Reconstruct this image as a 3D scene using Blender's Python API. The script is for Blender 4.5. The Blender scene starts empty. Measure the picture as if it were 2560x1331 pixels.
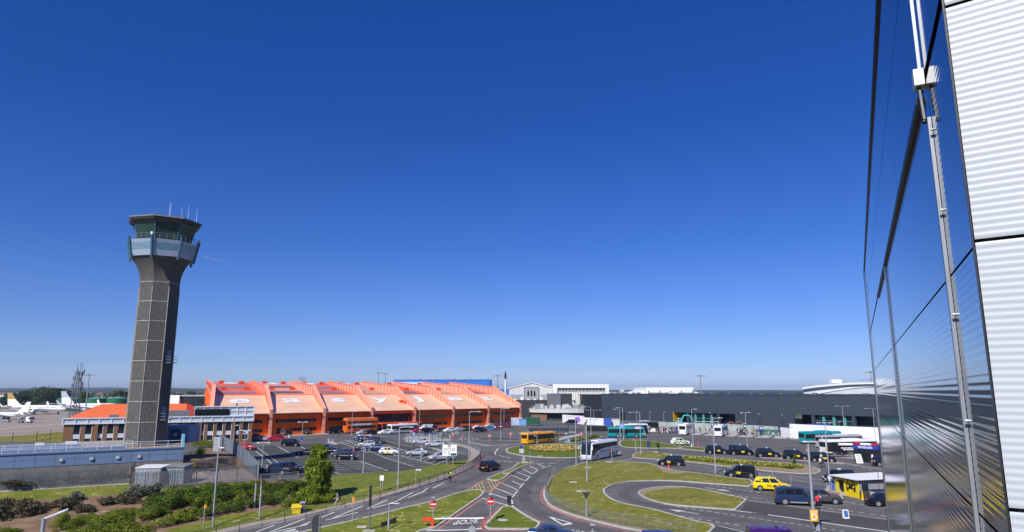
import bpy,bmesh,math,random
import numpy as np
from mathutils import Vector,Matrix
from mathutils.geometry import tessellate_polygon
D=bpy.data
SC=bpy.context.scene
COL=SC.collection
R=math.radians
random.seed(7)
# survey
F,CX,CY=1690.0,1280.0,665.5
PITCH=math.atan(312/F);CP,SP=math.cos(PITCH),math.sin(PITCH)
EYE=13.2
def sstep(t):
 t=max(0.0,min(1.0,t));return t*t*(3-2*t)
def T_smooth(X,Y):
 dip=-3.1*sstep((104-Y)/34)*sstep((13-X)/26)
 front=(X+72.5)*0.547-(Y-99)*0.837
 up=1.6*sstep((3.2-front)/3.2)*sstep((-46-X)/7)*sstep((142-Y)/12)
 return dip+up
GX0,GX1,GY0,GY1,GS=-160.0,20.0,30.0,145.0,2.5
GNX,GNY=int((GX1-GX0)/GS),int((GY1-GY0)/GS)
TG=[[(0.0 if(i==GNX or j==GNY)else T_smooth(GX0+i*GS,GY0+j*GS))for j in range(GNY+1)]for i in range(GNX+1)]
def T(X,Y):
 fx,fy=(X-GX0)/GS,(Y-GY0)/GS
 fx=max(0.0,min(GNX-1e-6,fx));fy=max(0.0,min(GNY-1e-6,fy))
 if X>GX1 or Y>GY1:return 0.0
 i,j=int(fx),int(fy);a,b=fx-i,fy-j
 z00,z10,z01,z11=TG[i][j],TG[i+1][j],TG[i][j+1],TG[i+1][j+1]
 if a+b<=1:return z00+a*(z10-z00)+b*(z01-z00)
 return z11+(1-a)*(z01-z11)+(1-b)*(z10-z11)
def ray(x,y):
 u,v=(x-CX)/F,(CY-y)/F
 return Vector((u,CP-v*SP,v*CP+SP))
def G(x,y):
 d=ray(x,y)
 if d.z>-1e-4:d.z=-1e-4
 t=30.0;last=t
 while t<260:
  X,Y,Z=d.x*t,d.y*t,EYE+d.z*t
  if Z<=T(X,Y):break
  last=t;t+=1.0
 else:
  t=EYE/-d.z
  return Vector((d.x*t,d.y*t,0.0))
 lo,hi=last,t
 for _ in range(24):
  m=(lo+hi)/2
  if EYE+d.z*m<=T(d.x*m,d.y*m):hi=m
  else:lo=m
 return Vector((d.x*hi,d.y*hi,T(d.x*hi,d.y*hi)))
def zat(y,Y):
 d=ray(CX,y);return EYE+Y*d.z/d.y
def at(x,y,Y):
 d=ray(x,y);t=Y/d.y
 return Vector((d.x*t,Y,EYE+d.z*t))
def onz(x,y,z):
 d=ray(x,y);t=(z-EYE)/d.z
 return Vector((d.x*t,d.y*t,z))
def GP(pts):return[G(x,y)for x,y in pts]
def crop(ox,oy,s,pts):return[(ox+x/s,oy+y/s)for x,y in pts]
# materials
MATS={}
def nt(m):
 m.use_nodes=True
 return m.node_tree.nodes,m.node_tree.links
def mat(name,col,rough=0.6,metal=0.0,var=0.12,scale=3.0,bump=0.0,bscale=20.0,coat=0.0,spec=0.5,detail=4.0,col2=None,mapz=None):
 """Plain procedural surface: base colour broken up by noise in object space."""
 if name in MATS:return MATS[name]
 m=D.materials.new(name);n,l=nt(m)
 b=n['Principled BSDF']
 b.inputs['Roughness'].default_value=rough;b.inputs['Metallic'].default_value=metal
 b.inputs['Coat Weight'].default_value=coat;b.inputs['Coat Roughness'].default_value=0.05
 b.inputs['Specular IOR Level'].default_value=spec
 tc=n.new('ShaderNodeTexCoord');no=n.new('ShaderNodeTexNoise')
 no.inputs['Scale'].default_value=scale;no.inputs['Detail'].default_value=detail
 mp=n.new('ShaderNodeMapping');l.new(tc.outputs['Object'],mp.inputs['Vector'])
 if mapz is not None:mp.inputs['Scale'].default_value=mapz
 l.new(mp.outputs['Vector'],no.inputs['Vector'])
 ra=n.new('ShaderNodeValToRGB')
 c=Vector(col[:3])
 a=c*(1-var);d=(Vector(col2[:3])if col2 else c*(1+var))
 ra.color_ramp.elements[0].position=0.3;ra.color_ramp.elements[1].position=0.7
 ra.color_ramp.elements[0].color=(*a,1);ra.color_ramp.elements[1].color=(*d,1)
 l.new(no.outputs['Fac'],ra.inputs['Fac']);l.new(ra.outputs['Color'],b.inputs['Base Color'])
 if bump:
  nb=n.new('ShaderNodeTexNoise');nb.inputs['Scale'].default_value=bscale
  l.new(mp.outputs['Vector'],nb.inputs['Vector'])
  bu=n.new('ShaderNodeBump');bu.inputs['Strength'].default_value=bump;bu.inputs['Distance'].default_value=0.05
  l.new(nb.outputs['Fac'],bu.inputs['Height']);l.new(bu.outputs['Normal'],b.inputs['Normal'])
 MATS[name]=m
 return m
def ground_mat(name,stops,scale,fine=2.0,rough=0.95,spots=None,spot_col=None,streak=None,spot_scale=0.9):
 """Ground: three noises of different size through one ramp, plus scattered pale specks."""
 if name in MATS:return MATS[name]
 m=D.materials.new(name);n,l=nt(m);b=n['Principled BSDF']
 b.inputs['Roughness'].default_value=rough;b.inputs['Specular IOR Level'].default_value=0.2
 tc=n.new('ShaderNodeTexCoord')
 def noise(sc,det=6,vec=None,dist=0.0):
  q=n.new('ShaderNodeTexNoise');q.inputs['Scale'].default_value=sc;q.inputs['Detail'].default_value=det
  q.inputs['Roughness'].default_value=0.65;q.inputs['Distortion'].default_value=dist
  l.new(vec or tc.outputs['Object'],q.inputs['Vector']);return q.outputs['Fac']
 def math_(op,a,c):
  q=n.new('ShaderNodeMath');q.operation=op
  for i,z in enumerate((a,c)):
   if isinstance(z,float):q.inputs[i].default_value=z
   else:l.new(z,q.inputs[i])
  return q.outputs[0]
 f=math_('ADD',math_('MULTIPLY',noise(scale,6,None,0.6),0.6),math_('MULTIPLY',noise(fine),0.4))
 if streak:
  mp=n.new('ShaderNodeMapping');mp.inputs['Scale'].default_value=streak
  l.new(tc.outputs['Object'],mp.inputs['Vector'])
  f=math_('ADD',math_('MULTIPLY',f,0.6),math_('MULTIPLY',noise(1.0,4,mp.outputs['Vector']),0.4))
 ra=n.new('ShaderNodeValToRGB');l.new(f,ra.inputs['Fac'])
 e=ra.color_ramp.elements
 while len(e)<len(stops):e.new(0.5)
 for k,(p,c)in enumerate(stops):e[k].position=p;e[k].color=(*c,1)
 out=ra.outputs['Color']
 if spots:
  sp=noise(spot_scale,5);big=noise(0.12,2)
  s=math_('GREATER_THAN',math_('ADD',sp,math_('MULTIPLY',big,0.25)),spots)
  mx=n.new('ShaderNodeMix');mx.data_type='RGBA'
  l.new(math_('MULTIPLY',s,0.75),mx.inputs['Factor']);l.new(out,mx.inputs['A']);mx.inputs['B'].default_value=(*spot_col,1)
  out=mx.outputs['Result']
 l.new(out,b.inputs['Base Color'])
 bu=n.new('ShaderNodeBump');bu.inputs['Strength'].default_value=0.35;bu.inputs['Distance'].default_value=0.04
 l.new(noise(fine*4),bu.inputs['Height']);l.new(bu.outputs['Normal'],b.inputs['Normal'])
 MATS[name]=m;return m
def leaf_mat(name,dark,light,trans=0.25):
 if name in MATS:return MATS[name]
 m=D.materials.new(name);n,l=nt(m);b=n['Principled BSDF']
 b.inputs['Roughness'].default_value=0.65;b.inputs['Specular IOR Level'].default_value=0.25
 tc=n.new('ShaderNodeTexCoord');no=n.new('ShaderNodeTexNoise');no.inputs['Scale'].default_value=0.9;no.inputs['Detail'].default_value=5
 oi=n.new('ShaderNodeObjectInfo');ad=n.new('ShaderNodeVectorMath');ad.operation='ADD'
 l.new(tc.outputs['Object'],ad.inputs[0]);l.new(oi.outputs['Location'],ad.inputs[1]);l.new(ad.outputs[0],no.inputs['Vector'])
 gi=n.new('ShaderNodeNewGeometry');a2=n.new('ShaderNodeMath');a2.operation='MULTIPLY_ADD';a2.inputs[1].default_value=0.35
 l.new(gi.outputs['Random Per Island'],a2.inputs[0]);
 s=n.new('ShaderNodeMath');s.operation='SUBTRACT';s.inputs[1].default_value=0.17;l.new(no.outputs['Fac'],s.inputs[0]);l.new(s.outputs[0],a2.inputs[2])
 ra=n.new('ShaderNodeValToRGB');ra.color_ramp.elements[0].position=0.3;ra.color_ramp.elements[1].position=0.72
 ra.color_ramp.elements[0].color=(*dark,1);ra.color_ramp.elements[1].color=(*light,1)
 l.new(a2.outputs[0],ra.inputs['Fac']);l.new(ra.outputs['Color'],b.inputs['Base Color'])
 tr=n.new('ShaderNodeBsdfTranslucent');l.new(ra.outputs['Color'],tr.inputs['Color'])
 mx=n.new('ShaderNodeMixShader');mx.inputs[0].default_value=trans
 l.new(b.outputs[0],mx.inputs[1]);l.new(tr.outputs[0],mx.inputs[2]);l.new(mx.outputs[0],n['Material Output'].inputs['Surface'])
 MATS[name]=m;return m
def paint(name,col,rough=0.28,metal=0.0):
 return mat('paint '+name,col,rough,metal,var=0.05,scale=1.5,coat=0.25,spec=0.4)
GLASS=mat('dark tinted glass',(0.012,0.015,0.018),0.06,0,var=0.2,scale=1.0,spec=0.8)
TYRE=mat('tyre rubber',(0.012,0.012,0.012),0.8)
RIM=mat('alloy rim',(0.42,0.43,0.45),0.35,0.6)
BLACKP=mat('black plastic',(0.012,0.012,0.013),0.5)
WHITE=mat('white painted metal',(0.78,0.78,0.77),0.45,var=0.05,scale=1.2)
GALV=mat('galvanised steel',(0.40,0.42,0.44),0.45,0.3,var=0.12,scale=4)
DGALV=mat('weathered steel',(0.17,0.18,0.19),0.5,0.2,var=0.2,scale=4)
LAMPG=mat('lamp lens',(0.75,0.76,0.78),0.2,var=0.03)
REDL=mat('red lens',(0.55,0.012,0.012),0.2,var=0.05)
YPLATE=mat('yellow plate',(0.75,0.55,0.03),0.4,var=0.05)
RUST=mat('rusty steel',(0.24,0.13,0.07),0.8,var=0.4,scale=6)
LINE=mat('road paint white',(0.66,0.66,0.63),0.8,var=0.18,scale=1.6,detail=8)
YLINE=mat('road paint yellow',(0.62,0.44,0.16),0.8,var=0.2,scale=1.6,detail=8)
RLINE=mat('road paint red',(0.42,0.15,0.14),0.8,var=0.2,scale=1.6,detail=8)
# mesh builder
class MB:
 def __init__(s):s.v=[];s.f=[];s.mi=[];s.cur=0
 def add(s,vs,fs):
  o=len(s.v);s.v.extend([tuple(p)for p in vs]);s.f.extend([tuple(o+i for i in f)for f in fs]);s.mi.extend([s.cur]*len(fs));return s
 def box(s,x0,y0,z0,x1,y1,z1):
  return s.add([(x0,y0,z0),(x1,y0,z0),(x1,y1,z0),(x0,y1,z0),(x0,y0,z1),(x1,y0,z1),(x1,y1,z1),(x0,y1,z1)],[(0,3,2,1),(4,5,6,7),(0,1,5,4),(1,2,6,5),(2,3,7,6),(3,0,4,7)])
 def bar(s,p,q,w,h=None,up=(0,0,1)):
  p,q=Vector(p),Vector(q);h=h or w;d=(q-p)
  if d.length<1e-6:return s
  d.normalize();u=Vector(up)
  if abs(d.dot(u))>0.98:u=Vector((0,1,0))
  a=d.cross(u).normalized()*(w/2);b=a.cross(d).normalized()*(h/2)
  return s.add([p-a-b,p+a-b,p+a+b,p-a+b,q-a-b,q+a-b,q+a+b,q-a+b],[(0,1,2,3),(7,6,5,4),(4,5,1,0),(5,6,2,1),(6,7,3,2),(7,4,0,3)])
 def tube(s,pts,r,n=8,caps=True):
  pts=[Vector(p)for p in pts];rs=r if isinstance(r,(list,tuple))else[r]*len(pts)
  rings=[];pu=None
  for i,p in enumerate(pts):
   d=(pts[min(i+1,len(pts)-1)]-pts[max(i-1,0)]).normalized()
   u=pu or(Vector((0,0,1))if abs(d.z)<0.9 else Vector((1,0,0)))
   a=d.cross(u).normalized();b=a.cross(d).normalized();pu=b
   rings.append([p+(a*math.cos(2*math.pi*k/n)+b*math.sin(2*math.pi*k/n))*rs[i]for k in range(n)])
  return s.loft(rings,caps)
 def loft(s,rings,caps=True):
  n=len(rings[0]);vs=[p for r in rings for p in r];fs=[]
  for i in range(len(rings)-1):
   for k in range(n):
    a,b=i*n+k,i*n+(k+1)%n
    fs.append((a,b,b+n,a+n))
  if caps:fs.append(tuple(reversed(range(n))));fs.append(tuple(range((len(rings)-1)*n,len(rings)*n)))
  return s.add(vs,fs)
 def cyl(s,c,r,h,n=16,r2=None):
  c=Vector(c);r2=r if r2 is None else r2
  return s.loft([[c+Vector((math.cos(2*math.pi*k/n)*q,math.sin(2*math.pi*k/n)*q,z))for k in range(n)]for q,z in((r,0),(r2,h))])
 def prism(s,poly,z0,z1):
  n=len(poly)
  vs=[(p[0],p[1],z0)for p in poly]+[(p[0],p[1],z1)for p in poly]
  tri=tessellate_polygon([[Vector((p[0],p[1],0))for p in poly]])
  fs=[tuple(reversed(t))for t in tri]+[tuple(n+i for i in t)for t in tri]
  fs+=[(k,(k+1)%n,n+(k+1)%n,n+k)for k in range(n)]
  return s.add(vs,fs)
 def slab(s,poly,off):
  poly=[Vector(p)for p in poly];off=Vector(off);n=len(poly)
  tri=tessellate_polygon([poly])
  fs=[tuple(t)for t in tri]+[tuple(n+i for i in reversed(t))for t in tri]
  fs+=[((k+1)%n,k,n+k,n+(k+1)%n)for k in range(n)]
  return s.add(poly+[p+off for p in poly],fs)
 def quad(s,*p):return s.add(p,[tuple(range(len(p)))])
 def wall(s,a,b,z0,z1,t):
  a,b=Vector((a[0],a[1],0)),Vector((b[0],b[1],0));d=(b-a).normalized();nrm=Vector((-d.y,d.x,0))*t
  return s.prism([a,b,b+nrm,a+nrm],z0,z1)
 def mesh(s,name,smooth=False,recalc=True):
  me=D.meshes.new(name);me.from_pydata(s.v,[],s.f)
  if any(s.mi):me.polygons.foreach_set('material_index',s.mi)
  if recalc:
   bm=bmesh.new();bm.from_mesh(me);bmesh.ops.recalc_face_normals(bm,faces=bm.faces);bm.to_mesh(me);bm.free()
  if smooth:smooth_(me,38)
  me.update();return me
 def build(s,name,m,parent=None,smooth=False,recalc=True):
  return link(name,s.mesh(name,smooth,recalc),m,parent)
def smooth_(me,ang=38):
 me.shade_smooth();me.set_sharp_from_angle(angle=R(ang))
def link(name,me,m=None,parent=None):
 o=D.objects.new(name,me);COL.objects.link(o)
 for q in(m if isinstance(m,(list,tuple))else[m]):
  if q is not None and me is not None:me.materials.append(q)
 if parent:o.parent=parent
 return o
def tag(o,label=None,cat=None,group=None,kind=None):
 if label:o['label']=label
 if cat:o['category']=cat
 if group:o['group']=group
 if kind:o['kind']=kind
 return o
def thing(name,label,cat,loc=(0,0,0),rz=0.0,group=None,scale=1.0):
 o=D.objects.new(name,None);COL.objects.link(o);o.empty_display_size=0.3
 o.location=loc;o.rotation_euler=(0,0,rz);o.scale=(scale,)*3
 return tag(o,label,cat,group)
def copy_tree(o,parent=None):
 c=o.copy();COL.objects.link(c)
 if parent is not None:c.parent=parent
 for ch in o.children:copy_tree(ch,c)
 return c
def dup(root,loc,rz=0.0,label=None,group=None,scale=None):
 r=copy_tree(root);r.location=loc;r.rotation_euler=(0,0,rz)
 if scale:r.scale=(scale,)*3 if not isinstance(scale,(tuple,list))else scale
 if label:r['label']=label
 if group:r['group']=group
 return r
def setmat(o,m,i=0):
 o.material_slots[i].link='OBJECT';o.material_slots[i].material=m
def text(name,body,size,m,parent=None,M=None,bold=0.0,ext=0.004,align='CENTER',shear=0.0):
 cu=D.curves.new(name,'FONT');cu.body=body;cu.size=size;cu.align_x=align;cu.align_y='CENTER'
 cu.offset=bold;cu.extrude=ext;cu.resolution_u=3;cu.shear=shear
 o=D.objects.new(name,cu);COL.objects.link(o)
 dg=bpy.context.evaluated_depsgraph_get();me=D.meshes.new_from_object(o.evaluated_get(dg))
 D.objects.remove(o);D.curves.remove(cu);me.materials.clear()
 if M is not None:me.transform(M)
 return link(name,me,m,parent)
def upright(p,rz,z=None):
 return Matrix.Translation(p)@Matrix.Rotation(rz,4,'Z')@Matrix.Rotation(R(90),4,'X')
 # ground
ASPH=ground_mat('worn asphalt',[(0.32,(0.07,0.068,0.068)),(0.5,(0.12,0.115,0.113)),(0.68,(0.19,0.18,0.172))],0.13,2.0,streak=(0.06,0.5,1))
DASPH=ground_mat('fresh dark asphalt',[(0.3,(0.05,0.049,0.048)),(0.7,(0.095,0.092,0.09))],0.2,4.0)
GRASS=ground_mat('mown grass',[(0.36,(0.09,0.1,0.009)),(0.5,(0.17,0.166,0.020)),(0.63,(0.29,0.25,0.06))],0.22,3.0,spots=0.725,spot_col=(0.42,0.37,0.17),streak=(0.5,1.6,1),spot_scale=1.3)
GRASS2=ground_mat('green bank grass',[(0.36,(0.065,0.09,0.006)),(0.5,(0.135,0.156,0.016)),(0.64,(0.25,0.24,0.05))],0.25,3.0,spots=0.74,spot_col=(0.42,0.38,0.17),streak=(0.5,1.6,1),spot_scale=1.3)
LUSH=ground_mat('lush grass',[(0.3,(0.075,0.105,0.008)),(0.7,(0.145,0.172,0.018))],0.3,3.0,spots=0.8,spot_col=(0.3,0.28,0.12))
FAR=ground_mat('distant fields',[(0.35,(0.05,0.075,0.025)),(0.5,(0.10,0.12,0.045)),(0.65,(0.17,0.16,0.08))],0.006,0.03)
SOIL=ground_mat('bare soil and mulch',[(0.3,(0.10,0.062,0.038)),(0.5,(0.20,0.125,0.075)),(0.72,(0.33,0.24,0.16))],0.35,2.5,spots=0.80,spot_col=(0.5,0.44,0.34))
DIRT=ground_mat('dry dirt',[(0.3,(0.22,0.16,0.10)),(0.7,(0.38,0.29,0.2))],0.6,4)
PAVE=ground_mat('pinkish footway slabs',[(0.3,(0.30,0.235,0.20)),(0.7,(0.42,0.345,0.30))],0.3,5)
CONC=ground_mat('apron concrete',[(0.3,(0.26,0.215,0.18)),(0.7,(0.36,0.30,0.26))],0.05,1.2,streak=(0.02,0.25,1))
LCONC=ground_mat('light concrete',[(0.3,(0.36,0.34,0.30)),(0.7,(0.5,0.47,0.42))],0.2,2)
KERB=mat('kerb stone',(0.42,0.40,0.365),0.85,var=0.2,scale=1.2)
def densify(poly,step=3.0,closed=True):
 out=[];n=len(poly)
 for i in range(n if closed else n-1):
  a,b=poly[i],poly[(i+1)%n];k=max(1,int((b-a).length/step))
  out+=[a.lerp(b,j/k)for j in range(k)]
 if not closed:out.append(poly[-1])
 return out
def chaikin(p,n=2,closed=True):
 p=[Vector((q[0],q[1],0))for q in p]
 for _ in range(n):
  o=[];m=len(p)
  if not closed:o.append(p[0])
  for i in range(m if closed else m-1):
   a,b=p[i],p[(i+1)%m];o+=[a.lerp(b,0.25),a.lerp(b,0.75)]
  if not closed:o.append(p[-1])
  p=o
 return p
def area(p):return sum(p[i][0]*p[(i+1)%len(p)][1]-p[(i+1)%len(p)][0]*p[i][1]for i in range(len(p)))/2
def drape(name,polys,m,dz,kind='structure',parent=None):
 """Flat sheets laid on the terrain: cut along the terrain's own triangle edges, then lifted to it."""
 bm=bmesh.new()
 for p in polys:
  vs=[bm.verts.new((q[0],q[1],0))for q in p]
  if len(p)<=4 and True:
   try:bm.faces.new(vs);continue
   except ValueError:pass
  for t in tessellate_polygon([[Vector((q[0],q[1],0))for q in p]]):
   try:bm.faces.new([vs[i]for i in t])
   except ValueError:pass
 xs=[v.co.x for v in bm.verts];ys=[v.co.y for v in bm.verts]
 x0,x1,y0,y1=max(min(xs),GX0),min(max(xs),GX1),max(min(ys),GY0),min(max(ys),GY1)
 if x1>x0 and y1>y0:
  def cut(co,no):
   bmesh.ops.bisect_plane(bm,geom=bm.verts[:]+bm.edges[:]+bm.faces[:],plane_co=co,plane_no=no,dist=1e-5)
  for i in range(GNX+1):
   X=GX0+i*GS
   if x0<X<=x1+1e-3:cut((X,0,0),(1,0,0))
  for j in range(GNY+1):
   Y=GY0+j*GS
   if y0<Y<=y1+1e-3:cut((0,Y,0),(0,1,0))
  s0,s1=x0+y0,x1+y1
  for k in range(GNX+GNY+1):
   s=GX0+GY0+k*GS
   if s0<s<s1:cut((s,0,0),(1,1,0))
 for v in bm.verts:v.co.z=T(v.co.x,v.co.y)+dz
 for f in bm.faces:
  if f.normal.z<0:f.normal_flip()
 bm.normal_update()
 for f in bm.faces:
  if f.normal.z<0:f.normal_flip()
 me=D.meshes.new(name);bm.to_mesh(me);bm.free()
 o=link(name,me,m,parent)
 if kind:o['kind']=kind
 return o
def ribbon_polys(line,w,closed=False):
 line=[Vector((p[0],p[1],0))for p in line];n=len(line);L=[];Rr=[]
 for i,p in enumerate(line):
  a=line[(i-1)%n]if(closed or i)else p;b=line[(i+1)%n]if(closed or i<n-1)else p
  d=(b-a).normalized();q=Vector((-d.y,d.x,0))*(w/2);L.append(p+q);Rr.append(p-q)
 return[[L[i],L[(i+1)%n],Rr[(i+1)%n],Rr[i]]for i in range(n if closed else n-1)]
def offset(poly,d):
 n=len(poly);out=[]
 for i in range(n):
  a,p,b=poly[i-1],poly[i],poly[(i+1)%n]
  e1,e2=(p-a).normalized(),(b-p).normalized()
  nn=Vector((-e1.y-e2.y,e1.x+e2.x,0));k=nn.length
  if k<0.2:nn=Vector((-e1.y,e1.x,0));k=1
  nn.normalize();out.append(p+nn*d*min(1.6,1/max(0.5,k/2)))
 return out
def kerb_ring(name,poly,m,w=0.28,h=0.13,closed=True,out=0.0):
 b=MB();q=densify(poly,2.5,closed)
 n=len(q);inn=offset(q,w)if closed else None
 if not closed:
  inn=[]
  for i,p in enumerate(q):
   d=(q[min(i+1,n-1)]-q[max(i-1,0)]).normalized();inn.append(p+Vector((-d.y,d.x,0))*w)
 V=[]
 for i in range(n):
  for p,dz in((q[i],-0.1),(q[i],h),(inn[i],h),(inn[i],-0.1)):
   V.append((p.x,p.y,T(p.x,p.y)+dz))
 Fc=[]
 for i in range(n if closed else n-1):
  a,c=4*i,4*((i+1)%n)
  for k in range(3):Fc.append((a+k,c+k,c+k+1,a+k+1))
 b.add(V,Fc)
 o=b.build(name,m);o['kind']='structure';return o
def island(name,px,m,smooth=2,kerb=True,h=0.10,raw=None,kw=0.28):
 p=chaikin(raw or GP(px),smooth)
 if area(p)<0:p.reverse()
 p=[q for q in p]
 if kerb:
  kerb_ring('kerb',p,KERB,w=kw,h=h+0.03)
  drape(name,[offset(p,kw-0.03)],m,h)
 else:drape(name,[p],m,h)
 return p
def grid_ground():
 b=MB();S=8000.0
 X0,X1,Y0,Y1=GX0,GX1,GY0,GY1
 z=-0.06
 drape('ground',[[(-S,-3000),(S,-3000),(S,20),(-S,20)],[(-S,20),(-170,20),(-170,400),(-S,400)],[(160,20),(S,20),(S,400),(160,400)],[(-S,400),(S,400),(S,S),(-S,S)],[(-170,20),(160,20),(160,400),(-170,400)]],FAR,-0.09)
grid_ground()
drape('road',[[Vector((-158,32,0)),Vector((150,32,0)),Vector((150,395,0)),Vector((-158,395,0))]],ASPH,0.0)
drape('apron',[[Vector(p)for p in((-520,205,0),(-159,205,0),(-108,172,0),(-90,206,0),(-90,394,0),(-108,396,0),(-140,520,0),(-560,520,0))]],CONC,0.008)
drape('apron_marking',ribbon_polys(GP([(-60,1078),(0,1073),(80,1066),(165,1059)]),0.8),LINE,0.014)
drape('grass_verge',[GP([(-80,1112),(-60,1094),(40,1090),(150,1080),(162,1086),(162,1112)])],GRASS,0.02)
drape('grass_field',[[Vector((-900,560,0)),Vector((-140,520,0)),Vector((-60,700,0)),(-900,800,0)]],LUSH,-0.02)
CARPARK=[(590,1130),(640,1117),(800,1109),(850,1113),(880,1106),(930,1097),(960,1096),(1030,1113),(1110,1131),(1165,1139),(1172,1146),(1150,1151),(1100,1161),(1040,1171),(1000,1178),(840,1188),(745,1195),(650,1201),(640,1181),(610,1150)]
drape('car_park',[GP(CARPARK)],DASPH,0.010)
drape('soil_bank',[GP([(-60,1170),(0,1169),(120,1163),(320,1152),(480,1140),(500,1122),(560,1114),(596,1145),(618,1175),(648,1203),(748,1200),(830,1200),(800,1276),(740,1289),(640,1306),(560,1324),(480,1343),(400,1362),(-80,1390)])],SOIL,0.012)
drape('block_paving',[GP([(462,1196),(500,1176),(560,1170),(600,1165),(622,1178),(650,1203),(560,1208),(462,1213)])],PAVE,0.022)
drape('gravel_strip',[GP([(-60,1236),(0,1231),(322,1211),(322,1207),(0,1222),(-60,1230)])],LCONC,0.022)
drape('grass_bank',[GP([(-80,1262),(0,1252),(100,1250),(220,1243),(330,1234),(500,1217),(640,1213),(642,1204),(500,1207),(322,1211),(0,1231),(-80,1238)])],GRASS2,0.020)
drape('grass_bank',[GP([(360,1352),(420,1326),(503,1306),(569,1290),(660,1277),(740,1266),(800,1262),(880,1249),(904,1251),(829,1268),(753,1287),(640,1305),(560,1323),(480,1342),(400,1360)])],GRASS2,0.020)
drape('grass_bank',[GP([(742,1199),(840,1189),(1000,1179),(1040,1172),(1100,1162),(1150,1152),(1174,1148),(1173,1158),(1150,1169),(1116,1187),(1047,1211),(980,1231),(904,1252),(850,1264),(830,1240),(790,1250),(760,1230)])],GRASS2,0.024)
OUT=[(380,1385),(480,1358),(560,1338),(640,1319),(753,1297),(829,1278),(904,1263),(980,1241),(1047,1221),(1116,1199),(1151,1183),(1180,1168),(1198,1152),(1202,1142),(1196,1130),(1180,1120),(1160,1114),(1120,1106)]
INN=[(1115,1108),(1150,1117),(1170,1124),(1178,1134),(1175,1145),(1168,1158),(1150,1169),(1116,1187),(1047,1211),(980,1231),(904,1252),(829,1269),(753,1288),(640,1306),(560,1324),(480,1343),(380,1368)]
outw=chaikin(GP(OUT),2,False);innw=chaikin(GP(INN),2,False)
drape('footway',[outw+innw],PAVE,0.10)
kerb_ring('kerb',outw,KERB,0.2,0.13,closed=False)
ISL1=[(1215,1200),(1235,1203),(1255,1202),(1265,1194),(1277.5,1183),(1291,1174.6),(1310,1167),(1339,1158),(1327,1155),(1315,1155.6),(1296,1156.5),(1279,1173),(1246,1185),(1220,1197)]
island('grass_island',ISL1,GRASS2,2)
ISL2=[(1211.6,1232),(1204,1226),(1173.5,1226.7),(1133.5,1237),(1081.5,1254.5),(1020.8,1268),(960,1284),(923,1293),(866,1306),(798,1321),(740,1335),(660,1362),(1000,1362),(1045,1332),(1068,1324),(1081.5,1322),(1095,1318.6),(1123,1298),(1177,1261),(1208,1240)]
island('grass_island',ISL2,GRASS2,2)
ISL3=[(1274,1266.6),(1255,1268),(1237.6,1287),(1217,1308),(1210,1317),(1214,1324),(1240,1325),(1310,1325),(1340,1325),(1352,1312),(1349,1307),(1332,1299.6),(1306,1284),(1283.5,1268)]
island('grass_island',ISL3,LUSH,2)
FIELD=[(1386,1183),(1377,1195.5),(1363,1220),(1356,1235),(1360,1251),(1370,1265),(1393,1277),(1436,1293),(1488,1306.5),(1540,1319),(1584,1327),(1640,1338),(1700,1350),(1770,1340),(1794,1314.6),(1745,1305.6),(1690.6,1291),(1645,1277.5),(1600,1268),(1557.7,1260.5),(1531.7,1250),(1518,1240.6),(1512,1232),(1512.6,1225),(1523,1218),(1540,1211),(1575,1205),(1600,1204),(1645,1203),(1690.6,1204),(1745,1208),(1835.5,1215),(1884,1218.6),(1882.6,1202),(1854,1199),(1799,1191.5),(1745,1184),(1681.5,1177),(1647,1167),(1627,1160),(1600,1157),(1558,1155.5),(1523,1154.7),(1480,1156),(1453.5,1160),(1424,1168),(1401,1176)]
island('grass_field',FIELD,GRASS,1)
ISL4=[(1600,1228),(1609,1225),(1636,1220),(1681.5,1217.7),(1727,1220.4),(1763,1226),(1817,1237.6),(1866,1249),(1869,1251),(1841,1276),(1838,1277),(1799,1274),(1745,1270),(1672.5,1264),(1627,1253),(1605.4,1244),(1592,1235)]
p4=island('grass_island',ISL4,GRASS,1)
drape('dirt_strip',[GP([(1597,1236),(1600,1230),(1612,1226.5),(1640,1221.5),(1680,1219.2),(1715,1221),(1680,1224),(1645,1226),(1620,1231),(1612,1240),(1608,1243)])],DIRT,0.105)
drape('dirt_strip',[GP([(1640,1168),(1660,1171),(1684,1179),(1720,1184.5),(1680,1186),(1655,1180)])],DIRT,0.106)
drape('dirt_strip',[GP([(1366,1240),(1371,1252),(1381,1263),(1400,1273),(1436,1287),(1490,1301),(1560,1316.5),(1620,1326),(1620,1330),(1555,1320),(1488,1304.5),(1437,1291),(1395,1275.5),(1373,1264),(1363,1251),(1361,1240)])],DIRT,0.107)
RBT=[(1263,1127),(1266,1132),(1281,1136),(1306,1140.8),(1349,1145),(1401.5,1146.3),(1448,1145.5),(1478,1140),(1490,1131),(1484,1122),(1462,1116),(1430,1112.6),(1389,1111),(1339,1112),(1306,1115),(1280,1119),(1267,1122)]
island('roundabout',RBT,LUSH,2,kw=0.45)
SPL=[(1409,1106),(1418,1104),(1440,1099),(1475,1093),(1500,1090.5),(1508,1092),(1500,1095.5),(1480,1100),(1455,1105),(1438,1108),(1416,1108.5)]
island('planted_island',SPL,LUSH,2)
ISR2=[(1543,1110),(1550,1104),(1565,1101),(1613,1102),(1646,1106),(1679.5,1113),(1706,1117),(1732.6,1118),(1764,1122),(1767,1127),(1760,1129),(1720,1125),(1679.5,1121),(1626,1122),(1585,1120),(1556,1119)]
island('grass_island',ISR2,LUSH,1)
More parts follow.
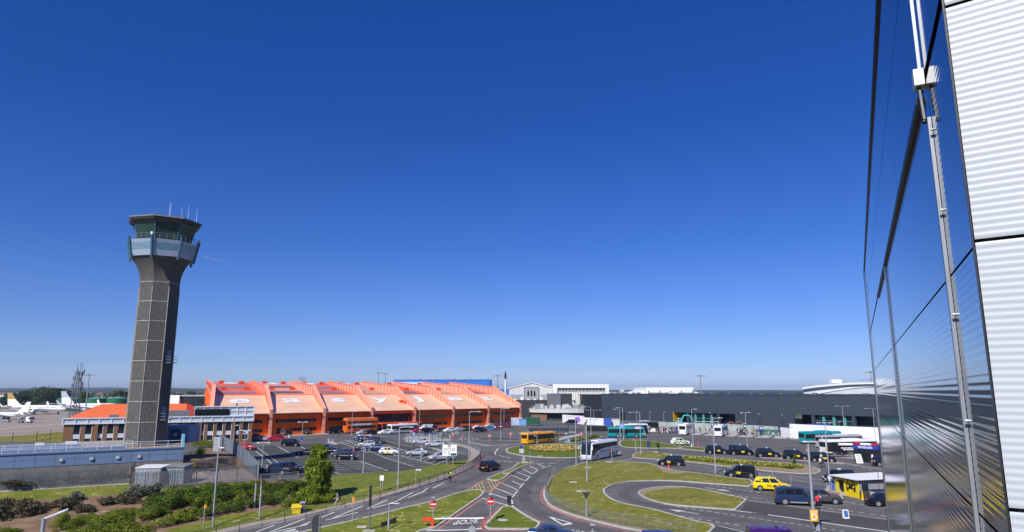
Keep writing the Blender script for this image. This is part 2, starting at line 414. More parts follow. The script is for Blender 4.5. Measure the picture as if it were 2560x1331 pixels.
ISR3=[(1578,1145),(1583,1137),(1594,1131),(1612,1128),(1636,1131),(1681.5,1138),(1763,1144.3),(1835.5,1150),(1920,1156),(1970.5,1158),(2025,1166),(2050,1175),(2054,1180.5),(2043,1185),(2007,1186),(1952,1181.5),(1890,1176),(1817,1168),(1727,1156),(1636,1149),(1600,1146)]
island('grass_island',ISR3,GRASS,2)
drape('dirt_strip',[chaikin(GP([(1800,1163),(1890,1173),(1952,1179),(2007,1183.5),(2040,1183),(2050,1180),(2044,1175),(2022,1168.5),(2000,1168),(1960,1172),(1890,1168)]),2)],DIRT,0.106)
ISN=[(1165,1104),(1180,1101.5),(1215,1101),(1260,1102),(1320,1104),(1322,1108),(1290,1111),(1250,1114),(1215,1115.5),(1190,1110.5)]
island('paved_island',ISN,ASPH,1)
island('paved_island',[(1296,1083),(1330,1079),(1400,1077),(1440,1080),(1440,1083),(1400,1086),(1320,1090),(1300,1087)],LCONC,1)
island('paved_island',[(1396,1096),(1440,1087),(1458,1086),(1458,1089),(1420,1097),(1402,1102),(1396,1101)],LCONC,1)
island('paved_island',[(1010,1094),(1030,1092),(1100,1094),(1130,1100),(1126,1104),(1080,1102),(1030,1109),(1012,1105)],LCONC,1)
island('paved_island',[(817,1106),(826,1104.5),(842,1109),(846,1112),(838,1112.5),(824,1109)],LCONC,1)
drape('footway',[GP([(600,1108),(700,1093),(830,1086),(830,1082),(690,1086),(600,1100)])],PAVE,0.03)
for i in range(8):
 x=1715+i*43;y=1087+i*1.8
 island('bus_bay',[(x,y),(x+36,y+1.0),(x+62,y-9.5),(x+34,y-10.5)],LCONC,0,h=0.06)
drape('footway',[GP([(1560,1079),(1600,1079),(1720,1081),(1860,1085),(1960,1095),(2000,1096),(2200,1110),(2205,1104),(1990,1078),(1720,1070),(1560,1071)])],LCONC,0.012)
drape('footway',[GP([(2085,1143),(2140,1149),(2215,1158),(2230,1150),(2140,1140),(2090,1138)])],PAVE,0.03)
drape('footway',[GP([(2060,1226),(2100,1236),(2200,1257),(2300,1270),(2300,1225),(2140,1200),(2080,1205)])],LCONC,0.03)
drape('footway',[GP([(1900,1146),(1960,1150),(2060,1158),(2110,1162),(2112,1158),(2060,1152),(1960,1144),(1905,1141)])],PAVE,0.03)
# markings
def px_line(a,b,w):return ribbon_polys(densify(GP([a,b]),3.0,False),w)
def px_path(pts,w,closed=False,n=2):return ribbon_polys(densify(chaikin(GP(pts),n,closed),2.5,closed),w,closed)
white,yellow,red=[],[],[]
def dashes(a,b,n,w,duty=0.55):
 A,B=G(*a),G(*b)
 for i in range(n):
  white.extend(ribbon_polys([A.lerp(B,(i)/n),A.lerp(B,(i+duty)/n)],w))
c6=lambda p:crop(640,1080,5.303,p);c9=lambda p:crop(960,1100,5.763,p);c4=lambda p:crop(1280,1100,5.762,p);c16=lambda p:crop(1600,1090,5.52,p);c18=lambda p:crop(1880,1090,5.522,p)
for q in([(0,1331),(240,1240)],[(180,1331),(645,1155)],[(150,1350),(690,1228)],[(600,1245),(720,1195)],[(840,1145),(1040,1068)],[(925,1172),(1350,1070)],[(1020,1145),(1415,985)],[(1475,1025),(1745,900)],[(1550,1015),(1760,955)]):
 a,b=c6(q);white+=px_line(a,b,0.17)
for q in([(0,890),(50,865)],[(0,945),(190,885)],[(190,880),(410,765)],[(350,835),(555,755)],[(555,755),(630,700)],[(700,700),(875,620)],[(1700,630),(1930,725)],[(1600,695),(1860,795)],[(1520,765),(1840,870)],[(1410,840),(1800,950)],[(1840,870),(1862,965)]):
 a,b=c9(q);white+=px_line(a,b,0.17)
for q in([(360,340),(480,400)],[(255,380),(375,435)],[(150,420),(290,490)],[(60,460),(240,530)],[(0,515),(190,590)],[(0,595),(135,655)],[(430,415),(565,372)],[(290,495),(375,437)],[(200,592),(258,528)],[(108,700),(170,628)],[(5,828),(78,740)],[(105,280),(395,300)],[(595,303),(880,303)]):
 a,b=c4(q);white+=px_line(a,b,0.17)
dashes((1210,1150.5),(1284,1156),6,0.45);dashes((1324,1158.8),(1396,1160.3),3,0.3,0.5)
dashes((1545,1154),(1585,1147),5,0.3);dashes((1375,1158.5),(1410,1159),1,0.25,0.9)
white+=px_path([(1245,1122),(1241,1128),(1236,1133)],0.25)+px_path([(1236,1133),(1240,1138)],0.2,n=0)+px_path([(1246,1139),(1258,1142),(1276,1146)],0.22)
white+=px_path([(1246,1119),(1262,1116.5),(1270,1115)],0.22)+px_path([(1520,1142),(1545,1136),(1552,1130)],0.22)
for k in range(5):white+=px_line((1150+k*9.8,1097.8),(1155.5+k*9.8,1097.8),1.6)
for k in range(4):white+=px_line((1089+k*10,1098),(1095+k*10,1098),1.0)
tri=GP(c4([(540,1110),(865,1205),(730,1225)]))
white+=ribbon_polys([tri[0],tri[1]],0.18)+ribbon_polys([tri[0],tri[2]],0.18)+ribbon_polys([tri[1],tri[2]],0.75)
white+=px_line((1066,1326),(1205,1322),0.3)
dashes((1430,1326),(1465,1331),3,0.2)
def ladder(A0,A1,B0,B1,n,w=0.145,ends=True):
 a0,a1,b0,b1=(G(*p)for p in(A0,A1,B0,B1))
 if ends:white.extend(ribbon_polys(densify([a0,a1],3,False),w*1.2));white.extend(ribbon_polys(densify([b0,b1],3,False),w*1.2))
 for i in range(n+1):white.extend(ribbon_polys(densify([a0.lerp(a1,i/n),b0.lerp(b1,i/n)],4,False),w))
ladder((640,1129),(688,1166),(600,1129),(645,1168),9)
white+=px_line((642,1118.5),(709,1167.5),0.13)
ladder((692.8,1115.8),(745,1145),(750,1115),(800,1145),7)
ladder((826,1150.7),(903,1183.7),(900,1153.5),(969,1177),7)
ladder((826,1150.7),(903,1183.7),(760,1157),(850,1186),7)
ladder((847,1106),(919,1132),(871,1101),(940,1118),8)
ladder((960,1144),(1035.5,1167.7),(1001.6,1140),(1088,1162.5),6)
ladder((1001.6,1140),(1088,1162.5),(1040,1132),(1120,1150),6,ends=False)
ladder((960,1112),(1017,1128),(930,1118),(990,1140),6)
white+=px_line((862,1100),(960,1144),0.13)+px_line((958,1101),(1030,1118),0.2)+px_line((1040,1112),(1165,1137),0.13)+px_line((1080,1120),(1140,1146),0.1)
for k in range(5):white+=px_line((1110+k*9,1123+k*2),(1080+k*10,1128+k*3.4),0.1)
yellow+=px_line((1082,1122),(1122,1131),0.6)+px_line((1062,1127),(1090,1134),0.3)
dashes((1775,1214),(1908,1234),8,0.16);dashes((1790,1232),(1922,1251),7,0.16);dashes((1692,1267.5),(1892,1297),10,0.16)
dashes((1701,1291),(1858,1316),7,0.16);dashes((1886,1246),(2230,1293),14,0.16);dashes((1880,1295.5),(2120,1331),12,0.16);dashes((2090,1252),(2230,1273),7,0.16)
dashes((1900,1120),(2040,1130),1,0.1,0.02);dashes((1630,1152),(1890,1186),9,0.12,0.5);dashes((2060,1145),(2190,1178),8,0.14,0.5)
white+=px_line((1841,1277.5),(1920,1287.5),0.3)+px_line((1880,1282),(2225,1331),0.35)+px_line((1868,1250.3),(2230,1301),0.12)
white+=px_line((2090,1155),(2215,1176),0.25)+px_line((1890,1182),(2040,1201),0.12)+px_line((1796,1315),(1860,1331),0.15)
def arrow(a,b):
 A,B=G(*a),G(*b);d=(B-A).normalized();q=Vector((-d.y,d.x,0));L=(B-A).length
 white.extend([[A+q*0.12,A-q*0.12,B-d*L*0.42-q*0.12,B-d*L*0.42+q*0.12],[B-d*L*0.42+q*0.55,B-d*L*0.42-q*0.55,B]])
arrow((1763,1219.6),(1829,1229));arrow((1748.5,1286),(1672,1274))
for i in range(3):white+=px_line((1290+i*14,1093+i*1.3),(1240+i*20,1092+i*3),0.12)
red+=px_path([(1202,1132),(1207,1141),(1206,1149),(1190,1164),(1150,1187),(1118,1202)],0.25)+px_path([(1200,1136),(1204,1143),(1201,1150),(1184,1166),(1150,1185)],0.11)
red+=px_path(c9([(1930,325),(1870,395),(1700,465),(1470,570),(1300,660),(1170,730)]),0.22)
red+=px_path(c9([(2017,405),(1880,470),(1790,540),(1700,610),(1540,750)]),0.25)+px_path(c9([(1410,850),(1250,960),(960,1160),(780,1285)]),0.36)
red+=px_path(c9([(1700,965),(1560,1090),(1450,1200),(1380,1270),(1400,1300),(1520,1312),(2017,1312)]),0.22)+px_path(c9([(1660,965),(1500,1110),(1380,1220),(1340,1280),(1370,1310)]),0.11)
red+=px_path(c4([(335,338),(255,375),(60,455),(0,500)]),0.22)
red+=px_path(c4([(575,490),(530,570),(480,660),(420,760),(405,830),(430,890),(480,940),(620,1020),(900,1140),(1200,1215),(1500,1285),(1750,1335)]),0.25)+px_path(c4([(415,760),(398,830),(425,905),(600,1030)]),0.09)
red+=px_path(c4([(20,965),(150,1050),(300,1130),(460,1195)]),0.18)
red+=px_line((1147,1101),(1157,1088),0.22)+px_line((1151,1101),(1160,1088),0.22)
YB=GP(c9([(1230,720),(1440,590),(1700,605),(1520,755)]))
for i in range(4):yellow+=ribbon_polys([YB[i],YB[(i+1)%4]],0.09)
for i in range(1,5):
 t=i/5
 yellow+=ribbon_polys([YB[0].lerp(YB[1],t),YB[0].lerp(YB[3],t)],0.09)+ribbon_polys([YB[2].lerp(YB[1],t),YB[2].lerp(YB[3],t)],0.09)
 yellow+=ribbon_polys([YB[1].lerp(YB[0],t),YB[1].lerp(YB[2],t)],0.09)+ribbon_polys([YB[3].lerp(YB[0],t),YB[3].lerp(YB[2],t)],0.09)
drape('road_marking',yellow,YLINE,0.019)
drape('road_marking',red,RLINE,0.015)
def road_text(body,px,size,rz,sy):
 p=G(*px);M=Matrix.Translation((p.x,p.y,0))@Matrix.Rotation(rz,4,'Z')@Matrix.Diagonal((1,sy,1,1))
 o=text('road_marking',body,size,LINE,None,M,0.012,0.0)
 for v in o.data.vertices:v.co.z=T(v.co.x,v.co.y)+0.03
 o['kind']='structure'
road_text('STOP',(1165,1305),1.22,R(176),1.9)
loop=[]
for(x0,y0),(x1,y1),w_ in(((700,1333),(738,1324),3.0),((706,1337),(745,1328.5),3.0)):
 white.extend(px_path([(x0,y0),(x1-4,y1-0.6),(x1,y1+0.2),(x1-2,y1+1.6),(x0+4,y0+2.4)],0.2,n=1))
drape('road_marking',white,LINE,0.018)
drape('road_patch',[GP([(1846,1280),(1869,1254),(1960,1266),(2230,1303),(2230,1330),(1960,1296)])],DASPH,0.005)
drape('road_patch',[GP([(1820,1316),(1797,1312),(1780,1331),(1900,1345)]),GP(c18([(0,905),(1860,1160),(1860,1300),(0,1060)]))][:1],DASPH,0.006)
WORN=ground_mat('tyre darkened asphalt',[(0.3,(0.07,0.069,0.07)),(0.7,(0.12,0.116,0.114))],0.3,3.0)
for pts,w_ in(([(1960,1243),(1900,1235),(1820,1225),(1745,1216),(1690,1211.5),(1640,1211),(1590,1217),(1562,1228),(1558,1240),(1582,1252),(1640,1265),(1720,1279),(1800,1292),(1900,1308)],1.5),([(640,1340),(760,1312),(900,1281),(1020,1252),(1120,1222),(1180,1199),(1230,1174),(1262,1153)],1.3),([(1395,1158),(1352,1178),(1318,1212),(1308,1240),(1322,1266),(1372,1295),(1450,1316),(1540,1336)],1.5),([(1225,1130),(1240,1143),(1290,1150),(1370,1153),(1450,1152),(1520,1145)],1.3),([(1570,1124),(1640,1126),(1760,1135)],1.2)):
 drape('road_patch',px_path(pts,w_,n=2),WORN,0.004)
for x,y,w_,h_ in((1052,1226,26,3),(1318,1226,10,7),(1700,1147,30,2),(1560,1118,20,1.5),(1850,1124,40,2),(1960,1118,26,2.5),(2000,1304,40,4),(1420,1152,34,1.6),(1150,1206,16,3),(860,1300,30,4)):
 drape('road_patch',[GP([(x,y),(x+w_,y+h_*0.3),(x+w_*1.1,y+h_*1.3),(x+w_*0.1,y+h_)])],(DASPH,LCONC,DASPH)[int(x)%3]if False else DASPH,0.0065)
drape('planting_bed',[GP([(-60,1196),(100,1186),(322,1172),(322,1204),(160,1216),(0,1226),(-60,1229)])],ground_mat('soil darkened for shrub shade',[(0.3,(0.03,0.028,0.025)),(0.55,(0.085,0.075,0.065)),(0.75,(0.2,0.17,0.14))],0.5,2.5),0.02)  # grey soil, its colour darkened to stand for low shrubs and their shadows
drape('road_patch',[GP([(1204,1096),(1262,1094),(1300,1098),(1296,1102),(1200,1101)])],DASPH,0.005)
# buildings
def onwall(x,y,A,B):
 d=ray(x,y);A,B=Vector((A[0],A[1],0)),Vector((B[0],B[1],0));w=B-A;n=Vector((-w.y,w.x,0))
 t=A.dot(n)/d.dot(n)
 return Vector((d.x*t,d.y*t,EYE+d.z*t))
def along(p,A,B):
 w=Vector((B[0]-A[0],B[1]-A[1]));return(Vector((p[0]-A[0],p[1]-A[1]))).dot(w)/w.length
class Wall:
 """Local frame on an upright wall: s metres along from A, z up, depth positive away from the viewer."""
 def __init__(s,A,B):
  s.A=Vector((A[0],A[1],0));s.d=Vector((B[0]-A[0],B[1]-A[1],0));s.L=s.d.length;s.d.normalize()
  s.n=Vector((-s.d.y,s.d.x,0))
  if s.n.dot(s.A)<0:s.n=-s.n
 def P(s,a,z,dep=0.0):return s.A+s.d*a+s.n*dep+Vector((0,0,z))
 def box(s,b,s0,s1,z0,z1,d0,d1):
  q=[s.P(x,z,y)for z in(z0,z1)for x,y in((s0,d0),(s1,d0),(s1,d1),(s0,d1))]
  return b.add(q,[(0,3,2,1),(4,5,6,7),(0,1,5,4),(1,2,6,5),(2,3,7,6),(3,0,4,7)])
 def holes(s,b,z0,z1,th,hs,a0=0.0,a1=None):
  """Wall of thickness th with rectangular openings (s0, s1, z0, z1)."""
  a1=s.L if a1 is None else a1
  xs=sorted({a0,a1}|{v for h in hs for v in h[:2]});zs=sorted({z0,z1}|{v for h in hs for v in h[2:]})
  for i in range(len(xs)-1):
   run=None
   for j in range(len(zs)-1):
    cx,cz=(xs[i]+xs[i+1])/2,(zs[j]+zs[j+1])/2
    if any(h[0]<cx<h[1]and h[2]<cz<h[3]for h in hs):
     if run:s.box(b,xs[i],xs[i+1],run[0],run[1],0,th);run=None
    else:run=(run[0],zs[j+1])if run else(zs[j],zs[j+1])
   if run:s.box(b,xs[i],xs[i+1],run[0],run[1],0,th)
 def px(s,x,y):
  p=onwall(x,y,s.A,s.A+s.d);return(p-s.A).dot(s.d),p.z
def bricks(name,c1,c2,mortar,sc=1.0):
 m=D.materials.new(name);n,l=nt(m);b=n['Principled BSDF'];b.inputs['Roughness'].default_value=0.9
 tc=n.new('ShaderNodeTexCoord');mp=n.new('ShaderNodeMapping');mp.inputs['Rotation'].default_value=(R(90),0,0)
 br=n.new('ShaderNodeTexBrick');br.inputs['Scale'].default_value=sc;br.inputs['Brick Width'].default_value=0.225;br.inputs['Row Height'].default_value=0.075
 br.inputs['Mortar Size'].default_value=0.008
 br.inputs['Color1'].default_value=(*c1,1);br.inputs['Color2'].default_value=(*c2,1);br.inputs['Mortar'].default_value=(*mortar,1)
 l.new(tc.outputs['Object'],mp.inputs['Vector']);l.new(mp.outputs['Vector'],br.inputs['Vector']);l.new(br.outputs['Color'],b.inputs['Base Color'])
 return m
def ribmat(name,col,axis,pitch,rough=0.4,metal=0.0,depth=0.03,var=0.08,seam=None):
 """Ribbed or seamed sheet: a wave bump along one axis (object space)."""
 m=mat(name,col,rough,metal,var=var,scale=0.35,coat=0.0);n,l=nt(m);b=n['Principled BSDF']
 tc=n.new('ShaderNodeTexCoord');se=n.new('ShaderNodeVectorMath');se.operation='DOT_PRODUCT';se.inputs[1].default_value=axis
 l.new(tc.outputs['Object'],se.inputs[0])
 q=n.new('ShaderNodeMath');q.operation='MULTIPLY';q.inputs[1].default_value=2*math.pi/pitch;l.new(se.outputs['Value'],q.inputs[0])
 s=n.new('ShaderNodeMath');s.operation='SINE';l.new(q.outputs[0],s.inputs[0])
 bu=n.new('ShaderNodeBump');bu.inputs['Strength'].default_value=0.6;bu.inputs['Distance'].default_value=depth
 l.new(s.outputs[0],bu.inputs['Height']);l.new(bu.outputs['Normal'],b.inputs['Normal'])
 return m
DGLASS=mat('dark window glass',(0.015,0.02,0.024),0.08,var=0.4,scale=0.4,spec=0.7)
TEAL=mat('teal glazed column',(0.10,0.30,0.28),0.35)
ROOFGREY=mat('grey roof felt',(0.12,0.12,0.12),0.9,var=0.25,scale=0.6)
CONCR=mat('plain concrete',(0.19,0.18,0.165),0.9,var=0.2,scale=0.7,bump=0.2)
# control tower
def tower():
 cx,cy,z0=-61.4,116.5,2.2
 root=thing('control_tower','tall grey concrete control tower with a flared top and glazed cab','tower',(cx,cy,z0))
 Rv=3.28;rot=R(4)
 face=math.atan2(-cy,-cx)
 def ang(k):return face+rot+R(22.5)+k*R(45)
 def ring(r,z):return[Vector((r*math.cos(ang(k)),r*math.sin(ang(k)),z))for k in range(8)]
 SH=D.materials.new('ribbed tower concrete');n,l=nt(SH);b=n['Principled BSDF'];b.inputs['Roughness'].default_value=0.95
 tc=n.new('ShaderNodeTexCoord');mp=n.new('ShaderNodeMapping');mp.inputs['Scale'].default_value=(3.2,3.2,1.4);l.new(tc.outputs['Object'],mp.inputs['Vector'])
 vo=n.new('ShaderNodeTexNoise');vo.inputs['Scale'].default_value=2.2;vo.inputs['Distortion'].default_value=2.5;vo.inputs['Detail'].default_value=3;l.new(mp.outputs['Vector'],vo.inputs['Vector'])
 ra=n.new('ShaderNodeValToRGB');ra.color_ramp.elements[0].position=0.35;ra.color_ramp.elements[1].position=0.65
 ra.color_ramp.elements[0].color=(0.04,0.037,0.034,1);ra.color_ramp.elements[1].color=(0.185,0.172,0.158,1)
 l.new(vo.outputs['Fac'],ra.inputs['Fac']);l.new(ra.outputs['Color'],b.inputs['Base Color'])
 bu=n.new('ShaderNodeBump');bu.inputs['Strength'].default_value=0.9;bu.inputs['Distance'].default_value=0.12;l.new(vo.outputs['Fac'],bu.inputs['Height']);l.new(bu.outputs['Normal'],b.inputs['Normal'])
 SM=mat('smooth tower concrete',(0.095,0.085,0.075),0.9,var=0.2,scale=0.5,mapz=(1,1,0.25))
 JT=mat('pale joint concrete',(0.33,0.31,0.28),0.9,var=0.2,scale=2)
 h=29.6-2.2+2.4
 shaft_top=29.5
 bm=MB();bm.loft([ring(Rv,0),ring(Rv,shaft_top)]);bm.build('shaft',SH,root)
 bm=MB();zs=[29.3-3.34*i for i in range(9)]
 for z in zs:
  bm.loft([ring(Rv+0.05,z-0.07),ring(Rv+0.05,z+0.07)])
 for k in range(8):
  a=ang(k);p=Vector((math.cos(a),math.sin(a),0))*(Rv+0.0)
  bm.tube([p,p+Vector((0,0,shaft_top-1.0))],0.075,6)
 bm.build('joint_strips',JT,root)
 for k in(0,):
  a0,a1=ang(k),ang(k+1)
  p0=Vector((math.cos(a0),math.sin(a0),0))*(Rv+0.09);p1=Vector((math.cos(a1),math.sin(a1),0))*(Rv+0.09)
  q0=p0.lerp(p1,0.06);q1=p0.lerp(p1,0.94);inn=-(p0+p1).normalized()*0.14
  b=MB();b.slab([q0,q1,q1+Vector((0,0,26.6)),q0+Vector((0,0,26.6))],inn);b.build('smooth_bay',SM,root)
 a=ang(0)+R(22.5);d=Vector((math.cos(a),math.sin(a),0));sdv=Vector((-d.y,d.x,0))
 for z in(6.2,15.6):
  pl=MB();c=d*(Rv*0.95+0.55)
  pl.slab([c-sdv*0.8-d*0.6+Vector((0,0,z)),c+sdv*0.8-d*0.6+Vector((0,0,z)),c+sdv*0.8+d*0.5+Vector((0,0,z)),c-sdv*0.8+d*0.5+Vector((0,0,z))],(0,0,0.12))
  for zz in(0.6,1.1):
   pl.tube([c-sdv*0.8-d*0.5+Vector((0,0,z+zz)),c-sdv*0.8+d*0.5+Vector((0,0,z+zz)),c+sdv*0.8+d*0.5+Vector((0,0,z+zz)),c+sdv*0.8-d*0.5+Vector((0,0,z+zz))],0.03,5)
  for sx in(-0.8,0,0.8):pl.tube([c+sdv*sx+d*0.5+Vector((0,0,z)),c+sdv*sx+d*0.5+Vector((0,0,z+1.1))],0.03,5)
  bal=pl.build('balcony',DGALV,root)
  dr=MB();c2=d*(Rv*0.924+0.13)
  dr.slab([c2-sdv*0.45+Vector((0,0,z+0.12)),c2+sdv*0.45+Vector((0,0,z+0.12)),c2+sdv*0.45+Vector((0,0,z+2.2)),c2-sdv*0.45+Vector((0,0,z+2.2))],-d*0.06)
  dr.build('door',mat('blue grey door',(0.14,0.2,0.27),0.5),bal)
 a=ang(0)-R(6);p=Vector((math.cos(a),math.sin(a),0))*(Rv+0.06)
 MB().tube([p,p+Vector((0,0,2.4))],0.07,6).build('drain_pipe',mat('brown pipe',(0.16,0.12,0.08),0.7),root)
 rings=[]
 for i in range(9):
  t=i/8;rings.append(ring(Rv+0.02+(4.95-Rv)*t**2.1,shaft_top-0.1+4.2*t))
 bm=MB();bm.loft(rings);bm.build('flare',SM,root)
 zb=shaft_top+4.05
 LB=mat('pale blue cladding panel',(0.36,0.43,0.55),0.5,var=0.06,scale=0.5);DB=mat('deep blue steel',(0.03,0.115,0.17),0.5,var=0.1)
 LV=mat('light blue louvre',(0.42,0.62,0.72),0.45,var=0.05)
 g=MB();g.loft([ring(5.1,zb),ring(5.4,zb+0.95)]);g.loft([ring(5.55,zb+2.2),ring(5.75,zb+2.75)]);g.build('gallery_wall',LB,root)
 g=MB();g.loft([ring(5.3,zb+0.9),ring(5.5,zb+2.25)]);g.build('gallery_core',DB,root)
 g=MB()
 for i in range(6):g.loft([ring(5.4+i*0.03,zb+0.99+i*0.205),ring(5.46+i*0.03,zb+1.1+i*0.205)])
 g.build('louvres',LV,root)
 for k in range(8):
  p0,p1=ring(5.2,zb-0.5)[k],ring(5.95,zb+3.25)[k]
  MB().bar(p0,p1,0.26,0.34).build('corner_post',DB,root)
 rl=MB()
 for zz in(3.25,3.7):
  q=ring(5.75,zb+zz)
  for k in range(8):rl.tube([q[k],q[(k+1)%8]],0.035,5)
 for k in range(8):
  for t in(0,0.25,0.5,0.75):
   q0=ring(5.75,0)[k].lerp(ring(5.75,0)[(k+1)%8],t);rl.tube([q0+Vector((0,0,zb+2.7)),q0+Vector((0,0,zb+3.75))],0.035,5)
 rl.build('handrail',DGALV,root)
 CABG=mat('green tinted cab glass',(0.02,0.05,0.045),0.08,var=0.5,scale=0.15,spec=0.9)
 for k in range(8):
  b0,b1=ring(4.3,zb+2.5),ring(5.2,zb+6.0)
  g=MB();g.slab([b0[k].lerp(b0[(k+1)%8],0.02),b0[k].lerp(b0[(k+1)%8],0.98),b1[k].lerp(b1[(k+1)%8],0.98),b1[k].lerp(b1[(k+1)%8],0.02)],-(b0[k]+b0[(k+1)%8]).normalized()*0.08);g.build('cab_pane',CABG,root)
  MB().bar(b0[k],b1[k],0.16).build('cab_mullion',DB,root)
 g=MB();g.loft([ring(3.9,zb+2.5),ring(4.0,zb+4.2)]);g.build('cab_interior',mat('dark interior',(0.01,0.01,0.01),0.9),root)
 fa=mat('dark brown fascia',(0.045,0.038,0.034),0.6);tp=mat('grey roof edge',(0.22,0.21,0.2),0.7)
 g=MB();g.loft([ring(5.25,zb+5.98),ring(5.85,zb+6.1),ring(6.05,zb+6.55),ring(5.9,zb+6.7)]);g.build('roof_fascia',fa,root)
 g=MB();g.loft([ring(6.1,zb+6.57),ring(6.1,zb+6.75),ring(3.8,zb+7.1)]);g.build('roof',tp,root)
 g=MB();q=ring(3.8,zb+7.8)
 for k in range(8):g.tube([q[k],q[(k+1)%8]],0.03,4);g.tube([q[k]-Vector((0,0,0.8)),q[k]],0.03,4)
 g.build('roof_rail',DGALV,root)
 for a_,r_,hh in((ang(1),2.5,2.7),(ang(7.6),2.8,3.0),(ang(0.2),1.0,3.4),(ang(0.7),4.0,3.0),(ang(0.9),5.2,2.4)):
  p=Vector((math.cos(a_)*r_,math.sin(a_)*r_,zb+6.9));MB().tube([p,p+Vector((0,0,hh))],[0.035,0.015],5).build('whip_antenna',WHITE,root)
 for k,dz in((7,3.3),(1,3.3)):
  p=ring(5.95,zb+dz)[k];MB().cyl(p,0.22,0.45,10).build('floodlight',WHITE,root)
tower()
# blue flat-roofed building at the foot of the tower
def blue_building():
 A,B=Vector((-89.5,87.9)),Vector((-52.6,112.0));W=Wall(A,B)
 root=thing('flat_roofed_building','low pale blue panelled building with a flat roof at the foot of the tower','building',(-70,102,2.2))
 inv=Vector((70,-102,-2.2))
 BP=mat('powder blue wall panel',(0.16,0.235,0.36),0.5,var=0.08,scale=0.25);
 def mk(b,name,m,par=root):
  for i,v in enumerate(b.v):b.v[i]=(v[0]+inv.x,v[1]+inv.y,v[2]+inv.z)
  return b.build(name,m,par)
 b=MB();W.box(b,0,W.L,-1.5,2.35,0.05,3);mk(b,'plinth',CONCR)
 b=MB();n=18;w=W.L/n
 for i in range(n):
  for z0,z1 in((2.35,3.3),(3.33,4.15)):W.box(b,i*w+0.02,(i+1)*w-0.02,z0,z1,0,0.12)
 mk(b,'wall_panel',BP)
 b=MB();W.box(b,0,W.L,2.35,4.15,0.1,4.0);mk(b,'wall',mat('dark blue gap',(0.12,0.18,0.3),0.7))
 b=MB();W.box(b,-0.1,W.L+0.15,4.15,4.35,-0.12,0.3);mk(b,'coping',mat('dark blue coping',(0.10,0.18,0.32),0.5))
 b=MB();W.box(b,0,W.L,3.9,4.28,0.3,24);mk(b,'roof',mat('gravelled roof',(0.30,0.24,0.2),0.95,var=0.3,scale=2))
 for px in(453/2.95,675/2.95,868/2.95,1025/2.95):
  s,z=W.px(px,1145);b=MB();W.box(b,s-0.22,s+0.22,3.0,3.35,-0.2,0.0);mk(b,'vent_box',mat('cream metal',(0.55,0.52,0.45),0.6))
 rail=MB()
 def railing(s0,s1,dep,z0=4.3,hgt=1.05,step=1.9):
  for zz in(0.55,hgt):rail.tube([W.P(s0,z0+zz,dep),W.P(s1,z0+zz,dep)],0.035,5)
  k=int((s1-s0)/step)
  for i in range(k+1):rail.tube([W.P(s0+(s1-s0)*i/k,z0,dep),W.P(s0+(s1-s0)*i/k,z0+hgt,dep)],0.04,5)
 railing(18.5,W.L-0.4,0.6);railing(18.5,37,3.6);
 for zz in(0.55,1.05):rail.tube([W.P(18.5,4.3+zz,0.6),W.P(18.5,4.3+zz,3.6)],0.035,5)
 mk(rail,'roof_railing',mat('white tubular rail',(0.62,0.66,0.7),0.5))
 b=MB();W.box(b,14,36,4.28,4.62,2.2,3.2);W.box(b,20,30,4.28,4.9,6.2,7.6);mk(b,'roof_duct',BP)
 b=MB();b.prism([(-61.5,121.5),(-56.6,121.5),(-56.6,126),(-61.5,126)],4.28,7.2);mk(b,'stair_house',BP)
 b=MB();b.box(-59.6,121.35,4.3,-57.9,121.48,6.6);dr=mk(b,'door',mat('navy door',(0.03,0.075,0.16),0.5))
 b=MB();b.cyl((0,0,0),0.42,0.03,16);
 for i,v in enumerate(b.v):b.v[i]=(v[0]-58.75,-v[2]+121.34,v[1]*0.8+5.7)
 mk(b,'crest',mat('crest red and white',(0.55,0.32,0.3),0.5,var=0.5,scale=6),dr)
 b=MB();W.box(b,W.L-0.35,W.L,4.3,6.3,0.3,1.4);mk(b,'screen_panel',mat('turquoise panel',(0.22,0.5,0.6),0.4))
 b=MB();W.box(b,24,25.2,4.3,5.1,10,11.0);mk(b,'roof_plant',WHITE);b=MB();W.box(b,28,29.6,4.3,5.2,9.5,10.6);mk(b,'roof_plant',WHITE)
blue_building()
def low_roof():
 pts=[onz(-60,1137,4.3),onz(60,1124,4.3),onz(160,1109,4.3),onz(150,1106.5,4.3),onz(-60,1104,4.3)]
 root=thing('low_shed','low dark flat roofed block to the left of the blue building','shed',(pts[1].x,pts[1].y,0))
 P=[Vector((p.x-pts[1].x,p.y-pts[1].y,0))for p in pts]
 MB().prism(P,0,4.1).build('wall',mat('dark weathered boarding',(0.03,0.028,0.027),0.9),root)
 MB().prism(offset(P if area(P)>0 else P[::-1],-0.15),4.11,4.3).build('roof',mat('dark felt roof',(0.10,0.10,0.098),0.9,var=0.4,scale=0.25,mapz=(0.4,2,1)),root)
low_roof()
